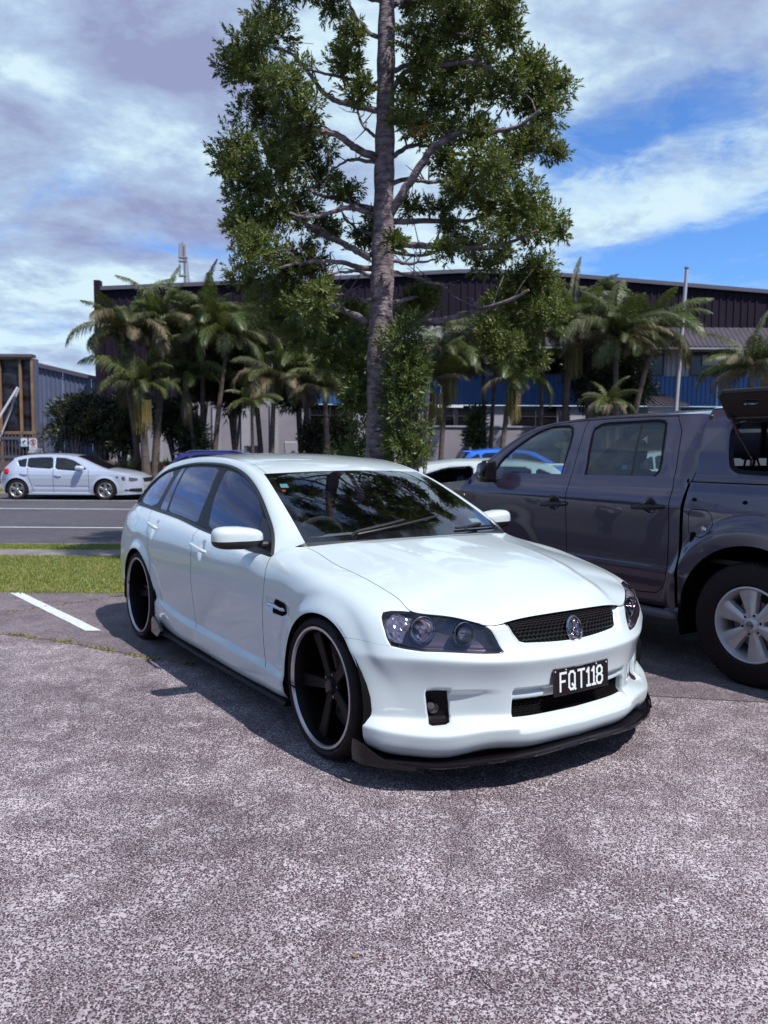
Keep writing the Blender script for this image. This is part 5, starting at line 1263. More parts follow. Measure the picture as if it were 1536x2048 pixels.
kb = MB(); kb.bbox((-60, 24.45, -.1), (60, 24.60, .12), .02); tag(obj('far_kerb', kb, M['concrete']), kind='structure')
def bank(y): return float(np.interp(y, [24.6, 25.6, 25.61, 26.6, 26.61, 30, 34, 60], [.12, .22, .22, .30, .34, .75, 1.05, 1.2]))
def bank_strip(name, y0, y1, m):
    mb = MB(); ys = np.linspace(y0, y1, 8); mb.grid([[(x, y, bank(min(max(y, y0+.001), y1-.001))) for y in ys] for x in np.linspace(-60, 60, 30)]); tag(obj(name, mb, m), kind='structure')
bank_strip('far_grass_verge', 24.6, 25.6, M['grass_soil']); bank_strip('far_footpath', 25.6, 26.6, M['concrete']); bank_strip('garden_bed', 26.6, 60, M['bark_soil'])
# grass blades (uncountable)
def blades(name, x0, x1, y0, y1, n, z, h, seed, cols, dens=None):
    r = np.random.default_rng(seed); n = int(n); x = r.uniform(x0, x1, n); y = r.uniform(y0, y1, n)
    a = r.uniform(0, 2*np.pi, n); hh = h*r.uniform(.45, 1.25, n); w = .0035+.003*r.random(n); lean = r.uniform(.1, .8, n)*hh; la = r.uniform(0, 2*np.pi, n)
    b = np.stack([x, y, np.full(n, z)], 1); dx = np.stack([np.cos(a)*w, np.sin(a)*w, 0*a], 1); t_ = b+np.stack([np.cos(la)*lean, np.sin(la)*lean, hh], 1); mid = b+np.stack([np.cos(la)*lean*.35, np.sin(la)*lean*.35, hh*.6], 1)
    V = np.stack([b-dx, b+dx, mid+dx*.7, mid-dx*.7, t_], 1).reshape(-1, 3)
    me = bpy.data.meshes.new(name); k = np.arange(n)*5
    F = np.concatenate([np.stack([k, k+1, k+2, k+3], 1).ravel().reshape(-1, 4)]); T = np.stack([k+3, k+2, k+4], 1)
    me.from_pydata(V.tolist(), [], F.tolist()+T.tolist()); me.materials.clear()
    o = obj(name, me, cols); return tag(o, kind='stuff')
def leafmat(name, c1, c2, c3=None, rough=.5, trans=.25, scale=3.0, rnd=True):
    c1 = tuple(c*K for c in c1); c2 = tuple(c*K for c in c2); c3 = tuple(c*K for c in c3) if c3 else None; m = mat(name, c1, rough); t = NT(m.node_tree); b = t.n['Principled BSDF']; tc = t.node('ShaderNodeTexCoord')
    f = t.ramp(t.noise(tc.outputs['Object'], scale, 5, .7), [(.35, 0), (.65, 1)]); col = t.mix(f, c1, c2)
    if c3: col = t.mix(t.ramp(t.noise(tc.outputs['Object'], scale*9, 2, .5), [(.60, 0), (.72, 1)]), col, c3)
    t.link(col, b.inputs['Base Color'])
    if trans:
        tr = t.node('ShaderNodeBsdfTranslucent'); mx = t.node('ShaderNodeMixShader'); mx.inputs[0].default_value = trans
        t.link(t.mix(1.0, col, (1.1, 1.25, .6), 'MULTIPLY'), tr.inputs[0]); o = t.n['Material Output']
        t.link(b.outputs[0], mx.inputs[1]); t.link(tr.outputs[0], mx.inputs[2]); t.link(mx.outputs[0], o.inputs[0])
    return m
M['blade'] = leafmat('grass_blade', (.15, .21, .030), (.25, .26, .055), (.36, .31, .12), .6, .3, 1.5)
blades('verge_grass', -6.6, 1.2, 8.15, 10.95, 50000, GR-.003, .032, 1, M['blade']); blades('ragged_grass_edge', -6.6, 1.2, 8.04, 8.2, 900, .006, .026, 7, M['blade']); blades('roadside_grass', -7.5, -.5, 11.64, 12.24, 12000, .010, .034, 2, M['blade'])
blades('far_verge_grass', -16, -3, 24.65, 25.5, 5000, .15, .10, 3, M['blade'])
def crack(pts, w, seed):
    r = np.random.default_rng(seed); P = sub([px_g(a, b) for a, b in pts], 60); P = P+np.cumsum(r.normal(0, .004, P.shape), 0)*.5; ww = w*(.5+r.random(60)); T = np.gradient(P, axis=0); T /= np.linalg.norm(T, axis=1)[:, None]; N = np.stack([-T[:, 1], T[:, 0]], 1)
    m_ = MB(); m_.grid(np.stack([np.c_[P+N*ww[:, None]/2, np.full(60, .006)], np.c_[P-N*ww[:, None]/2, np.full(60, .006)]], 1)); tag(obj('asphalt_crack', m_, M['crack']), kind='structure')
def px_g(x, y): D = 1600*EYE/(y-900); return ((x-768)/1600*D, D)
M['crack'] = varied('dark_crack', (.05, .032, .04), (.14, .11, .12), 60, .95)
crack([(970, 1585), (958, 1640), (945, 1665), (928, 1690)], .0032, 1); crack([(912, 1735), (900, 1780), (884, 1830)], .0026, 2)
# moss and weeds along the seam and the crack
def moss(name, line, n, seed, w=.03):
    r = np.random.default_rng(seed); P = sub(line, 400); idx = r.integers(0, 400, n); keep = (np.sin(idx*.08+seed)+r.random(n)*1.6) > .55; idx = idx[keep]; n = len(idx)
    c = P[idx]+np.stack([r.normal(0, w*.5, n), r.normal(0, w, n)], 1); mb = MB()
    for (x, y), k in zip(c, r.random(n)):
        h = .004+.014*k**3; s = .006+.012*k; a = k*40; mb.add([(x-s*math.cos(a), y-s*math.sin(a), .004), (x+s*math.cos(a), y+s*math.sin(a), .004), (x+s*.3, y, .004+h), (x-s*math.sin(a), y+s*math.cos(a), .0045)], [(0, 1, 2), (0, 3, 2), (0, 1, 3)])
    tag(obj(name, mb, M['moss']), kind='stuff')
M['moss'] = leafmat('moss', (.16, .15, .045), (.24, .20, .09), None, .9, 0, 8)
moss('seam_moss', [(-3.2, 6.36), (-2.9, 6.28), (-2.35, 6.02), (-1.75, 5.66), (-1.3, 5.44)], 700, 2, .018); moss('crack_moss', [(-3.6, 7.05), (-3.3, 7.3), (-2.9, 7.75), (-2.6, 8.05)], 240, 3, .02)
for i, (x, y, n) in enumerate(((-2.45, 6.07, 24), (-3.55, 7.15, 26), (-2.72, 7.98, 34), (-2.05, 5.83, 16))):
    r = random.Random(i); mb = MB()
    for k in range(n):
        a = r.uniform(0, 6.28); l = r.uniform(.03, .08); p = np.array([x+r.uniform(-.04, .04), y+r.uniform(-.02, .02), .004]); q = p+[math.cos(a)*l*.7, math.sin(a)*l*.7, l*.5]; w = np.array([-math.sin(a), math.cos(a), 0])*.003; mb.add([p-w, p+w, q], [(0, 1, 2)])
    tag(obj('weed_tuft', mb, M['blade']), ['small grass tuft in the asphalt seam left of the wagon', 'small weed in the crack beside the white bay line', 'flat weed patch where the crack meets the grass verge', 'tiny weed at the seam nearest the wagon'][i], 'weed', 'weeds growing in the asphalt cracks')
# twig and pale scraps on the asphalt
tw = MB(); tw.tube([(.212, 2.17, .006), (.268, 2.183, .014), (.312, 2.177, .006)], .0015, 5); tw.tube([(.268, 2.183, .014), (.248, 2.135, .005)], .0012, 5); tw.tube([(.268, 2.183, .014), (.29, 2.13, .010), (.323, 2.088, .005)], .0015, 5)
tag(obj('twig', tw, mat('twig_bark', (.035, .018, .025), .9)), 'thin dry forked twig lying on the asphalt in the foreground', 'twig')
dl = MB(); dl.add([(-.088, 2.252, .009), (-.076, 2.258, .011), (-.070, 2.247, .008), (-.080, 2.243, .007)], [(0, 1, 2, 3)]); tag(obj('dry_leaf', dl, mat('dry_leaf', (.22, .14, .05), .8)), 'small yellow dry leaf on the asphalt below the wagon', 'leaf')
# ---------------------------------------------------------------- buildings
def px(x, y, D): return (x-768)/1600*D, EYE+(900-y)/1600*D
M['clad_purple'] = varied('dark_purple_steel_cladding', (.013, .008, .017), (.020, .012, .025), .6, .7, metal=.0); M['clad_purple'].node_tree.nodes['Principled BSDF'].inputs['Specular IOR Level'].default_value = .12
M['clad_blue'] = varied('blue_steel_cladding', (.028, .105, .30), (.036, .125, .34), .5, .5)
M['clad_grey'] = varied('blue_grey_steel_cladding', (.13, .15, .24), (.10, .12, .20), .6, .5)
M['clad_white'] = varied('off_white_panel', (.42, .42, .47), (.34, .33, .38), .8, .7)
M['wall_white'] = varied('painted_block_wall', (.33, .31, .36), (.25, .23, .28), .5, .85)
M['roof_iron'] = varied('weathered_roof_iron', (.055, .042, .062), (.030, .022, .034), 1.2, .8)
M['window_dark'] = mat('dark_window_glass', (.010, .008, .011), .15)
M['frame_grey'] = mat('grey_window_frame', (.30, .30, .33), .4)
M['timber'] = varied('pine_timber', (.30, .175, .095), (.20, .115, .065), 4, .8)
M['wrap'] = varied('black_building_wrap', (.012, .010, .015), (.022, .018, .026), 2, .35, .06, 1.2)
def clad(x0, x1, zb, zt, y, pitch=.30, rib=.035, w=.06, nsteps=None):
    """ribbed steel sheet facing -y; zb, zt may be functions of x"""
    fb = zb if callable(zb) else (lambda x: zb); ft = zt if callable(zt) else (lambda x: zt); X = []
    x = x0
    while x < x1-1e-6:
        for dx, dy in ((0, 0), (pitch-w*2, 0), (pitch-w*1.6, -rib), (pitch-w*.4, -rib)):
            if x+dx < x1: X.append((x+dx, dy))
        x += pitch
    X.append((x1, 0)); mb = MB(); mb.grid([[(a, y+d, fb(a)), (a, y+d, ft(a))] for a, d in X]); return mb
def sheets(name, parent, m, x0, x1, zb, zt, y, width=3.0, **k):
    x = x0
    while x < x1-.05:
        e = min(x+width, x1); obj(name, clad(x+.004, e-.004, zb, zt, y, **k), m, parent); x = e
D0 = 34.0
def roofz(x):
    xp = x/D0*1600+768; return EYE+(900-np.interp(xp, [150, 205, 480, 787, 900, 1000, 1103, 1362, 1536, 2100], [592, 589, 576, 560, 552, 552, 557, 576, 589, 640]))/1600*D0
def big_building():
    t = thing('warehouse', 'long dark purple warehouse with blue band, white wall and low gable behind the palms', 'building', (0, D0, 0))
    X = lambda p: px(p, 0, D0)[0]; Z = lambda p: px(0, p, D0)[1]
    xL = X(206); xR = X(2050)
    xb = X(606)
    sheets('cladding_sheet', t, M['clad_purple'], xL, xb, Z(805), roofz, 0, width=2.4)
    sheets('cladding_sheet', t, M['clad_purple'], xb, xR, Z(656), roofz, 0, width=3.2)
    sheets('blue_panel', t, M['clad_blue'], xb, xR, Z(810), Z(752), -.12, width=2.9, pitch=.19, rib=.03, w=.035)
    # side wall and roof behind
    s = MB(); s.grid([[(xL, 0, .9), (xL, 0, float(roofz(xL)))], [(xL, 30, .9), (xL, 30, float(roofz(xL)))]]); s.grid([[(x, 0.02, float(roofz(x))), (x, 30, float(roofz(x)))] for x in np.linspace(xL, xR, 20)]); obj('roof', s, M['clad_purple'], t)
    fl = MB(); xs = np.linspace(xL-.1, xR, 40); fl.grid([[(x, -.18, float(roofz(x))-.06), (x, -.18, float(roofz(x))+.10), (x, .12, float(roofz(x))+.12)] for x in xs]); obj('roof_flashing', fl, M['roof_edge'], t)
    cp = MB(); cp.box((xL-.14, -.25, .9), (xL+.10, .1, Z(573))); obj('corner_post', cp, M['clad_purple'], t)
    # upper floor strip between awning and blue band
    w = MB(); w.box((xb, .0, Z(752)), (xR, .06, Z(656))); obj('upper_wall', w, M['clad_white'], t)
    ups = [(620, 700), (760, 830), (860, 945), (990, 1040), (1065, 1140), (1178, 1318), (1372, 1480), (1500, 1640), (1700, 1850)]
    for a, b in ups:
        x0, x1 = X(a), X(b); n = max(1, round((x1-x0)/1.3)); wn = obj('window', MB().box((x0, -.05, Z(749)), (x1, .0, Z(702))), M['window_dark'], t)
        f = MB(); 
        for k in range(n+1): xx = x0+(x1-x0)*k/n; f.box((xx-.03, -.09, Z(750)), (xx+.03, -.051, Z(701)))
        f.box((x0-.03, -.092, Z(750)-.02), (x1+.03, -.052, Z(750)+.06)); obj('window_frame', f, M['frame_dark'], wn)
    for a, b in ((700, 760), (830, 860), (945, 990), (1040, 1065), (1140, 1178), (1318, 1372), (1480, 1500)):
        obj('white_panel', clad(X(a)+.01, X(b)-.01, Z(751), Z(700), -.02, pitch=.2, rib=.03, w=.04), M['clad_white'], t)
    # awning of corrugated iron
    xa = X(905); aw = MB(); aw.smooth = True; G = []
    for x in np.arange(xa, xR, .05): h = .025*math.cos(x*2*math.pi/.2); G.append([(x, -.02, Z(656)+h), (x, -1.15, Z(700)+h)])
    aw.grid(G); obj('awning', aw.mesh('awning', False), M['roof_iron'], t); ab = MB(); ab.box((xa, -1.17, Z(700)-.10), (xR, -1.11, Z(700)-.03)); ab.box((xa, -1.1, Z(700)-.08), (xR, -.05, Z(700)-.05)); obj('awning_beam', ab, M['frame_grey'], t)
    # ground floor: white wall left of the blue band
    obj('white_wall', MB().box((xL+.3, -.05, .8), (xb, .05, Z(806))), M['wall_white'], t)
    for k in range(1, 7):
        xx = xL+(xb-xL)*k/7; obj('wall_pier', MB().box((xx-.16, -.13, .8), (xx+.16, -.055, Z(810))), M['clad_white'], t)
    # ground floor under the blue band
    obj('ground_floor_wall', MB().box((xb, .02, .8), (xR, .12, Z(811))), M['clad_white'], t)
    for a, b in ((620, 700), (790, 835), (850, 905), (912, 960), (1025, 1110), (1118, 1135), (1180, 1230), (1345, 1530), (1560, 1800)):
        x0, x1 = X(a), X(b); n = max(1, round((x1-x0)/.9)); wn = obj('window', MB().box((x0, -.03, Z(853)), (x1, .015, Z(812))), M['window_dark'], t); f = MB()
        for k in range(n+1): xx = x0+(x1-x0)*k/n; f.box((xx-.025, -.06, Z(853)), (xx+.025, -.031, Z(812)))
        f.box((x0, -.062, Z(832)-.02), (x1, -.032, Z(832)+.02)); obj('window_frame', f, M['frame_dark'], wn)
    lw = MB(); lw.box((X(835), -1.6, .7), (xR, -1.45, Z(856))); obj('low_front_wall', lw, M['wall_white'], t); lc = MB(); lc.box((X(835)-.03, -1.65, Z(856)), (xR, -1.40, Z(853))); obj('wall_capping', lc, M['clad_white'], t)
    obj('strip_light', MB().box((X(872), -.40, Z(816)), (X(922), -.30, Z(811))), M['tube_light'], t)
    # small porch
    po = MB(); x0, x1, xt0, xt1 = X(1262), X(1342), X(1262), X(1318)
    po.add([(x0, -1.7, Z(812)), (x1, -1.7, Z(812)), (xt1, -.15, Z(789)), (xt0, -.15, Z(789)), (x0, -1.7, Z(815)), (x1, -1.7, Z(815))], [(0, 1, 2, 3), (0, 4, 5, 1)]); pr = obj('porch_roof', po, M['roof_iron'], t)
    for k in range(9):
        f = k/8; a = np.array([x0+(x1-x0)*f, -1.7, Z(812)]); b = np.array([xt0+(xt1-xt0)*f, -.15, Z(789)]); rbm = MB(); rbm.tube([a+[0, 0, .02], b+[0, 0, .02]], .022, 5); obj('roof_rib', rbm, M['roof_iron'], pr)
    obj('porch_wall', MB().box((x0+.1, -1.6, .7), (x1-.3, -1.5, Z(815))), M['clad_white'], pr)
    # wall boxes seen between the trunks
    for a, b, c, d, m in ((575, 607, 885, 912, 'clad_white'), (360, 392, 868, 905, 'clad_white'), (498, 530, 893, 912, 'frame_grey')): bx = MB(); bx.bbox((X(a), -1.2, Z(d)), (X(b), -.7, Z(c)), .03); obj('wall_box', bx, M[m], t)
    gl = MB(); gl.box((X(1393), -.12, Z(730)), (X(1425), -.06, Z(710))); obj('air_conditioner', gl, M['clad_white'], t)
    return t
M['roof_edge'] = mat('roof_flashing', (.10, .085, .12), .5); M['frame_dark'] = mat('dark_frame', (.04, .03, .045), .5)
M['tube_light'] = mat('white_light_tube', (.9, .9, .9), .5)
big_building()
def left_shed():
    D = 37.0; X = lambda p: px(p, 0, D)[0]; Z = lambda p: px(0, p, D)[1]
    t = thing('steel_shed', 'blue grey corrugated steel shed with sloping roofline at the left', 'building', (0, D, 0))
    ft = lambda x: float(np.interp(x, [X(70), X(215)], [Z(735), Z(768)])); sheets('cladding_sheet', t, M['clad_grey'], X(74), X(260), .6, ft, 0, width=1.3, pitch=.21, rib=.03, w=.04)
    fl = MB(); fl.grid([[(x, -.14, ft(x)-.06), (x, -.14, ft(x)+.12), (x, .3, ft(x)+.14)] for x in np.linspace(X(70), X(260), 8)]); obj('roof_flashing', fl, M['roof_edge'], t)
    rf = MB(); rf.grid([[(x, 0, ft(x)), (x, 12, ft(x))] for x in np.linspace(X(70), X(260), 6)]); obj('roof', rf, M['clad_grey'], t)
    obj('downpipe', MB().box((X(75), -.25, Z(850)), (X(81), -.1, Z(737))), M['clad_white'], t)
    obj('window', MB().box((X(118), -.1, Z(815)), (X(136), -.03, Z(806))), M['window_dark'], t)
    f = MB(); f.box((X(117), -.12, Z(806)), (X(137), -.08, Z(804))); f.box((X(117), -.12, Z(817)), (X(137), -.08, Z(815))); obj('window_frame', f, M['clad_white'], t)
    dw = MB(); dw.box((X(152), -.1, Z(812)), (X(170), -.03, Z(800))); obj('vent', dw, M['window_dark'], t)
    return t
left_shed()
def timber_front():
    D = 33.0; X = lambda p: px(p, 0, D)[0]; Z = lambda p: px(0, p, D)[1]
    t = thing('unfinished_building', 'unfinished timber framed building front covered in black wrap', 'building', (0, D, 0))
    g = []; r = random.Random(3)
    w = MB(); w.smooth = True; xs = np.linspace(X(-90), X(72), 60); zs = np.linspace(.5, Z(725), 40)
    w.grid([[(x, .10+.03*math.sin(z*7+math.sin(x*5)*1.3+x*2)+.02*math.sin(z*17+x*3), z) for z in zs] for x in xs]); obj('building_wrap', w, M['wrap'], t)
    for p in (-60, -22, 6, 47, 70): obj('stud', MB().box((X(p)-.042, -.08, .5), (X(p)+.042, .02, Z(724))), M['timber'], t)
    for z in (Z(723), Z(870)): obj('timber_plate', MB().box((X(-90), -.09, z-.06), (X(73), .03, z+.06)), M['timber'], t)
    obj('top_plate', MB().box((X(-90), -.20, Z(722)), (X(73), .25, Z(722)+.12)), M['roof_edge'], t)
    for a, b in (((2, 805), (-30, 845)), ((45, 782), (8, 900))):
        br = MB(); br.tube([(X(a[0]), -.12, Z(a[1])), (X(b[0]), -.6, Z(b[1]))], .045, 4); obj('brace', br, M['clad_white'] if a[0] > 10 else M['timber'], t)
    obj('side_wall', MB().box((X(72), .05, .5), (X(74.5), .4, Z(724))), M['clad_grey'], t)
    # prop leaning from the yard
    pr = MB(); pr.tube([(X(49), -.4, Z(782)), (X(-6), -2.6, .45)], .05, 8); obj('leaning_prop', pr, M['clad_white'], t)
timber_front()
def yard():
    D = 29.0; X = lambda p: px(p, 0, D)[0]; Z = lambda p: px(0, p, D)[1]; zb = bank(D)-.25
    t = thing('steel_fence', 'dark steel picket fence with top rail in front of the timber yard', 'fence', (0, D, 0))
    for z in (Z(881), Z(918)): obj('rail', MB().box((X(-120), -.03, z-.05), (X(78), .03, z+.05)), M['fence_grey'], t)
    x = X(-60)
    while x < X(78): obj('picket', MB().box((x-.012, -.012, zb), (x+.012, .012, Z(869))), M['fence_grey'], t); x += .13
    obj('fence_post', MB().box((X(78), -.08, zb), (X(88), .08, Z(851))), M['fence_grey'], t)
    for a in (92, 100, 108): pass
    g = thing('gate_panel', 'blue grey metal gate beside the shed at the end of the fence', 'gate', (0, D+.3, 0))
    obj('gate_leaf', clad(X(88), X(113), zb, Z(850), 0, pitch=.14, rib=.02, w=.03), M['clad_grey'], g); obj('gate_frame', MB().box((X(88), -.05, Z(852)), (X(113), .02, Z(848))), M['fence_grey'], g)
    # signs
    s = thing('camera_sign', 'small white security camera sign on the steel fence', 'sign', (X(51.5), D-.06, Z(889)))
    obj('sign_board', MB().box((-.11, -.006, -.15), (.11, .006, .15)), M['sign_white'], s); c = MB(); c.prism([(-.07, .02), (.03, .08), (.07, .05), (-.02, -.01)], -.012, -.007, axes=(0, 2, 1)); c.box((-.05, -.012, -.04), (-.03, -.007, .01)); c.box((-.07, -.012, -.05), (-.01, -.007, -.04)); obj('camera_mark', c, M['plate_black'], s)
    for k in range(3): obj('text_line', MB().box((-.07, -.009, -.12+k*.022), (.07, -.007, -.112+k*.022)), M['frame_grey'], s)
    s = thing('no_entry_sign', 'white sign with a red barred circle on the steel fence', 'sign', (X(69.5), D-.06, Z(893)))
    obj('sign_board', MB().box((-.145, -.006, -.22), (.145, .006, .22)), M['sign_white'], s); a = np.linspace(0, 2*math.pi, 25)[:-1]; c = MB(); c.tube(np.stack([.10*np.cos(a), 0*a-.01, .08+.10*np.sin(a)], 1), .011, 6, closed=True); c.tube([(-.07, -.01, .15), (.07, -.01, .01)], .010, 6); obj('barred_circle', c, M['red_lens'], s)
    p = MB(); p.box((-.018, -.012, .03), (.018, -.007, .10)); p.lathe([(.001, -.012), (.02, -.012), (.02, -.007)], 12, Matrix.Translation((0, 0, .13))); p.box((-.05, -.012, .075), (.05, -.007, .09)); p.box((-.035, -.012, .005), (-.012, -.007, .04)); p.box((.012, -.012, .005), (.035, -.007, .04)); obj('figure_mark', p, M['plate_black'], s)
    for k in range(4): obj('text_line', MB().box((-.09, -.009, -.17+k*.03), (.09, -.007, -.158+k*.03)), M['frame_grey'], s)
    # pallets with blue bags
    for i, (a, b, zt) in enumerate(((12, 40, 884), (44, 76, 903), (12, 40, 905))):
        pl = thing('pallet_stack', ['upper stack of timber pallets with blue wrap behind the fence', 'brown pallet stack behind the no entry sign', 'lower pallet stack under the blue wrapped one'][i], 'pallets', (X(a), D+1.2, 0), 0, 'pallets stacked behind the fence')
        w = X(b)-X(a); z = Z(zt)-.75
        for k in range(5): obj('pallet_board', MB().box((0, 0, z+k*.16), (w, .9, z+k*.16+.045)), M['timber'], pl)
        for k in range(3): obj('pallet_block', MB().box((w*k/2.3, .05, z), (w*k/2.3+.09, .85, z+.66)), M['timber'], pl)
    for i, (a, b, c, d) in enumerate(((14, 36, 889, 884), (16, 40, 900, 895))):
        bg = MB(); bg.smooth = True; bg.bbox((X(a), .9, Z(c)), (X(b), 1.8, Z(d)+.04), .04); tag(obj('blue_bag', bg, mat('blue_bag%d' % i, (.03, .14, .45), .5), loc=(0, D, 0)), ['flat blue bag lying on the upper pallets', 'long blue bag lying lower on the pallets'][i], 'bag', 'blue bags on the pallets')
    mb = thing('letterbox', 'small white letterbox with pitched top in front of the shed gate', 'letterbox', (X(96), D-1.0, bank(D-1)))
    h = Z(903)-bank(D-1); obj('box_body', MB().bbox((-.17, -.15, h-.42), (.2, .15, h-.12), .01), M['clad_white'], mb); b = MB(); b.prism([(-.2, h-.12), (.26, h-.12), (.20, h+.02), (-.08, h+.05)], -.18, .18, axes=(0, 2, 1)); obj('box_roof', b, M['clad_white'], mb); obj('box_post', MB().box((-.04, -.04, 0), (.04, .04, h-.42)), M['frame_grey'], mb)
    for k in (-.08, .06): obj('box_slot', MB().box((k, -.156, h-.34), (k+.08, -.151, h-.24)), M['frame_dark'], mb)
M['fence_grey'] = mat('fence_steel', (.12, .11, .14), .5, .3); M['sign_white'] = mat('sign_white', (.68, .68, .70), .5)
yard()
def mast():
    D = 90.0; x, zt = px(371, 498, D); t = thing('telecom_mast', 'tall grey telecom mast with antenna panels beyond the warehouse roof', 'mast', (x, D, 0))
    p = MB(); p.smooth = True; p.tube([(.6, 0, 0), (.45, 0, px(0, 580, D)[1]), (.28, 0, px(0, 530, D)[1]), (.02, 0, zt)], [.42, .36, .22, .10], 10); obj('mast_pole', p, M['steel'], t)
    for k, (dx, z0, z1) in enumerate(((-.28, 500, 530), (.30, 502, 532), (-.30, 540, 560), (.34, 538, 562), (.02, 498, 524))): 
        o = MB(); o.bbox((dx-.10+.2*(k > 1)*0, -.3, px(0, z1, D)[1]), (dx+.10, -.1, px(0, z0, D)[1]), .03); obj('antenna', o, M['mast_red'] if k in (0, 1) else M['steel'], t)
    r = MB()
    for z in (527, 534, 562): r.box((-.45, -.35, px(0, z, D)[1]-.07), (.5, .3, px(0, z, D)[1]+.07))
    obj('mount_ring', r, M['frame_grey'], t)
M['mast_red'] = mat('mast_faded', (.35, .27, .30), .6)
mast()
D = 30.0; fx, fz = px(1358.5, 540, D); bx_, bz_ = px(1341, 900, D)
fpole = thing('flagpole', 'slim white flagpole leaning slightly in front of the warehouse', 'pole', (bx_, D, bank(D)-.05)); m_ = MB(); m_.smooth = True; m_.tube([(0, 0, 0), ((fx-bx_)*.5, 0, (fz-.7)*.52), (fx-bx_, 0, fz-.75)], [.085, .078, .065], 12); obj('shaft', m_, M['clad_white'], fpole); c_ = MB(); c_.smooth = True; c_.lathe([(.001, 0), (.09, .02), (.09, .07), (.001, .09)], 12, Matrix.Translation((fx-bx_, 0, fz-.75)) @ Matrix.Rotation(math.pi/2, 4, 'X')); obj('finial', c_, M['frame_grey'], fpole)
# ---------------------------------------------------------------- unseen block added behind the viewpoint to darken reflections and cut sky fill
def reflection_block():
    t = thing('added_reflection_block', 'unseen low grey block with dark panels, added behind the viewpoint to darken reflections', 'building', (0, -15, 0))
    obj('wall', MB().box((-34, -.3, 0), (40, 0, 5.6)), varied('block_wall', (.20, .18, .19), (.14, .12, .14), .6, .9), t)
    obj('roof', MB().box((-34.5, -12, 5.6), (40.5, .7, 5.9)), M['roof_iron'], t)
    for k in range(7): obj('dark_block_panel', clad(-30+k*10, -24.5+k*10, 0.02, 4.2, .0, pitch=.1, rib=.0, w=.02) if False else MB().box((-30+k*10, .001, 0), (-24.5+k*10, .05, 4.2)), M['window_dark'], t)
reflection_block()
# ---------------------------------------------------------------- the big tree
DT = 9.35
M['tree_bark'] = varied('lichen_bark', (.27, .215, .23), (.085, .06, .068), 9, .95, .02, 22, lo=.40, hi=.62, stretch=(1, 1, 2.2))
M['tree_leaf'] = leafmat('tree_leaf', (.075, .100, .018), (.145, .170, .030), (.20, .22, .095), .58, .26, 2.2)
M['tree_leaf_lit'] = leafmat('young_leaf', (.12, .155, .030), (.075, .11, .025), (.19, .20, .07), .5, .3, 3.0)  # pale green leaf colour of the trunk shrub
M['dead_leaf'] = leafmat('rust_leaf', (.35, .07, .02), (.25, .05, .02), None, .6, .2)
def leaf_cloud(name, mt, centres, seed, leaf=(.050, .010), per=12, parent=None, spread=1.0, up=.5, shell=.62, kind='stuff', sprig=.10, lumps=0):
    """centres: (x,y,z, rx,ry,rz, n sprigs); every sprig is a whorl of narrow leaves"""
    r = np.random.default_rng(seed); B = []; A = []
    if lumps:
        cs2 = []
        for (cx, cy, cz, rx, ry, rz, n) in centres:
            k = lumps; q = .50
            for i in range(k):
                dd = r.normal(size=3); dd /= np.linalg.norm(dd); f = r.uniform(.45, .85); u_ = r.uniform(.75, 1.2); cs2.append((cx+dd[0]*rx*f, cy+dd[1]*ry*f, cz+dd[2]*rz*f, rx*q*u_, ry*q*u_, rz*q*u_*1.1, n/k*1.25))
        centres = cs2
    for (cx, cy, cz, rx, ry, rz, n) in centres:
        n = int(n); d = r.normal(size=(n, 3)); d /= np.linalg.norm(d, axis=1)[:, None]; rad = shell+(1-shell)*r.random(n)**.6; rad = np.where(r.random(n) < .22, r.random(n)**.5*.8, rad)
        lump = 1+.20*np.sin(d[:, 0]*5+cx*3)*np.cos(d[:, 2]*6+cz)+.12*np.sin(d[:, 1]*9+cy); p = np.array([cx, cy, cz])+d*np.array([rx, ry, rz])*(rad*lump)[:, None]
        ax = d+np.array([0, 0, up])+r.normal(size=(n, 3))*.35; ax /= np.linalg.norm(ax, axis=1)[:, None]; B.append(p); A.append(ax)
    B = np.concatenate(B); A = np.concatenate(A); n = len(B)
    t = np.linspace(0, 1, per); side = np.cross(A, r.normal(size=(n, 3))); side /= np.linalg.norm(side, axis=1)[:, None]; oth = np.cross(A, side)
    ang = np.arange(per)*2.4+r.uniform(0, 6.28, (n, 1)); L = leaf[0]*(.7+.6*r.random((n, per))); 
    base = B[:, None]+A[:, None]*(t*sprig)[None, :, None]
    rad_ = side[:, None]*np.cos(ang)[..., None]+oth[:, None]*np.sin(ang)[..., None]
    dirv = rad_*(.85-.45*t)[None, :, None]+A[:, None]*(.35+.75*t)[None, :, None]; dirv /= np.linalg.norm(dirv, axis=2)[..., None]
    w = np.cross(dirv, A[:, None]+.01); w /= np.maximum(np.linalg.norm(w, axis=2), 1e-6)[..., None]; w *= leaf[1]*(.8+.4*r.random((n, per)))[..., None]
    mid = base+dirv*(L*.5)[..., None]; tip = base+dirv*L[..., None]+np.array([0, 0, -.1])*L[..., None]
    V = np.stack([base, mid+w*.5, tip, mid-w*.5], 2).reshape(-1, 3); k = np.arange(n*per)*4
    me = bpy.data.meshes.new(name); me.vertices.add(len(V)); me.vertices.foreach_set('co', V.ravel()); me.loops.add(len(V)); me.loops.foreach_set('vertex_index', np.arange(len(V))); me.polygons.add(len(k)); me.polygons.foreach_set('loop_start', k); me.polygons.foreach_set('loop_total', np.full(len(k), 4)); me.update(calc_edges=True)
    o = obj(name, me, mt, parent); return tag(o, kind=kind) if kind else o
def wpt(x, y, dy=0.0):
    D = DT+dy; X, Z = px(x, y, D); return np.array([X, D, Z])
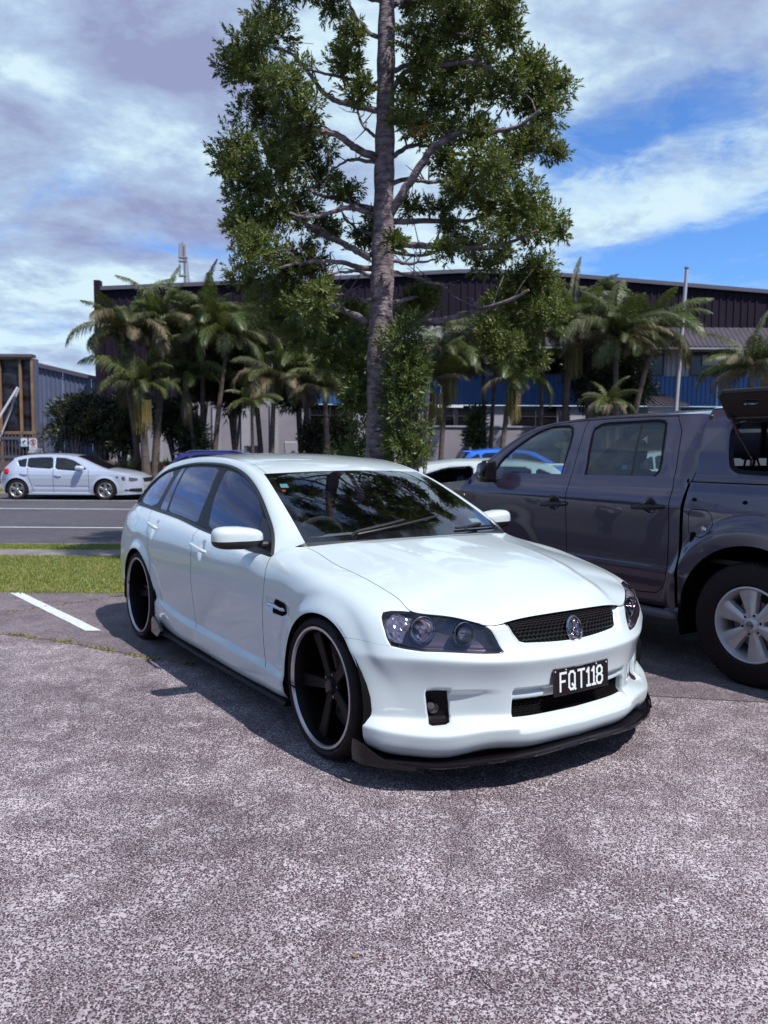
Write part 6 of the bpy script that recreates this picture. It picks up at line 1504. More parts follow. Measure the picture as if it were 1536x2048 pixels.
def big_tree():
    base = wpt(762, 1140); base[2] = .03
    t = thing('conifer_tree', 'tall narrow-leaved evergreen tree with straight lichen-spotted trunk on the grass verge', 'tree', tuple(base))
    off = np.array(base)
    tr = MB(); tr.smooth = True; P = []; Rr = []
    for (x, y, w) in ((760, 1148, 74), (760, 1110, 64), (759, 1000, 57), (758, 900, 52), (758, 760, 49), (760, 640, 46), (762, 560, 43), (763, 480, 39), (764, 400, 36), (765, 330, 34), (766, 240, 31), (767, 120, 28), (768, 0, 25), (769, -150, 23), (770, -330, 17), (772, -520, 8)):
        P.append(wpt(x, y)-off); Rr.append(w/2/1600*DT)
    n = 90; P = crv(P, n); Rr = np.interp(np.linspace(0, 1, n), np.linspace(0, 1, 16), Rr); Rr = Rr*(1+.05*np.sin(np.arange(n)*1.7)+.035*np.sin(np.arange(n)*.61)); tr.tube(P, Rr, 18)
    trunk = obj('trunk', tr, M['tree_bark'], t)
    br = [  # picture path of each limb, depth at its end, thickness at the trunk in pixels
     ([(775, 498), (850, 505), (930, 508), (1010, 495), (1065, 470)], -.5, 15), ([(775, 455), (850, 457), (940, 452), (1020, 425)], .6, 13), ([(772, 450), (800, 400), (835, 350), (885, 300), (960, 282), (1020, 275), (1065, 245)], -.7, 20), ([(775, 335), (800, 322), (850, 318), (900, 330)], .5, 11),
     ([(772, 180), (810, 160), (860, 130), (920, 90)], .4, 11), ([(772, 215), (800, 180), (850, 165), (940, 160), (1010, 190)], -.5, 12), ([(775, 512), (830, 520), (880, 505), (900, 470)], .3, 8), ([(775, 530), (830, 532), (870, 525)], -.4, 8), ([(775, 548), (820, 560), (880, 578), (895, 590)], .5, 7),
     ([(778, 655), (850, 645), (920, 632), (990, 612), (1050, 585)], -.6, 15), ([(770, 60), (820, 40), (900, 60), (960, 60)], .6, 10), ([(775, 95), (840, 90), (930, 110)], -.6, 9), ([(760, 395), (800, 380), (850, 385), (930, 375), (1000, 360)], .8, 10), ([(775, 270), (840, 250), (900, 235), (990, 205)], .9, 10),
     ([(748, 335), (715, 320), (680, 295), (620, 280), (580, 235)], -.6, 17), ([(750, 345), (700, 340), (660, 360)], .5, 9), ([(742, 432), (700, 420), (650, 408), (590, 380)], .6, 13), ([(742, 445), (690, 430), (630, 445), (580, 440)], -.5, 12), ([(740, 525), (700, 505), (650, 480), (590, 450), (530, 430)], .4, 15), ([(740, 545), (690, 535), (630, 530), (560, 545)], -.6, 12),
     ([(752, 248), (700, 235), (650, 218), (590, 150), (540, 130)], .5, 13), ([(754, 205), (700, 190), (640, 180), (590, 160)], -.5, 9), ([(754, 110), (715, 80), (695, 50), (690, -10)], .5, 9), ([(754, 30), (690, 35), (640, 20), (600, -10)], -.4, 9), ([(754, 45), (700, 30), (660, -20)], .8, 8), ([(752, 300), (720, 270), (705, 230), (700, 200)], .2, 7),
     ([(738, 650), (690, 625), (640, 610), (590, 600)], .5, 14), ([(738, 560), (700, 550), (650, 560)], -.7, 8), ([(740, 480), (700, 460), (680, 430)], .9, 7), ([(765, -60), (830, -120), (900, -150)], .3, 9), ([(765, -40), (700, -110), (640, -130)], -.3, 9), ([(767, -200), (820, -260)], .4, 7), ([(767, -220), (710, -280)], -.4, 7), ([(738, 610), (690, 590), (640, 560)], 1.0, 9), ([(778, 610), (830, 600), (870, 590)], .9, 9)]
    rnd = random.Random(8)
    for path, dy, w in br:
        n0 = len(path); pts = np.array([wpt(x, y, dy*(i/(n0-1))**1.2)-off for i, (x, y) in enumerate(path)]); pts[0] = pts[0]*1.0
        q = crv(pts, 7*n0); wob = np.cumsum(np.random.default_rng(int(w*100+path[0][1])).normal(0, .006, q.shape), 0); wob -= np.linspace(0, 1, len(q))[:, None]*wob[-1]; q = q+wob
        b = MB(); b.smooth = True; rr = np.linspace(w/2, max(w*.16, 1.5), len(q))/1600*DT; b.tube(q, rr, 8)
        for k in range(3+n0):                                                     # side twigs
            i = rnd.randrange(len(q)//4, len(q)-1); d = np.array([rnd.uniform(-1, 1), rnd.uniform(-1, 1), rnd.uniform(-.3, 1)]); l = rnd.uniform(.15, .45); m = q[i]+d*l*.5+[0, 0, .03]; b.tube([q[i], m, q[i]+d*l+[rnd.uniform(-.05, .05), 0, rnd.uniform(-.05, .1)]], [rr[i]*.5, rr[i]*.35, .003], 5, cap=False)
        obj('branch', b, M['tree_bark'], t)
    cl = [(540, 95, 52), (495, 140, 48), (560, 40, 30), (580, 200, 46), (525, 180, 42), (470, 170, 26), (520, 255, 42), (600, 250, 46), (570, 300, 55), (480, 320, 38), (455, 350, 24), (485, 380, 50), (560, 370, 62), (625, 330, 45), (650, 370, 34), (530, 440, 55), (610, 425, 50), (650, 470, 36), (510, 505, 45), (575, 520, 50), (630, 545, 45), (500, 565, 38), (550, 600, 50), (620, 610, 45), (690, 400, 26), (480, 460, 35),
          (700, 100, 24), (665, 60, 26), (690, 165, 30), (715, 215, 26), (690, 145, 22), (730, 490, 28), (765, 475, 26), (750, 455, 20), (785, 500, 16), (640, 20, 32), (600, 10, 30),
          (815, 55, 34), (850, 25, 42), (905, 40, 46), (960, 25, 42), (1005, 45, 34), (1000, 100, 34), (950, 100, 44), (880, 100, 38), (830, 120, 34), (840, 165, 30), (900, 170, 40), (960, 160, 38), (810, 200, 26), (850, 235, 42), (800, 255, 26), (890, 270, 40), (840, 290, 36), (930, 215, 42), (985, 195, 42), (1030, 160, 32), (1060, 185, 36), (1095, 200, 30), (1080, 240, 38), (1045, 225, 30), (1070, 300, 36), (1095, 320, 22), (1040, 300, 26), (940, 300, 34), (880, 340, 34), (950, 350, 40), (1000, 330, 36), (900, 390, 36), (1000, 385, 36), (960, 410, 34), (1040, 415, 34), (1075, 440, 34), (1100, 470, 24), (1020, 450, 34), (1060, 480, 26), (985, 470, 26), (870, 430, 24), (900, 470, 22), (940, 500, 24), (890, 510, 18), (820, 430, 18), (960, 540, 16), (990, 520, 18), (915, 395, 26)]
    r = np.random.default_rng(4); C_ = []; 
    for x, y, s in cl:
        dy = r.uniform(-.9, .9); c = wpt(x, y, dy)-off; q = s/1600*DT*1.06; C_.append((*c, q*.92, q*1.05, q*.74, 34+(s/30)**2*52))
    # crown above the frame
    for k in range(26):
        y = r.uniform(-520, -20); wmax = 330*(1-(-y)/620); x = 768+r.uniform(-1, 1)*wmax; s = r.uniform(30, 55); c = wpt(x, y, r.uniform(-1, 1)*wmax/1600*DT)-off; q = s/1600*DT; C_.append((*c, q*1.2, q*1.2, q, 150))
    for k in range(26):        # far and near side of the crown
        y = r.uniform(-100, 520); x = 768+r.uniform(-200, 250); c = wpt(x, y, r.choice([-1, 1])*r.uniform(.7, 1.7))-off; q = r.uniform(18, 34)/1600*DT; C_.append((*c, q*1.2, q*1.2, q, 70)) if y < 60 or abs(x-768) > 90 and r.random() < .35 else None
    leaf_cloud('crown', M['tree_leaf'], [c for c in C_ if c], 11, (.055, .019), 13, t, up=.55, shell=.68, sprig=.10, lumps=8)
    low = [(1040, 560, 44), (1070, 600, 40), (1010, 620, 36), (1080, 640, 34), (1030, 670, 40), (970, 660, 30), (850, 600, 26), (810, 640, 22), (1065, 545, 28), (1000, 700, 30), (690, 640, 38), (640, 660, 40), (600, 680, 32), (700, 700, 34), (650, 720, 30), (560, 650, 30), (1050, 720, 30), (830, 610, 24)]
    leaf_cloud('low_foliage', M['tree_leaf'], [(*(wpt(x, y, r.uniform(.2, 1.4))-off), s/1600*DT*1.1, s/1600*DT*1.1, s/1600*DT, 60+(s/30)**2*70) for x, y, s in low], 12, (.058, .020), 11, t, up=.6, sprig=.10, lumps=6)
    leaf_cloud('rust_spray', M['dead_leaf'], [(*(wpt(818, 280, -.5)-off), .06, .05, .05, 9)], 13, (.05, .012), 10, t)
    # dried ring scars on the trunk
    sc = MB(); sc.smooth = True
    for y in (615, 640, 690, 735, 800, 850, 880, 560, 410, 335):
        a0 = rnd.uniform(-1.2, -2.4); x, z = px(758, y, DT); rad = np.interp(y, [335, 900], [21, 27])/1600*DT; a = np.linspace(a0-.35, a0+.35, 7); c = wpt(758+rnd.uniform(-1, 3), y)-off; sc.tube([(c[0]+rad*math.cos(b), c[1]+rad*math.sin(b), c[2]+.015*math.cos((b-a0)*4)) for b in a], .008, 6)
    obj('bark_scars', sc, M['tree_bark'], trunk)
    return t
big_tree()
# the climbing shrub round its foot
sx, sz_ = px(800, 900, DT-.35)
cs = thing('trunk_shrub', 'bright leafy upright shrub growing against the foot of the big tree trunk', 'shrub', (sx-.1, DT-.30, .03))
mb = MB(); r_ = random.Random(2)
for k in range(16):
    x0 = r_.uniform(-.25, .25); y0 = r_.uniform(-.12, .35); hgt = r_.uniform(1.6, 2.7); x0 = x0 if abs(x0) > .12 else x0+.2; mb.tube([(x0, y0, 0), (x0*1.2+r_.uniform(-.1, .1), y0, hgt*.5), (x0*1.4+r_.uniform(-.15, .15), y0+r_.uniform(-.1, .1), hgt)], [.012, .009, .004], 5)
obj('stems', mb, M['tree_bark'], cs)
cc = []; rr2 = np.random.default_rng(9)
for k in range(64):
    y = rr2.uniform(650, 925); x = 812+rr2.normal(0, 13)-(y < 700)*14 if rr2.random() < .72 else 712+rr2.normal(0, 10); s = rr2.uniform(11, 19)
    if x < 700 and y < 700: continue
    c = wpt(x, y, (-.35 if x > 770 else .25)+rr2.uniform(-.15, .25)); q = s/1600*DT; cc.append((c[0]-(sx-.1), c[1]-(DT-.30), c[2]-.03, q, q, q*1.1, 34))
leaf_cloud('leaves', M['tree_leaf_lit'], cc, 21, (.062, .018), 9, cs, sprig=.12)
# ---------------------------------------------------------------- palms
M['palm_leaf'] = leafmat('palm_leaflet', (.050, .066, .020), (.095, .108, .034), (.22, .19, .09), .6, .25, .9)
M['palm_dry'] = leafmat('dry_palm_leaflet', (.22, .18, .10), (.14, .11, .06), (.30, .25, .16), .7, .15, .8)
M['palm_yellow'] = leafmat('yellow_green_leaflet', (.12, .145, .032), (.08, .105, .026), (.21, .19, .07), .45, .3, .9)
M['palm_trunk'] = varied('ringed_palm_trunk', (.13, .10, .085), (.07, .05, .045), 2.5, .9, .01, 12, stretch=(1, 1, 6))
M['palm_shaft'] = varied('palm_crownshaft', (.10, .12, .035), (.14, .13, .05), 2, .5)
M['seed'] = leafmat('palm_flower_strands', (.20, .16, .04), (.13, .10, .03), None, .8, 0, 3)
M['palm_brown'] = varied('dead_sheath', (.13, .06, .035), (.08, .04, .025), 3, .9)
def frond_mesh(seed, L=2.3, droop=1.0, lift=.9, lw=.5, twist=0):
    """frond from the origin out along +x, arching; leaflets hang to both sides"""
    r = random.Random(seed); mb = MB(); n = 66; P = []
    for i in range(n+1):
        f = i/n; a = lift-droop*1.9*f**1.25; P.append((a,))
    pos = [np.zeros(3)]; 
    for i in range(n): a = P[i][0]; pos.append(pos[-1]+np.array([math.cos(a), .06*math.sin(f*3), math.sin(a)])*L/n)
    pos = np.array(pos); mb.tube(pos[::3], np.linspace(.022, .004, len(pos[::3])), 5, cap=False)
    V = []; F = []
    for i in range(5, n+1):
        f = i/n; T = pos[i]-pos[i-1]; T /= np.linalg.norm(T); up = np.array([-T[2], 0, T[0]])
        for s in (-1, 1):
            for h in (0, .5):
                ll = lw*1.08*math.sin(math.pi*(.12+.86*f)**.8)**.7*r.uniform(.82, 1.1); sd = np.array([0, s, 0.]); 
                d = sd*r.uniform(.62, .8)+T*r.uniform(.5, .75)+up*r.uniform(.05, .35); d /= np.linalg.norm(d); g = np.array([0, 0, -1.])
                b = pos[i-1]+(pos[i]-pos[i-1])*h; m = b+d*ll*.5+g*ll*.06; e = b+d*ll*.93+g*ll*(.38+.40*r.random()); w = T*.0125
                k = len(V); V += [b-w*.5, b+w*.5, m+w, m-w, e]; F += [(k, k+1, k+2, k+3), (k+3, k+2, k+4)]
    mb.add(V, F); return mb.mesh('frond', False)
FR = [frond_mesh(i, L, dr, li, lw) for i, (L, dr, li, lw) in enumerate(((2.2, .85, .95, .55), (2.4, 1.05, .8, .6), (2.0, .95, .6, .5), (2.3, .6, 1.25, .55), (1.9, 1.25, .5, .5), (2.1, .45, 1.45, .45)))]
def frond_mats(m):
    out = []
    for f in FR: c = f.copy(); c.materials.clear(); c.materials.append(m); out.append(c)
    return out
FG, FD, FY = frond_mats(M['palm_leaf']), frond_mats(M['palm_dry']), frond_mats(M['palm_yellow'])
def palm(bx, by_px, cx, cy, D, seed, label, n=11, scale=1.0, spear=None, dry=.2, seeds=0, sheath=False, w=12, dead=0):
    """bx: trunk foot px; (cx, cy): picture position of the crown heart"""
    r = random.Random(seed); x0, _ = px(bx, 900, D); zb = bank(D); x1, z1 = px(cx, cy+12, D); t = thing('palm_tree', label, 'palm', (x0, D, zb), 0, 'palms planted in front of the warehouse')
    h = z1-zb; dx = x1-x0; tr = MB(); tr.smooth = True; n0 = 26; zz = np.linspace(0, 1, n0); bulge = 1+.35*np.exp(-zz*h/.35); rad = w/2/1600*D*bulge*(1-.25*zz); rad = rad*(1+.04*(np.arange(n0) % 2)); ty = r.uniform(-.3, .3)
    tr.tube(np.stack([dx*zz**1.5, ty*zz**1.6, h*zz*.86], 1), rad, 10); obj('trunk', tr, M['palm_trunk'], t)
    sh = MB(); sh.smooth = True; a = .86; c0 = np.array([dx*a**1.5, ty*a**1.6, h*.86*.98]); c1 = np.array([dx, ty, h]); sh.tube([c0, c0*.6+c1*.4, c1], [rad[-1]*1.25, rad[-1]*1.15, rad[-1]*.7], 10); obj('crownshaft', sh, M['palm_shaft'], t)
    n = int(n*1.85); scale *= 1.0
    for k in range(n):
        az = 2.4*k+r.uniform(-.3, .3); age = k/(n-1); typ = [3, 0, 1, 2, 4][min(4, int(age*5))]; 
        bank_ = FD if (age > .6 and r.random() < dry*1.3+.05) else FY if r.random() < .34 else FG
        o = bpy.data.objects.new('frond', bank_[typ]); C.objects.link(o); o.parent = t; o.location = c1+[0, 0, -.10*age]; s = scale*r.uniform(.72, 1.15); o.scale = (s, s*r.uniform(.7, 1.1), s*r.uniform(.7, 1.1)); o.rotation_euler = (r.uniform(-.55, .55), r.uniform(-.3, .2)+.1*age, az)
    if spear: 
        o = bpy.data.objects.new('frond', FG[5]); C.objects.link(o); o.parent = t; o.location = c1; o.scale = (spear, spear*.45, spear); o.rotation_euler = (0, -.15, r.uniform(0, 6))
    for k in range(seeds):
        sb = MB(); a0 = r.uniform(0, 6.28) if k else -1.3; b = c0+[math.cos(a0)*.12, math.sin(a0)*.12, .0]
        for i in range(70):
            aa = a0+r.uniform(-1.1, 1.1); o_ = r.uniform(.05, .42); l = r.uniform(.7, 1.15); e = b+[math.cos(aa)*o_, math.sin(aa)*o_, 0]; sb.tube([b, e+[0, 0, .02], e+[0, 0, -l*.5], e+[r.uniform(-.03, .03), 0, -l]], .009, 3, cap=False)
        tag(obj('flower_strands', sb, M['seed'], t), kind='stuff')
    if sheath: sm = MB(); sm.smooth = True; sm.tube([c0+[.15, -.1, .2], c0+[.32, -.25, -.15], c0+[.22, -.25, -.6]], [.05, .12, .03], 8); obj('hanging_sheath', sm, M['palm_brown'], t)
    for k in range(dead): o = bpy.data.objects.new('frond', FD[4]); C.objects.link(o); o.parent = t; o.location = c0; o.scale = (.8, .6, .9); o.rotation_euler = (0, .9, r.uniform(-2.6, -.6))
    return t
PL = [  # foot px, crown px, crown py, distance, options
 (277, 250, 660, 27.5, 'leftmost palm of the front three, leaning out past the warehouse corner', dict(n=12, dry=.5, w=13, scale=1.1, dead=1)),
 (292, 285, 765, 27.2, 'short stout palm in the middle of the leftmost clump of three', dict(n=9, w=17, scale=.95, seeds=1, dry=.1)),
 (310, 335, 650, 28.0, 'tall palm on the right of the leftmost clump with hanging brown strands', dict(n=13, w=15, spear=1.2, seeds=1)),
 (392, 375, 745, 28.5, 'slim palm with yellow drooping fronds left of the second clump', dict(n=9, w=11, dead=1)),
 (405, 410, 640, 28.8, 'tall palm in the second clump reaching the roofline of the warehouse', dict(n=13, w=11, spear=1.1)),
 (428, 455, 665, 28.2, 'broad crowned palm right of the second clump under the mast', dict(n=13, w=11, scale=1.1)),
 (523, 500, 660, 29.0, 'palm with a slim trunk in front of the white wall left of the big tree', dict(n=11, w=11, dry=.4)),
 (506, 505, 795, 27.0, 'small low palm before the white wall', dict(n=8, w=7, scale=.6)),
 (543, 548, 745, 28.0, 'palm with one yellow frond reaching left in front of the white wall', dict(n=9, w=11, dry=.6)),
 (618, 612, 735, 29.0, 'thin palm just left of the big tree by the blue panel', dict(n=9, w=9)),
 (655, 650, 770, 28.0, 'palm close behind the left side of the big tree trunk', dict(n=10, w=13, dry=.5)),
 (702, 690, 670, 29.5, 'palm hidden behind the left foliage of the big tree', dict(n=11, w=12)),
 (858, 862, 745, 28.0, 'palm right of the big tree with hanging brown flower strands', dict(n=10, w=9, seeds=1, dry=.4)),
 (880, 893, 700, 28.5, 'leaning palm right of the big tree with strands on its trunk', dict(n=11, w=11, seeds=1)),
 (968, 962, 660, 29.0, 'left one of two slender close-set palm trunks before the blue band', dict(n=11, w=9)),
 (979, 985, 690, 29.3, 'right one of two slender close-set palm trunks before the blue band', dict(n=9, w=9)),
 (1000, 1018, 740, 28.0, 'palm with a brown hanging sheath and thick yellow flower strands', dict(n=9, w=11, seeds=1, sheath=True)),
 (1078, 1078, 660, 29.0, 'straight slender palm between the strand palm and the thick dark palm', dict(n=11, w=9, dry=.4)),
 (1122, 1135, 640, 29.0, 'tall palm with an upright spear above the warehouse roofline', dict(n=13, w=15, spear=1.35, seeds=1, scale=1.05)),
 (1228, 1222, 665, 28.5, 'large wide palm left of the flagpole', dict(n=14, w=13, scale=1.15)),
 (1250, 1290, 655, 29.5, 'palm behind the large one reaching towards the flagpole', dict(n=12, w=13, scale=1.1)),
 (1212, 1210, 790, 27.0, 'short young palm under the large wide palm', dict(n=9, w=8, scale=.62)),
 (1505, 1500, 720, 26.8, 'rightmost palm standing behind the pickup with an upright green frond', dict(n=11, w=12, spear=1.05, dry=.5)),
]
for i, (bx, cx, cy, D, lab, kw) in enumerate(PL): palm(bx, 0, cx, cy, D, 40+i, lab, **kw)
# ---------------------------------------------------------------- shrubs, flax, banana plant
def shrub(cx, cy, rx, rz, D, lab, seed, mt, n=900, grp=None, leaf=(.16, .05)):
    x, z = px(cx, cy, D); zb = bank(D); t = thing('shrub', lab, 'shrub', (x, D, zb), 0, grp); r = np.random.default_rng(seed); RX = rx/1600*D; RZ = rz/1600*D; cz = z-zb; cs_ = []
    for k in range(26):
        a = r.uniform(0, 6.28); q = r.random()**.5; h = r.uniform(-.8, .75); cs_.append((math.cos(a)*q*RX*.75, math.sin(a)*q*RX*.6, cz+h*RZ*.85, RX*.30, RX*.30, RZ*.30, n/26))
    leaf_cloud('foliage', mt, cs_, seed, leaf, 8, t, sprig=.25); s = MB(); 
    for k in range(9): a = r.uniform(0, 6.28); s.tube([(0, 0, 0), (math.cos(a)*RX*.3, math.sin(a)*RX*.3, cz*.6), (math.cos(a)*RX*.6, math.sin(a)*RX*.5, cz+RZ*.3)], [.05, .03, .01], 5)
    obj('stems', s, M['tree_bark'], t); return t
M['shrub_dark'] = leafmat('dark_shrub_leaf', (.028, .036, .016), (.050, .055, .022), (.09, .085, .04), .5, .2, 1.2)
M['shrub_mid'] = leafmat('mid_shrub_leaf', (.035, .055, .022), (.065, .085, .035), (.10, .12, .06), .45, .2, 1.2)
sg = 'shrubs along the warehouse garden'
for a in ((150, 850, 55, 50, 28.0, 'round dark shrub nearest the grey shed', 1, 'shrub_dark', 1100), (205, 840, 50, 52, 28.6, 'tallest dark shrub behind the silver hatchback bonnet', 2, 'shrub_dark', 1100), (245, 868, 40, 44, 28.0, 'small shrub left of the leftmost palm clump', 3, 'shrub_dark', 800), (350, 850, 42, 50, 29.6, 'green shrub between the first two palm clumps', 4, 'shrub_mid', 900), (385, 880, 30, 34, 28.8, 'low green shrub at the foot of the second palm clump', 5, 'shrub_mid', 600), (265, 830, 34, 40, 30.0, 'shrub behind the leftmost palm clump trunks', 6, 'shrub_mid', 700), (635, 880, 28, 40, 29.0, 'dark shrub left of the big tree trunk', 7, 'shrub_dark', 500), (690, 870, 26, 44, 29.0, 'dark shrub hugging the left edge of the big tree trunk', 8, 'shrub_dark', 500), (950, 860, 18, 48, 29.0, 'tall thin shrub beside the banana plant', 9, 'shrub_mid', 420)): shrub(*a[:5], a[5], a[6], M[a[7]], a[8], sg)
for a in ((470, 760, 40, 75, 30.6, 'tall dark bush between the second palm clump and the white wall palms', 21, 'shrub_dark', 900), (600, 750, 40, 80, 30.8, 'tall dark bush left of the big tree before the blue panel', 22, 'shrub_mid', 900), (1175, 735, 48, 85, 31.0, 'dense dark bush behind the wide palm left of the flagpole', 24, 'shrub_dark', 1200), (1255, 745, 42, 70, 31.0, 'dark bush behind the short young palm', 25, 'shrub_mid', 900), (400, 740, 50, 70, 30.4, 'dark bush behind the second palm clump', 27, 'shrub_dark', 1100)): shrub(*a[:5], a[5], a[6], M[a[7]], a[8], sg, leaf=(.26, .045))
M['flax'] = leafmat('flax_blade', (.075, .085, .022), (.14, .135, .04), (.035, .04, .016), .4, .25, 1.5)
M['flax_dark'] = leafmat('dark_flax_blade', (.035, .042, .020), (.07, .07, .03), (.13, .12, .06), .4, .2, 1.5)
def strappy(cx, D, hpx, lab, seed, mt, n=70, grp='strappy plants along the garden edge', broad=.035, name='flax_plant'):
    x, _ = px(cx, 900, D); r = random.Random(seed); t = thing(name, lab, 'plant', (x, D, bank(D)), 0, grp); mb = MB(); H = hpx/1600*D
    for k in range(n):
        a = r.uniform(0, 6.28); l = H*r.uniform(.7, 1.25); out = r.uniform(.15, .8)*l; pts = [np.array([math.cos(a)*out*f**1.5+r.uniform(-.01, .01), math.sin(a)*out*f**1.5, l*(f-.45*f**3*(out/l)*1.4)]) for f in (0, .35, .7, 1)]
        w = np.array([-math.sin(a), math.cos(a), 0])*broad; ws = (1, 1.1, .8, .08); V = [p+s*w*q for p, q in zip(pts, ws) for s in (-1, 1)]; mb.add(V, [(2*i, 2*i+1, 2*i+3, 2*i+2) for i in range(3)])
    tag(obj('blades', mb, mt, t), kind='stuff'); return t
for i, (cx, D, h, m, lab) in enumerate(((128, 27.2, 32, 'flax', 'low yellow edged flax nearest the shed gate'), (152, 27.0, 44, 'flax', 'bright striped flax behind the silver hatchback roof'), (178, 27.3, 40, 'flax', 'bright flax right of the striped one'), (205, 27.2, 42, 'flax', 'yellow green flax in the middle of the bed'), (232, 27.0, 44, 'flax_dark', 'dark flax leaning over the silver car bonnet'), (255, 27.1, 52, 'flax_dark', 'tall dark flax beside the leftmost palm trunks'), (335, 27.0, 50, 'flax_dark', 'dark flax right of the leftmost palm trunks'), (358, 27.2, 46, 'flax_dark', 'dark flax above the blue car roof'), (392, 27.3, 32, 'flax_dark', 'low dark flax under the second palm clump'), (695, 28, 34, 'flax', 'low flax left of the tree trunk foot'), (670, 28, 30, 'flax_dark', 'small dark flax under the palm behind the tree'), (1020, 28, 30, 'flax_dark', 'flax right of the banana plant'))): strappy(cx, D, h, lab, 60+i, M[m], 80)
M['big_leaf'] = leafmat('banana_leaf', (.030, .055, .022), (.045, .075, .03), None, .35, .3, 1)
strappy(930, 27.5, 52, 'dark broad-leaved bird of paradise plant before the white wall', 91, M['big_leaf'], 12, None, .13, 'broadleaf_plant')
# ---------------------------------------------------------------- other cars
def profile_car(name, label, loc, rz, L, W2, top, low, wheels, wr, arch, wins, seams, paint_m, glass_m, roofseg, extras=None, tumb=.5, belt=.92, rim='five', grp=None, clear=.18):
    """top: side silhouette from tail to nose [(x,z)], low: lower outline back from nose to tail; roofseg: [(x0,x1,'glass'|'body')]"""
    t = thing(name, label, 'car', loc, rz, grp); x0, x1 = min(p[0] for p in top), max(p[0] for p in top); zt = max(p[1] for p in top)
    def Y(x, z):
        x = np.asarray(x, float); z = np.asarray(z, float); y = W2*np.interp(z, [clear, .3, .45, .62, .75, belt-.08, belt, zt], [.93, .965, .985, 1.0, .995, .975, .94, 1-tumb*.5])
        y = y-.10*W2*sstep(x0+.55, x0, x)**1.3*2.0-.16*W2*2*sstep(x1-.75, x1+.05, x)**1.5
        for wx in wheels: d = np.hypot(x-wx, z-wr)-arch; y = y+.018*gauss(np.maximum(d, 0), .05)
        return y
    F_ = Field(Y, x0, x1, clear-.02, zt+.02); out_ = list(top)+list(low)
    def dsp(P, u, v, p):
        d = np.full(len(u), 9.0); q = np.stack([u, v], 1)
        for w in wins: d = np.minimum(d, sdist(q, w))
        p = p.copy(); p[:, 1] += .012*sstep(.008, -.008, d); p[:, 1] += .012*gauss(v-(clear+.20), .03)*(np.abs(u-(wheels[0]+wheels[-1])/2) < .8); return p
    F_.disp = dsp; ar = [[(wx+arch*math.cos(a), wr+arch*math.sin(a)) for a in np.linspace(-.4, math.pi+.4, 30)] for wx in wheels]; sm = [strip(sub(s, 12), .012) for s in seams]
    ws = [[tuple(p) for p in w] for w in wins]
    sk = skin(F_, np.arange(x0, x1+.03, .035), np.arange(clear-.02, zt+.03, .03), [out_]+ar+ws+sm, [(None, lambda c: ~pip(c, out_))]+[(None, a) for a in ar]+[('g%d' % i, w) for i, w in enumerate(ws)]+[('seam', s) for s in sm], vscale=1, eps=(.01, .01), name=name+label[:5])
    both('body_side', sk['body'], paint_m, t)
    if 'seam' in sk: both('door_seam', sk['seam'], M['void'], t)
    for i in range(len(ws)): both('window', sk['g%d' % i], glass_m, t)
    T = np.array(top, float); tt = chord(T); N = 90; X = np.stack([np.interp(np.linspace(0, tt[-1], N), tt, T[:, 0]), np.interp(np.linspace(0, tt[-1], N), tt, T[:, 1])], 1); X = crv(T, N, fn=msp) if False else X
    ys = Y(X[:, 0], X[:, 1])*1.0; G = np.array([[(x, v*y, z+.045*(1-abs(v)**2.2)*(1 if z > .6 else 0)) for v in np.linspace(-1, 1, 21)] for (x, z), y in zip(X, ys)])
    segs = {}
    for i in range(N-1):
        xm, zm = X[i:i+2, 0].mean(), X[i:i+2, 1].mean(); kind = 'body'
        for a, b, z0, kd in roofseg:
            if a <= xm <= b and zm > z0: kind = kd
        segs.setdefault(kind, []).append(i)
    for kd, idx in segs.items():
        m = MB(); m.smooth = True; fr = [(i*21+j, (i+1)*21+j, (i+1)*21+j+1, i*21+j+1) for i in idx for j in range(20) if kd == 'body' or 2 <= j < 18]; m.add(G.reshape(-1, 3), fr); obj({'body': 'body_top', 'glass': 'windscreen'}[kd], m, paint_m if kd == 'body' else M['window_dark'], t)
        if kd == 'glass': m = MB(); m.smooth = True; m.add(G.reshape(-1, 3), [(i*21+j, (i+1)*21+j, (i+1)*21+j+1, i*21+j+1) for i in idx for j in (0, 1, 18, 19)]); obj('windscreen_pillar', m, paint_m, t)
    u = MB(); u.box((x0+.3, -W2*.75, clear+.02), (x1-.35, W2*.75, .5)); 
    for wx in wheels: pass
    obj('underbody', u, M['void'], t); ib = MB(); ib.box((min(wheels)-.2, -W2*.72, .5), (max(wheels)-.6, W2*.72, belt-.12)); obj('interior_trim', ib, M['interior'], t)
    for y in (-.35, .35):
        for x in ((wheels[0]+wheels[1])/2-.05, wheels[0]+.35): obj('seat', seat_mb(.46, hgt=.52), M['seat_grey'], t, loc=(x, y, .35))
    for wx in wheels:
        for s in (-1, 1):
            w = wheel_at('wheel', t, wx, s*(W2-.01), wr, s); make_wheel_parts(w, None, wr, wr*.70, .20, 5, M['alloy'], .03, None, spoke_w=(.05, .11), rot=.3, hubdepth=.015, style='flat')
            li = MB(); a = np.linspace(-.3, math.pi+.3, 16); li.grid([[(wx+(arch+.01)*math.cos(b), s*y, wr+(arch+.01)*math.sin(b)) for y in (W2*.97, W2*.6)] for b in a]); li.grid([[(wx+q*math.cos(b), s*W2*.6, wr+q*math.sin(b)) for q in (arch+.01, .02)] for b in a]); obj('arch_liner', li, M['void'], t)
    if extras: extras(t, F_)
    return t
M['silver_paint'] = paint('silver_blue_paint', (.46, .50, .60), .35, .35); M['blue_paint'] = paint('dark_blue_paint', (.02, .022, .13), .3, .35); M['bright_blue'] = paint('bright_blue_paint', (.02, .14, .62), .2, .35)
M['car_glass'] = glass('car_glass_dark', (.22, .24, .27), 1.5)
SC_ = 1/343.0
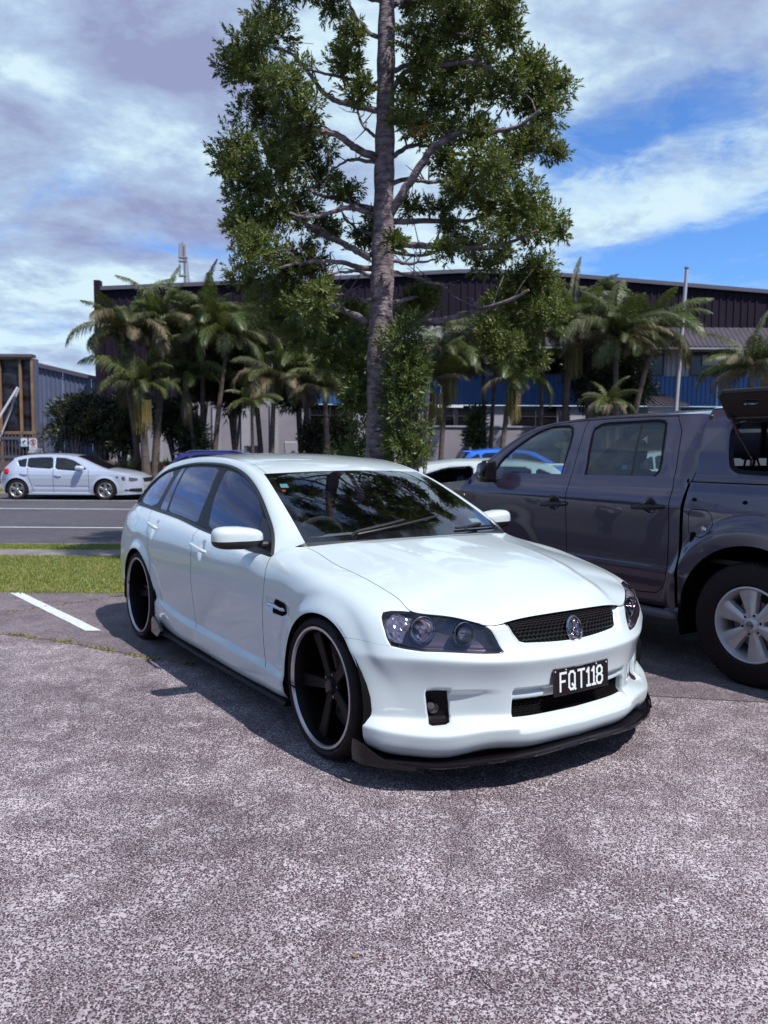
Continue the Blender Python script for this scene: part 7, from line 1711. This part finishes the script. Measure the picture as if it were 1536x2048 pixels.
def zp(x, y): return ((x-728)*SC_, (713-y)*SC_)
stop = [zp(x, y) for x, y in ((35, 560), (28, 500), (38, 455), (60, 410), (105, 365), (165, 318), (172, 298), (245, 280), (330, 270), (430, 264), (560, 262), (680, 268), (775, 282), (850, 306), (950, 350), (1040, 388), (1108, 410), (1230, 430), (1330, 455), (1400, 483), (1432, 515), (1445, 560), (1448, 610))]
slow = [zp(x, y) for x, y in ((1440, 650), (1200, 660), (950, 664), (350, 660), (90, 652), (35, 610))]
sw = [rounded([zp(x, y) for x, y in p], 1, f=.12) for p in ([(205, 325), (300, 300), (300, 388), (235, 382)], [(310, 298), (430, 290), (560, 290), (572, 405), (310, 390)], [(585, 290), (680, 296), (770, 320), (880, 385), (905, 405), (830, 425), (590, 408)])]
def silver_x(t, F_):
    for s in (-1, 1):
        for a, b in (((250, 450), (320, 455)), ((590, 465), (660, 470))):
            p, q = zp(*a), zp(*b); h = MB(); h.smooth = True; h.tube([(p[0], s*.885, p[1]), (p[0]+.05, s*.90, p[1]), (q[0]-.05, s*.90, q[1]), (q[0], s*.885, q[1])], .014, 6); obj('door_handle', h, M['silver_paint'], t)
        m = MB(); m.smooth = True; c = zp(860, 393); m.bbox((c[0]-.13, s*.98-.11, c[1]-.06), (c[0]+.09, s*.98+.11, c[1]+.07), .045); obj('mirror', m, M['silver_paint'], t)
        tl = MB(); tl.smooth = True; a = zp(45, 458); b = zp(128, 400); tl.bbox((a[0]+.08, s*.68-.15, a[1]), (b[0]+.0, s*.68+.135, b[1]), .04); obj('tail_light', tl, M['red_lens'], t)
        hl = MB(); G = [[np.array([x, -float(F_.base([x], [z])[0][1])*s*1.008 if False else s*(-F_.base([x], [z])[0][1]+.006), z]) for z in np.linspace(*zz_, 4)] for x, zz_ in ((zp(1200, 0)[0], (zp(0, 488)[1], zp(0, 474)[1])), (zp(1270, 0)[0], (zp(0, 515)[1], zp(0, 476)[1])), (zp(1340, 0)[0], (zp(0, 525)[1], zp(0, 486)[1])), (zp(1395, 0)[0], (zp(0, 515)[1], zp(0, 495)[1])))]; hl.grid(G); obj('headlight', hl, M['facet'], t)
        fg = MB(); G = [[np.array([x, s*(-F_.base([x], [z])[0][1]+.006), z]) for z in np.linspace(*zz_, 3)] for x, zz_ in ((zp(1280, 0)[0], (zp(0, 620)[1], zp(0, 605)[1])), (zp(1345, 0)[0], (zp(0, 628)[1], zp(0, 595)[1])), (zp(1430, 0)[0], (zp(0, 630)[1], zp(0, 592)[1])))]; fg.grid(G); obj('fog_recess', fg, M['black_plastic'], t)
        sl = MB(); sl.smooth = True; sl.tube([(zp(370, 0)[0], s*.875, zp(0, 640)[1]), (zp(940, 0)[0], s*.875, zp(0, 642)[1])], .022, 6); obj('sill_moulding', sl, M['silver_paint'], t)
    g = MB(); g.box((zp(1425, 0)[0], -.45, zp(0, 530)[1]), (zp(1436, 0)[0]+.01, .45, zp(0, 490)[1])); obj('grille', g, M['black_plastic'], t); n = MB(); n.box((zp(1450, 0)[0], -.2, zp(0, 600)[1]), (zp(1453, 0)[0], .2, zp(0, 560)[1])); obj('number_plate', n, M['clad_white'], t)
profile_car('hatchback', 'silver blue hatchback parked at the far kerb on the left of the road', (-(768-728/5.12)/1600*23.35, 24.0, -.012), 0, 4.2, .875, stop, slow, [zp(213, 0)[0], zp(1090, 0)[0]], .300, .345, sw, [[zp(577, 408), zp(575, 500), zp(578, 640)], [zp(925, 415), zp(930, 520), zp(925, 640)], [zp(320, 395), zp(330, 480), zp(360, 560), zp(380, 640)]], M['silver_paint'], M['car_glass'], [(zp(790, 0)[0], zp(1105, 0)[0], .85, 'glass'), (zp(80, 0)[0], zp(165, 0)[0], 1.0, 'glass')], silver_x)
# generic small car outline, nose to +x, rear axle at x=0
ctop = [(-.72, .40), (-.78, .62), (-.72, .90), (-.60, 1.08), (-.40, 1.33), (-.30, 1.42), (.1, 1.48), (.6, 1.50), (1.2, 1.48), (1.6, 1.42), (2.0, 1.22), (2.42, 1.00), (2.9, .95), (3.3, .86), (3.42, .72), (3.46, .40)]
clow = [(3.40, .22), (2.2, .17), (.4, .17), (-.65, .25)]
cw_ = [rounded(p, 1, f=.12) for p in ([(-.42, 1.20), (-.05, 1.38), (-.02, .98), (-.35, 1.0)], [(.03, 1.385), (.85, 1.41), (.82, .96), (.03, .975)], [(.92, 1.41), (1.35, 1.37), (1.75, 1.22), (2.08, .99), (.90, .955)])]
cs_ = [[(.87, .96), (.87, .6), (.87, .25)], [(2.1, .92), (2.08, .6), (2.05, .25)]]
def sc(l, sx, sz): return [(a*sx, b*sz) for a, b in l]
def car2(label, px0, D, pm, flip=False, sx=1.0, sz=1.0, gm=None, rails=False, grp=None):
    def ex(t, F_):
        for s in (-1, 1):
            m = MB(); m.smooth = True; m.bbox((1.95*sx-.08, s*.96-.10, .98*sz), (1.95*sx+.06, s*.96+.10, 1.12*sz), .04); obj('mirror', m, pm, t)
            tl = MB(); tl.smooth = True; tl.bbox((-.76*sx, s*.72-.13, .85*sz), (-.60*sx, s*.72+.13, 1.05*sz), .03); obj('tail_light', tl, M['red_lens'], t)
            hl = MB(); hl.smooth = True; hl.bbox((3.18*sx, s*.62-.16, .68*sz), (3.40*sx, s*.62+.16, .82*sz), .05); obj('headlight', hl, M['facet'], t)
            for x in (.5, 1.15): h = MB(); h.tube([(x*sx, s*.885, .86*sz), (x*sx+.2, s*.885, .86*sz)], .014, 6); obj('door_handle', h, pm, t)
            if rails: r2 = MB(); r2.smooth = True; r2.tube([(-.15*sx, s*.60, 1.47*sz), (0, s*.60, 1.53*sz), (1.3*sx, s*.60, 1.54*sz), (1.5*sx, s*.60, 1.47*sz)], .016, 6); obj('roof_rail', r2, M['chrome'], t)
        sp_ = MB(); sp_.smooth = True; sp_.bbox((-.52*sx, -.58, 1.40*sz), (-.18*sx, .58, 1.455*sz), .02); obj('roof_spoiler', sp_, pm, t)
    x, _ = px(px0, 900, D); return profile_car('parked_car', label, (x, D, -.012), math.pi if flip else 0, 4.2, .875, sc(ctop, sx, sz), sc(clow, sx, 1), [0, 2.62*sx], .31, .36, [sc(w, sx, sz) for w in cw_], [sc(s, sx, 1) for s in cs_], pm, gm or M['car_glass'], [(1.62*sx, 2.40*sx, .98*sz, 'glass'), (-.60*sx, -.38*sx, 1.08*sz, 'glass')], ex, belt=.95*sz, grp=grp)
car2('dark blue wagon with silver roof rails showing just above the white wagon', 392, 23.9, M['blue_paint'], sx=1.0, sz=.95, rails=True, gm=M['privacy_glass'])
car2('bright blue hatchback seen through the pickup front door window', 955, 23.9, M['bright_blue'], sx=.98, sz=1.03)
car2('white hatchback seen through the pickup rear door window', 1290, 23.9, M['white'], sx=.95, sz=1.0)
car2('low white car on the near side of the road behind the white wagon roof', 1050, 13.6, M['white'], flip=True, sx=1.05, sz=.895, gm=M['privacy_glass'])
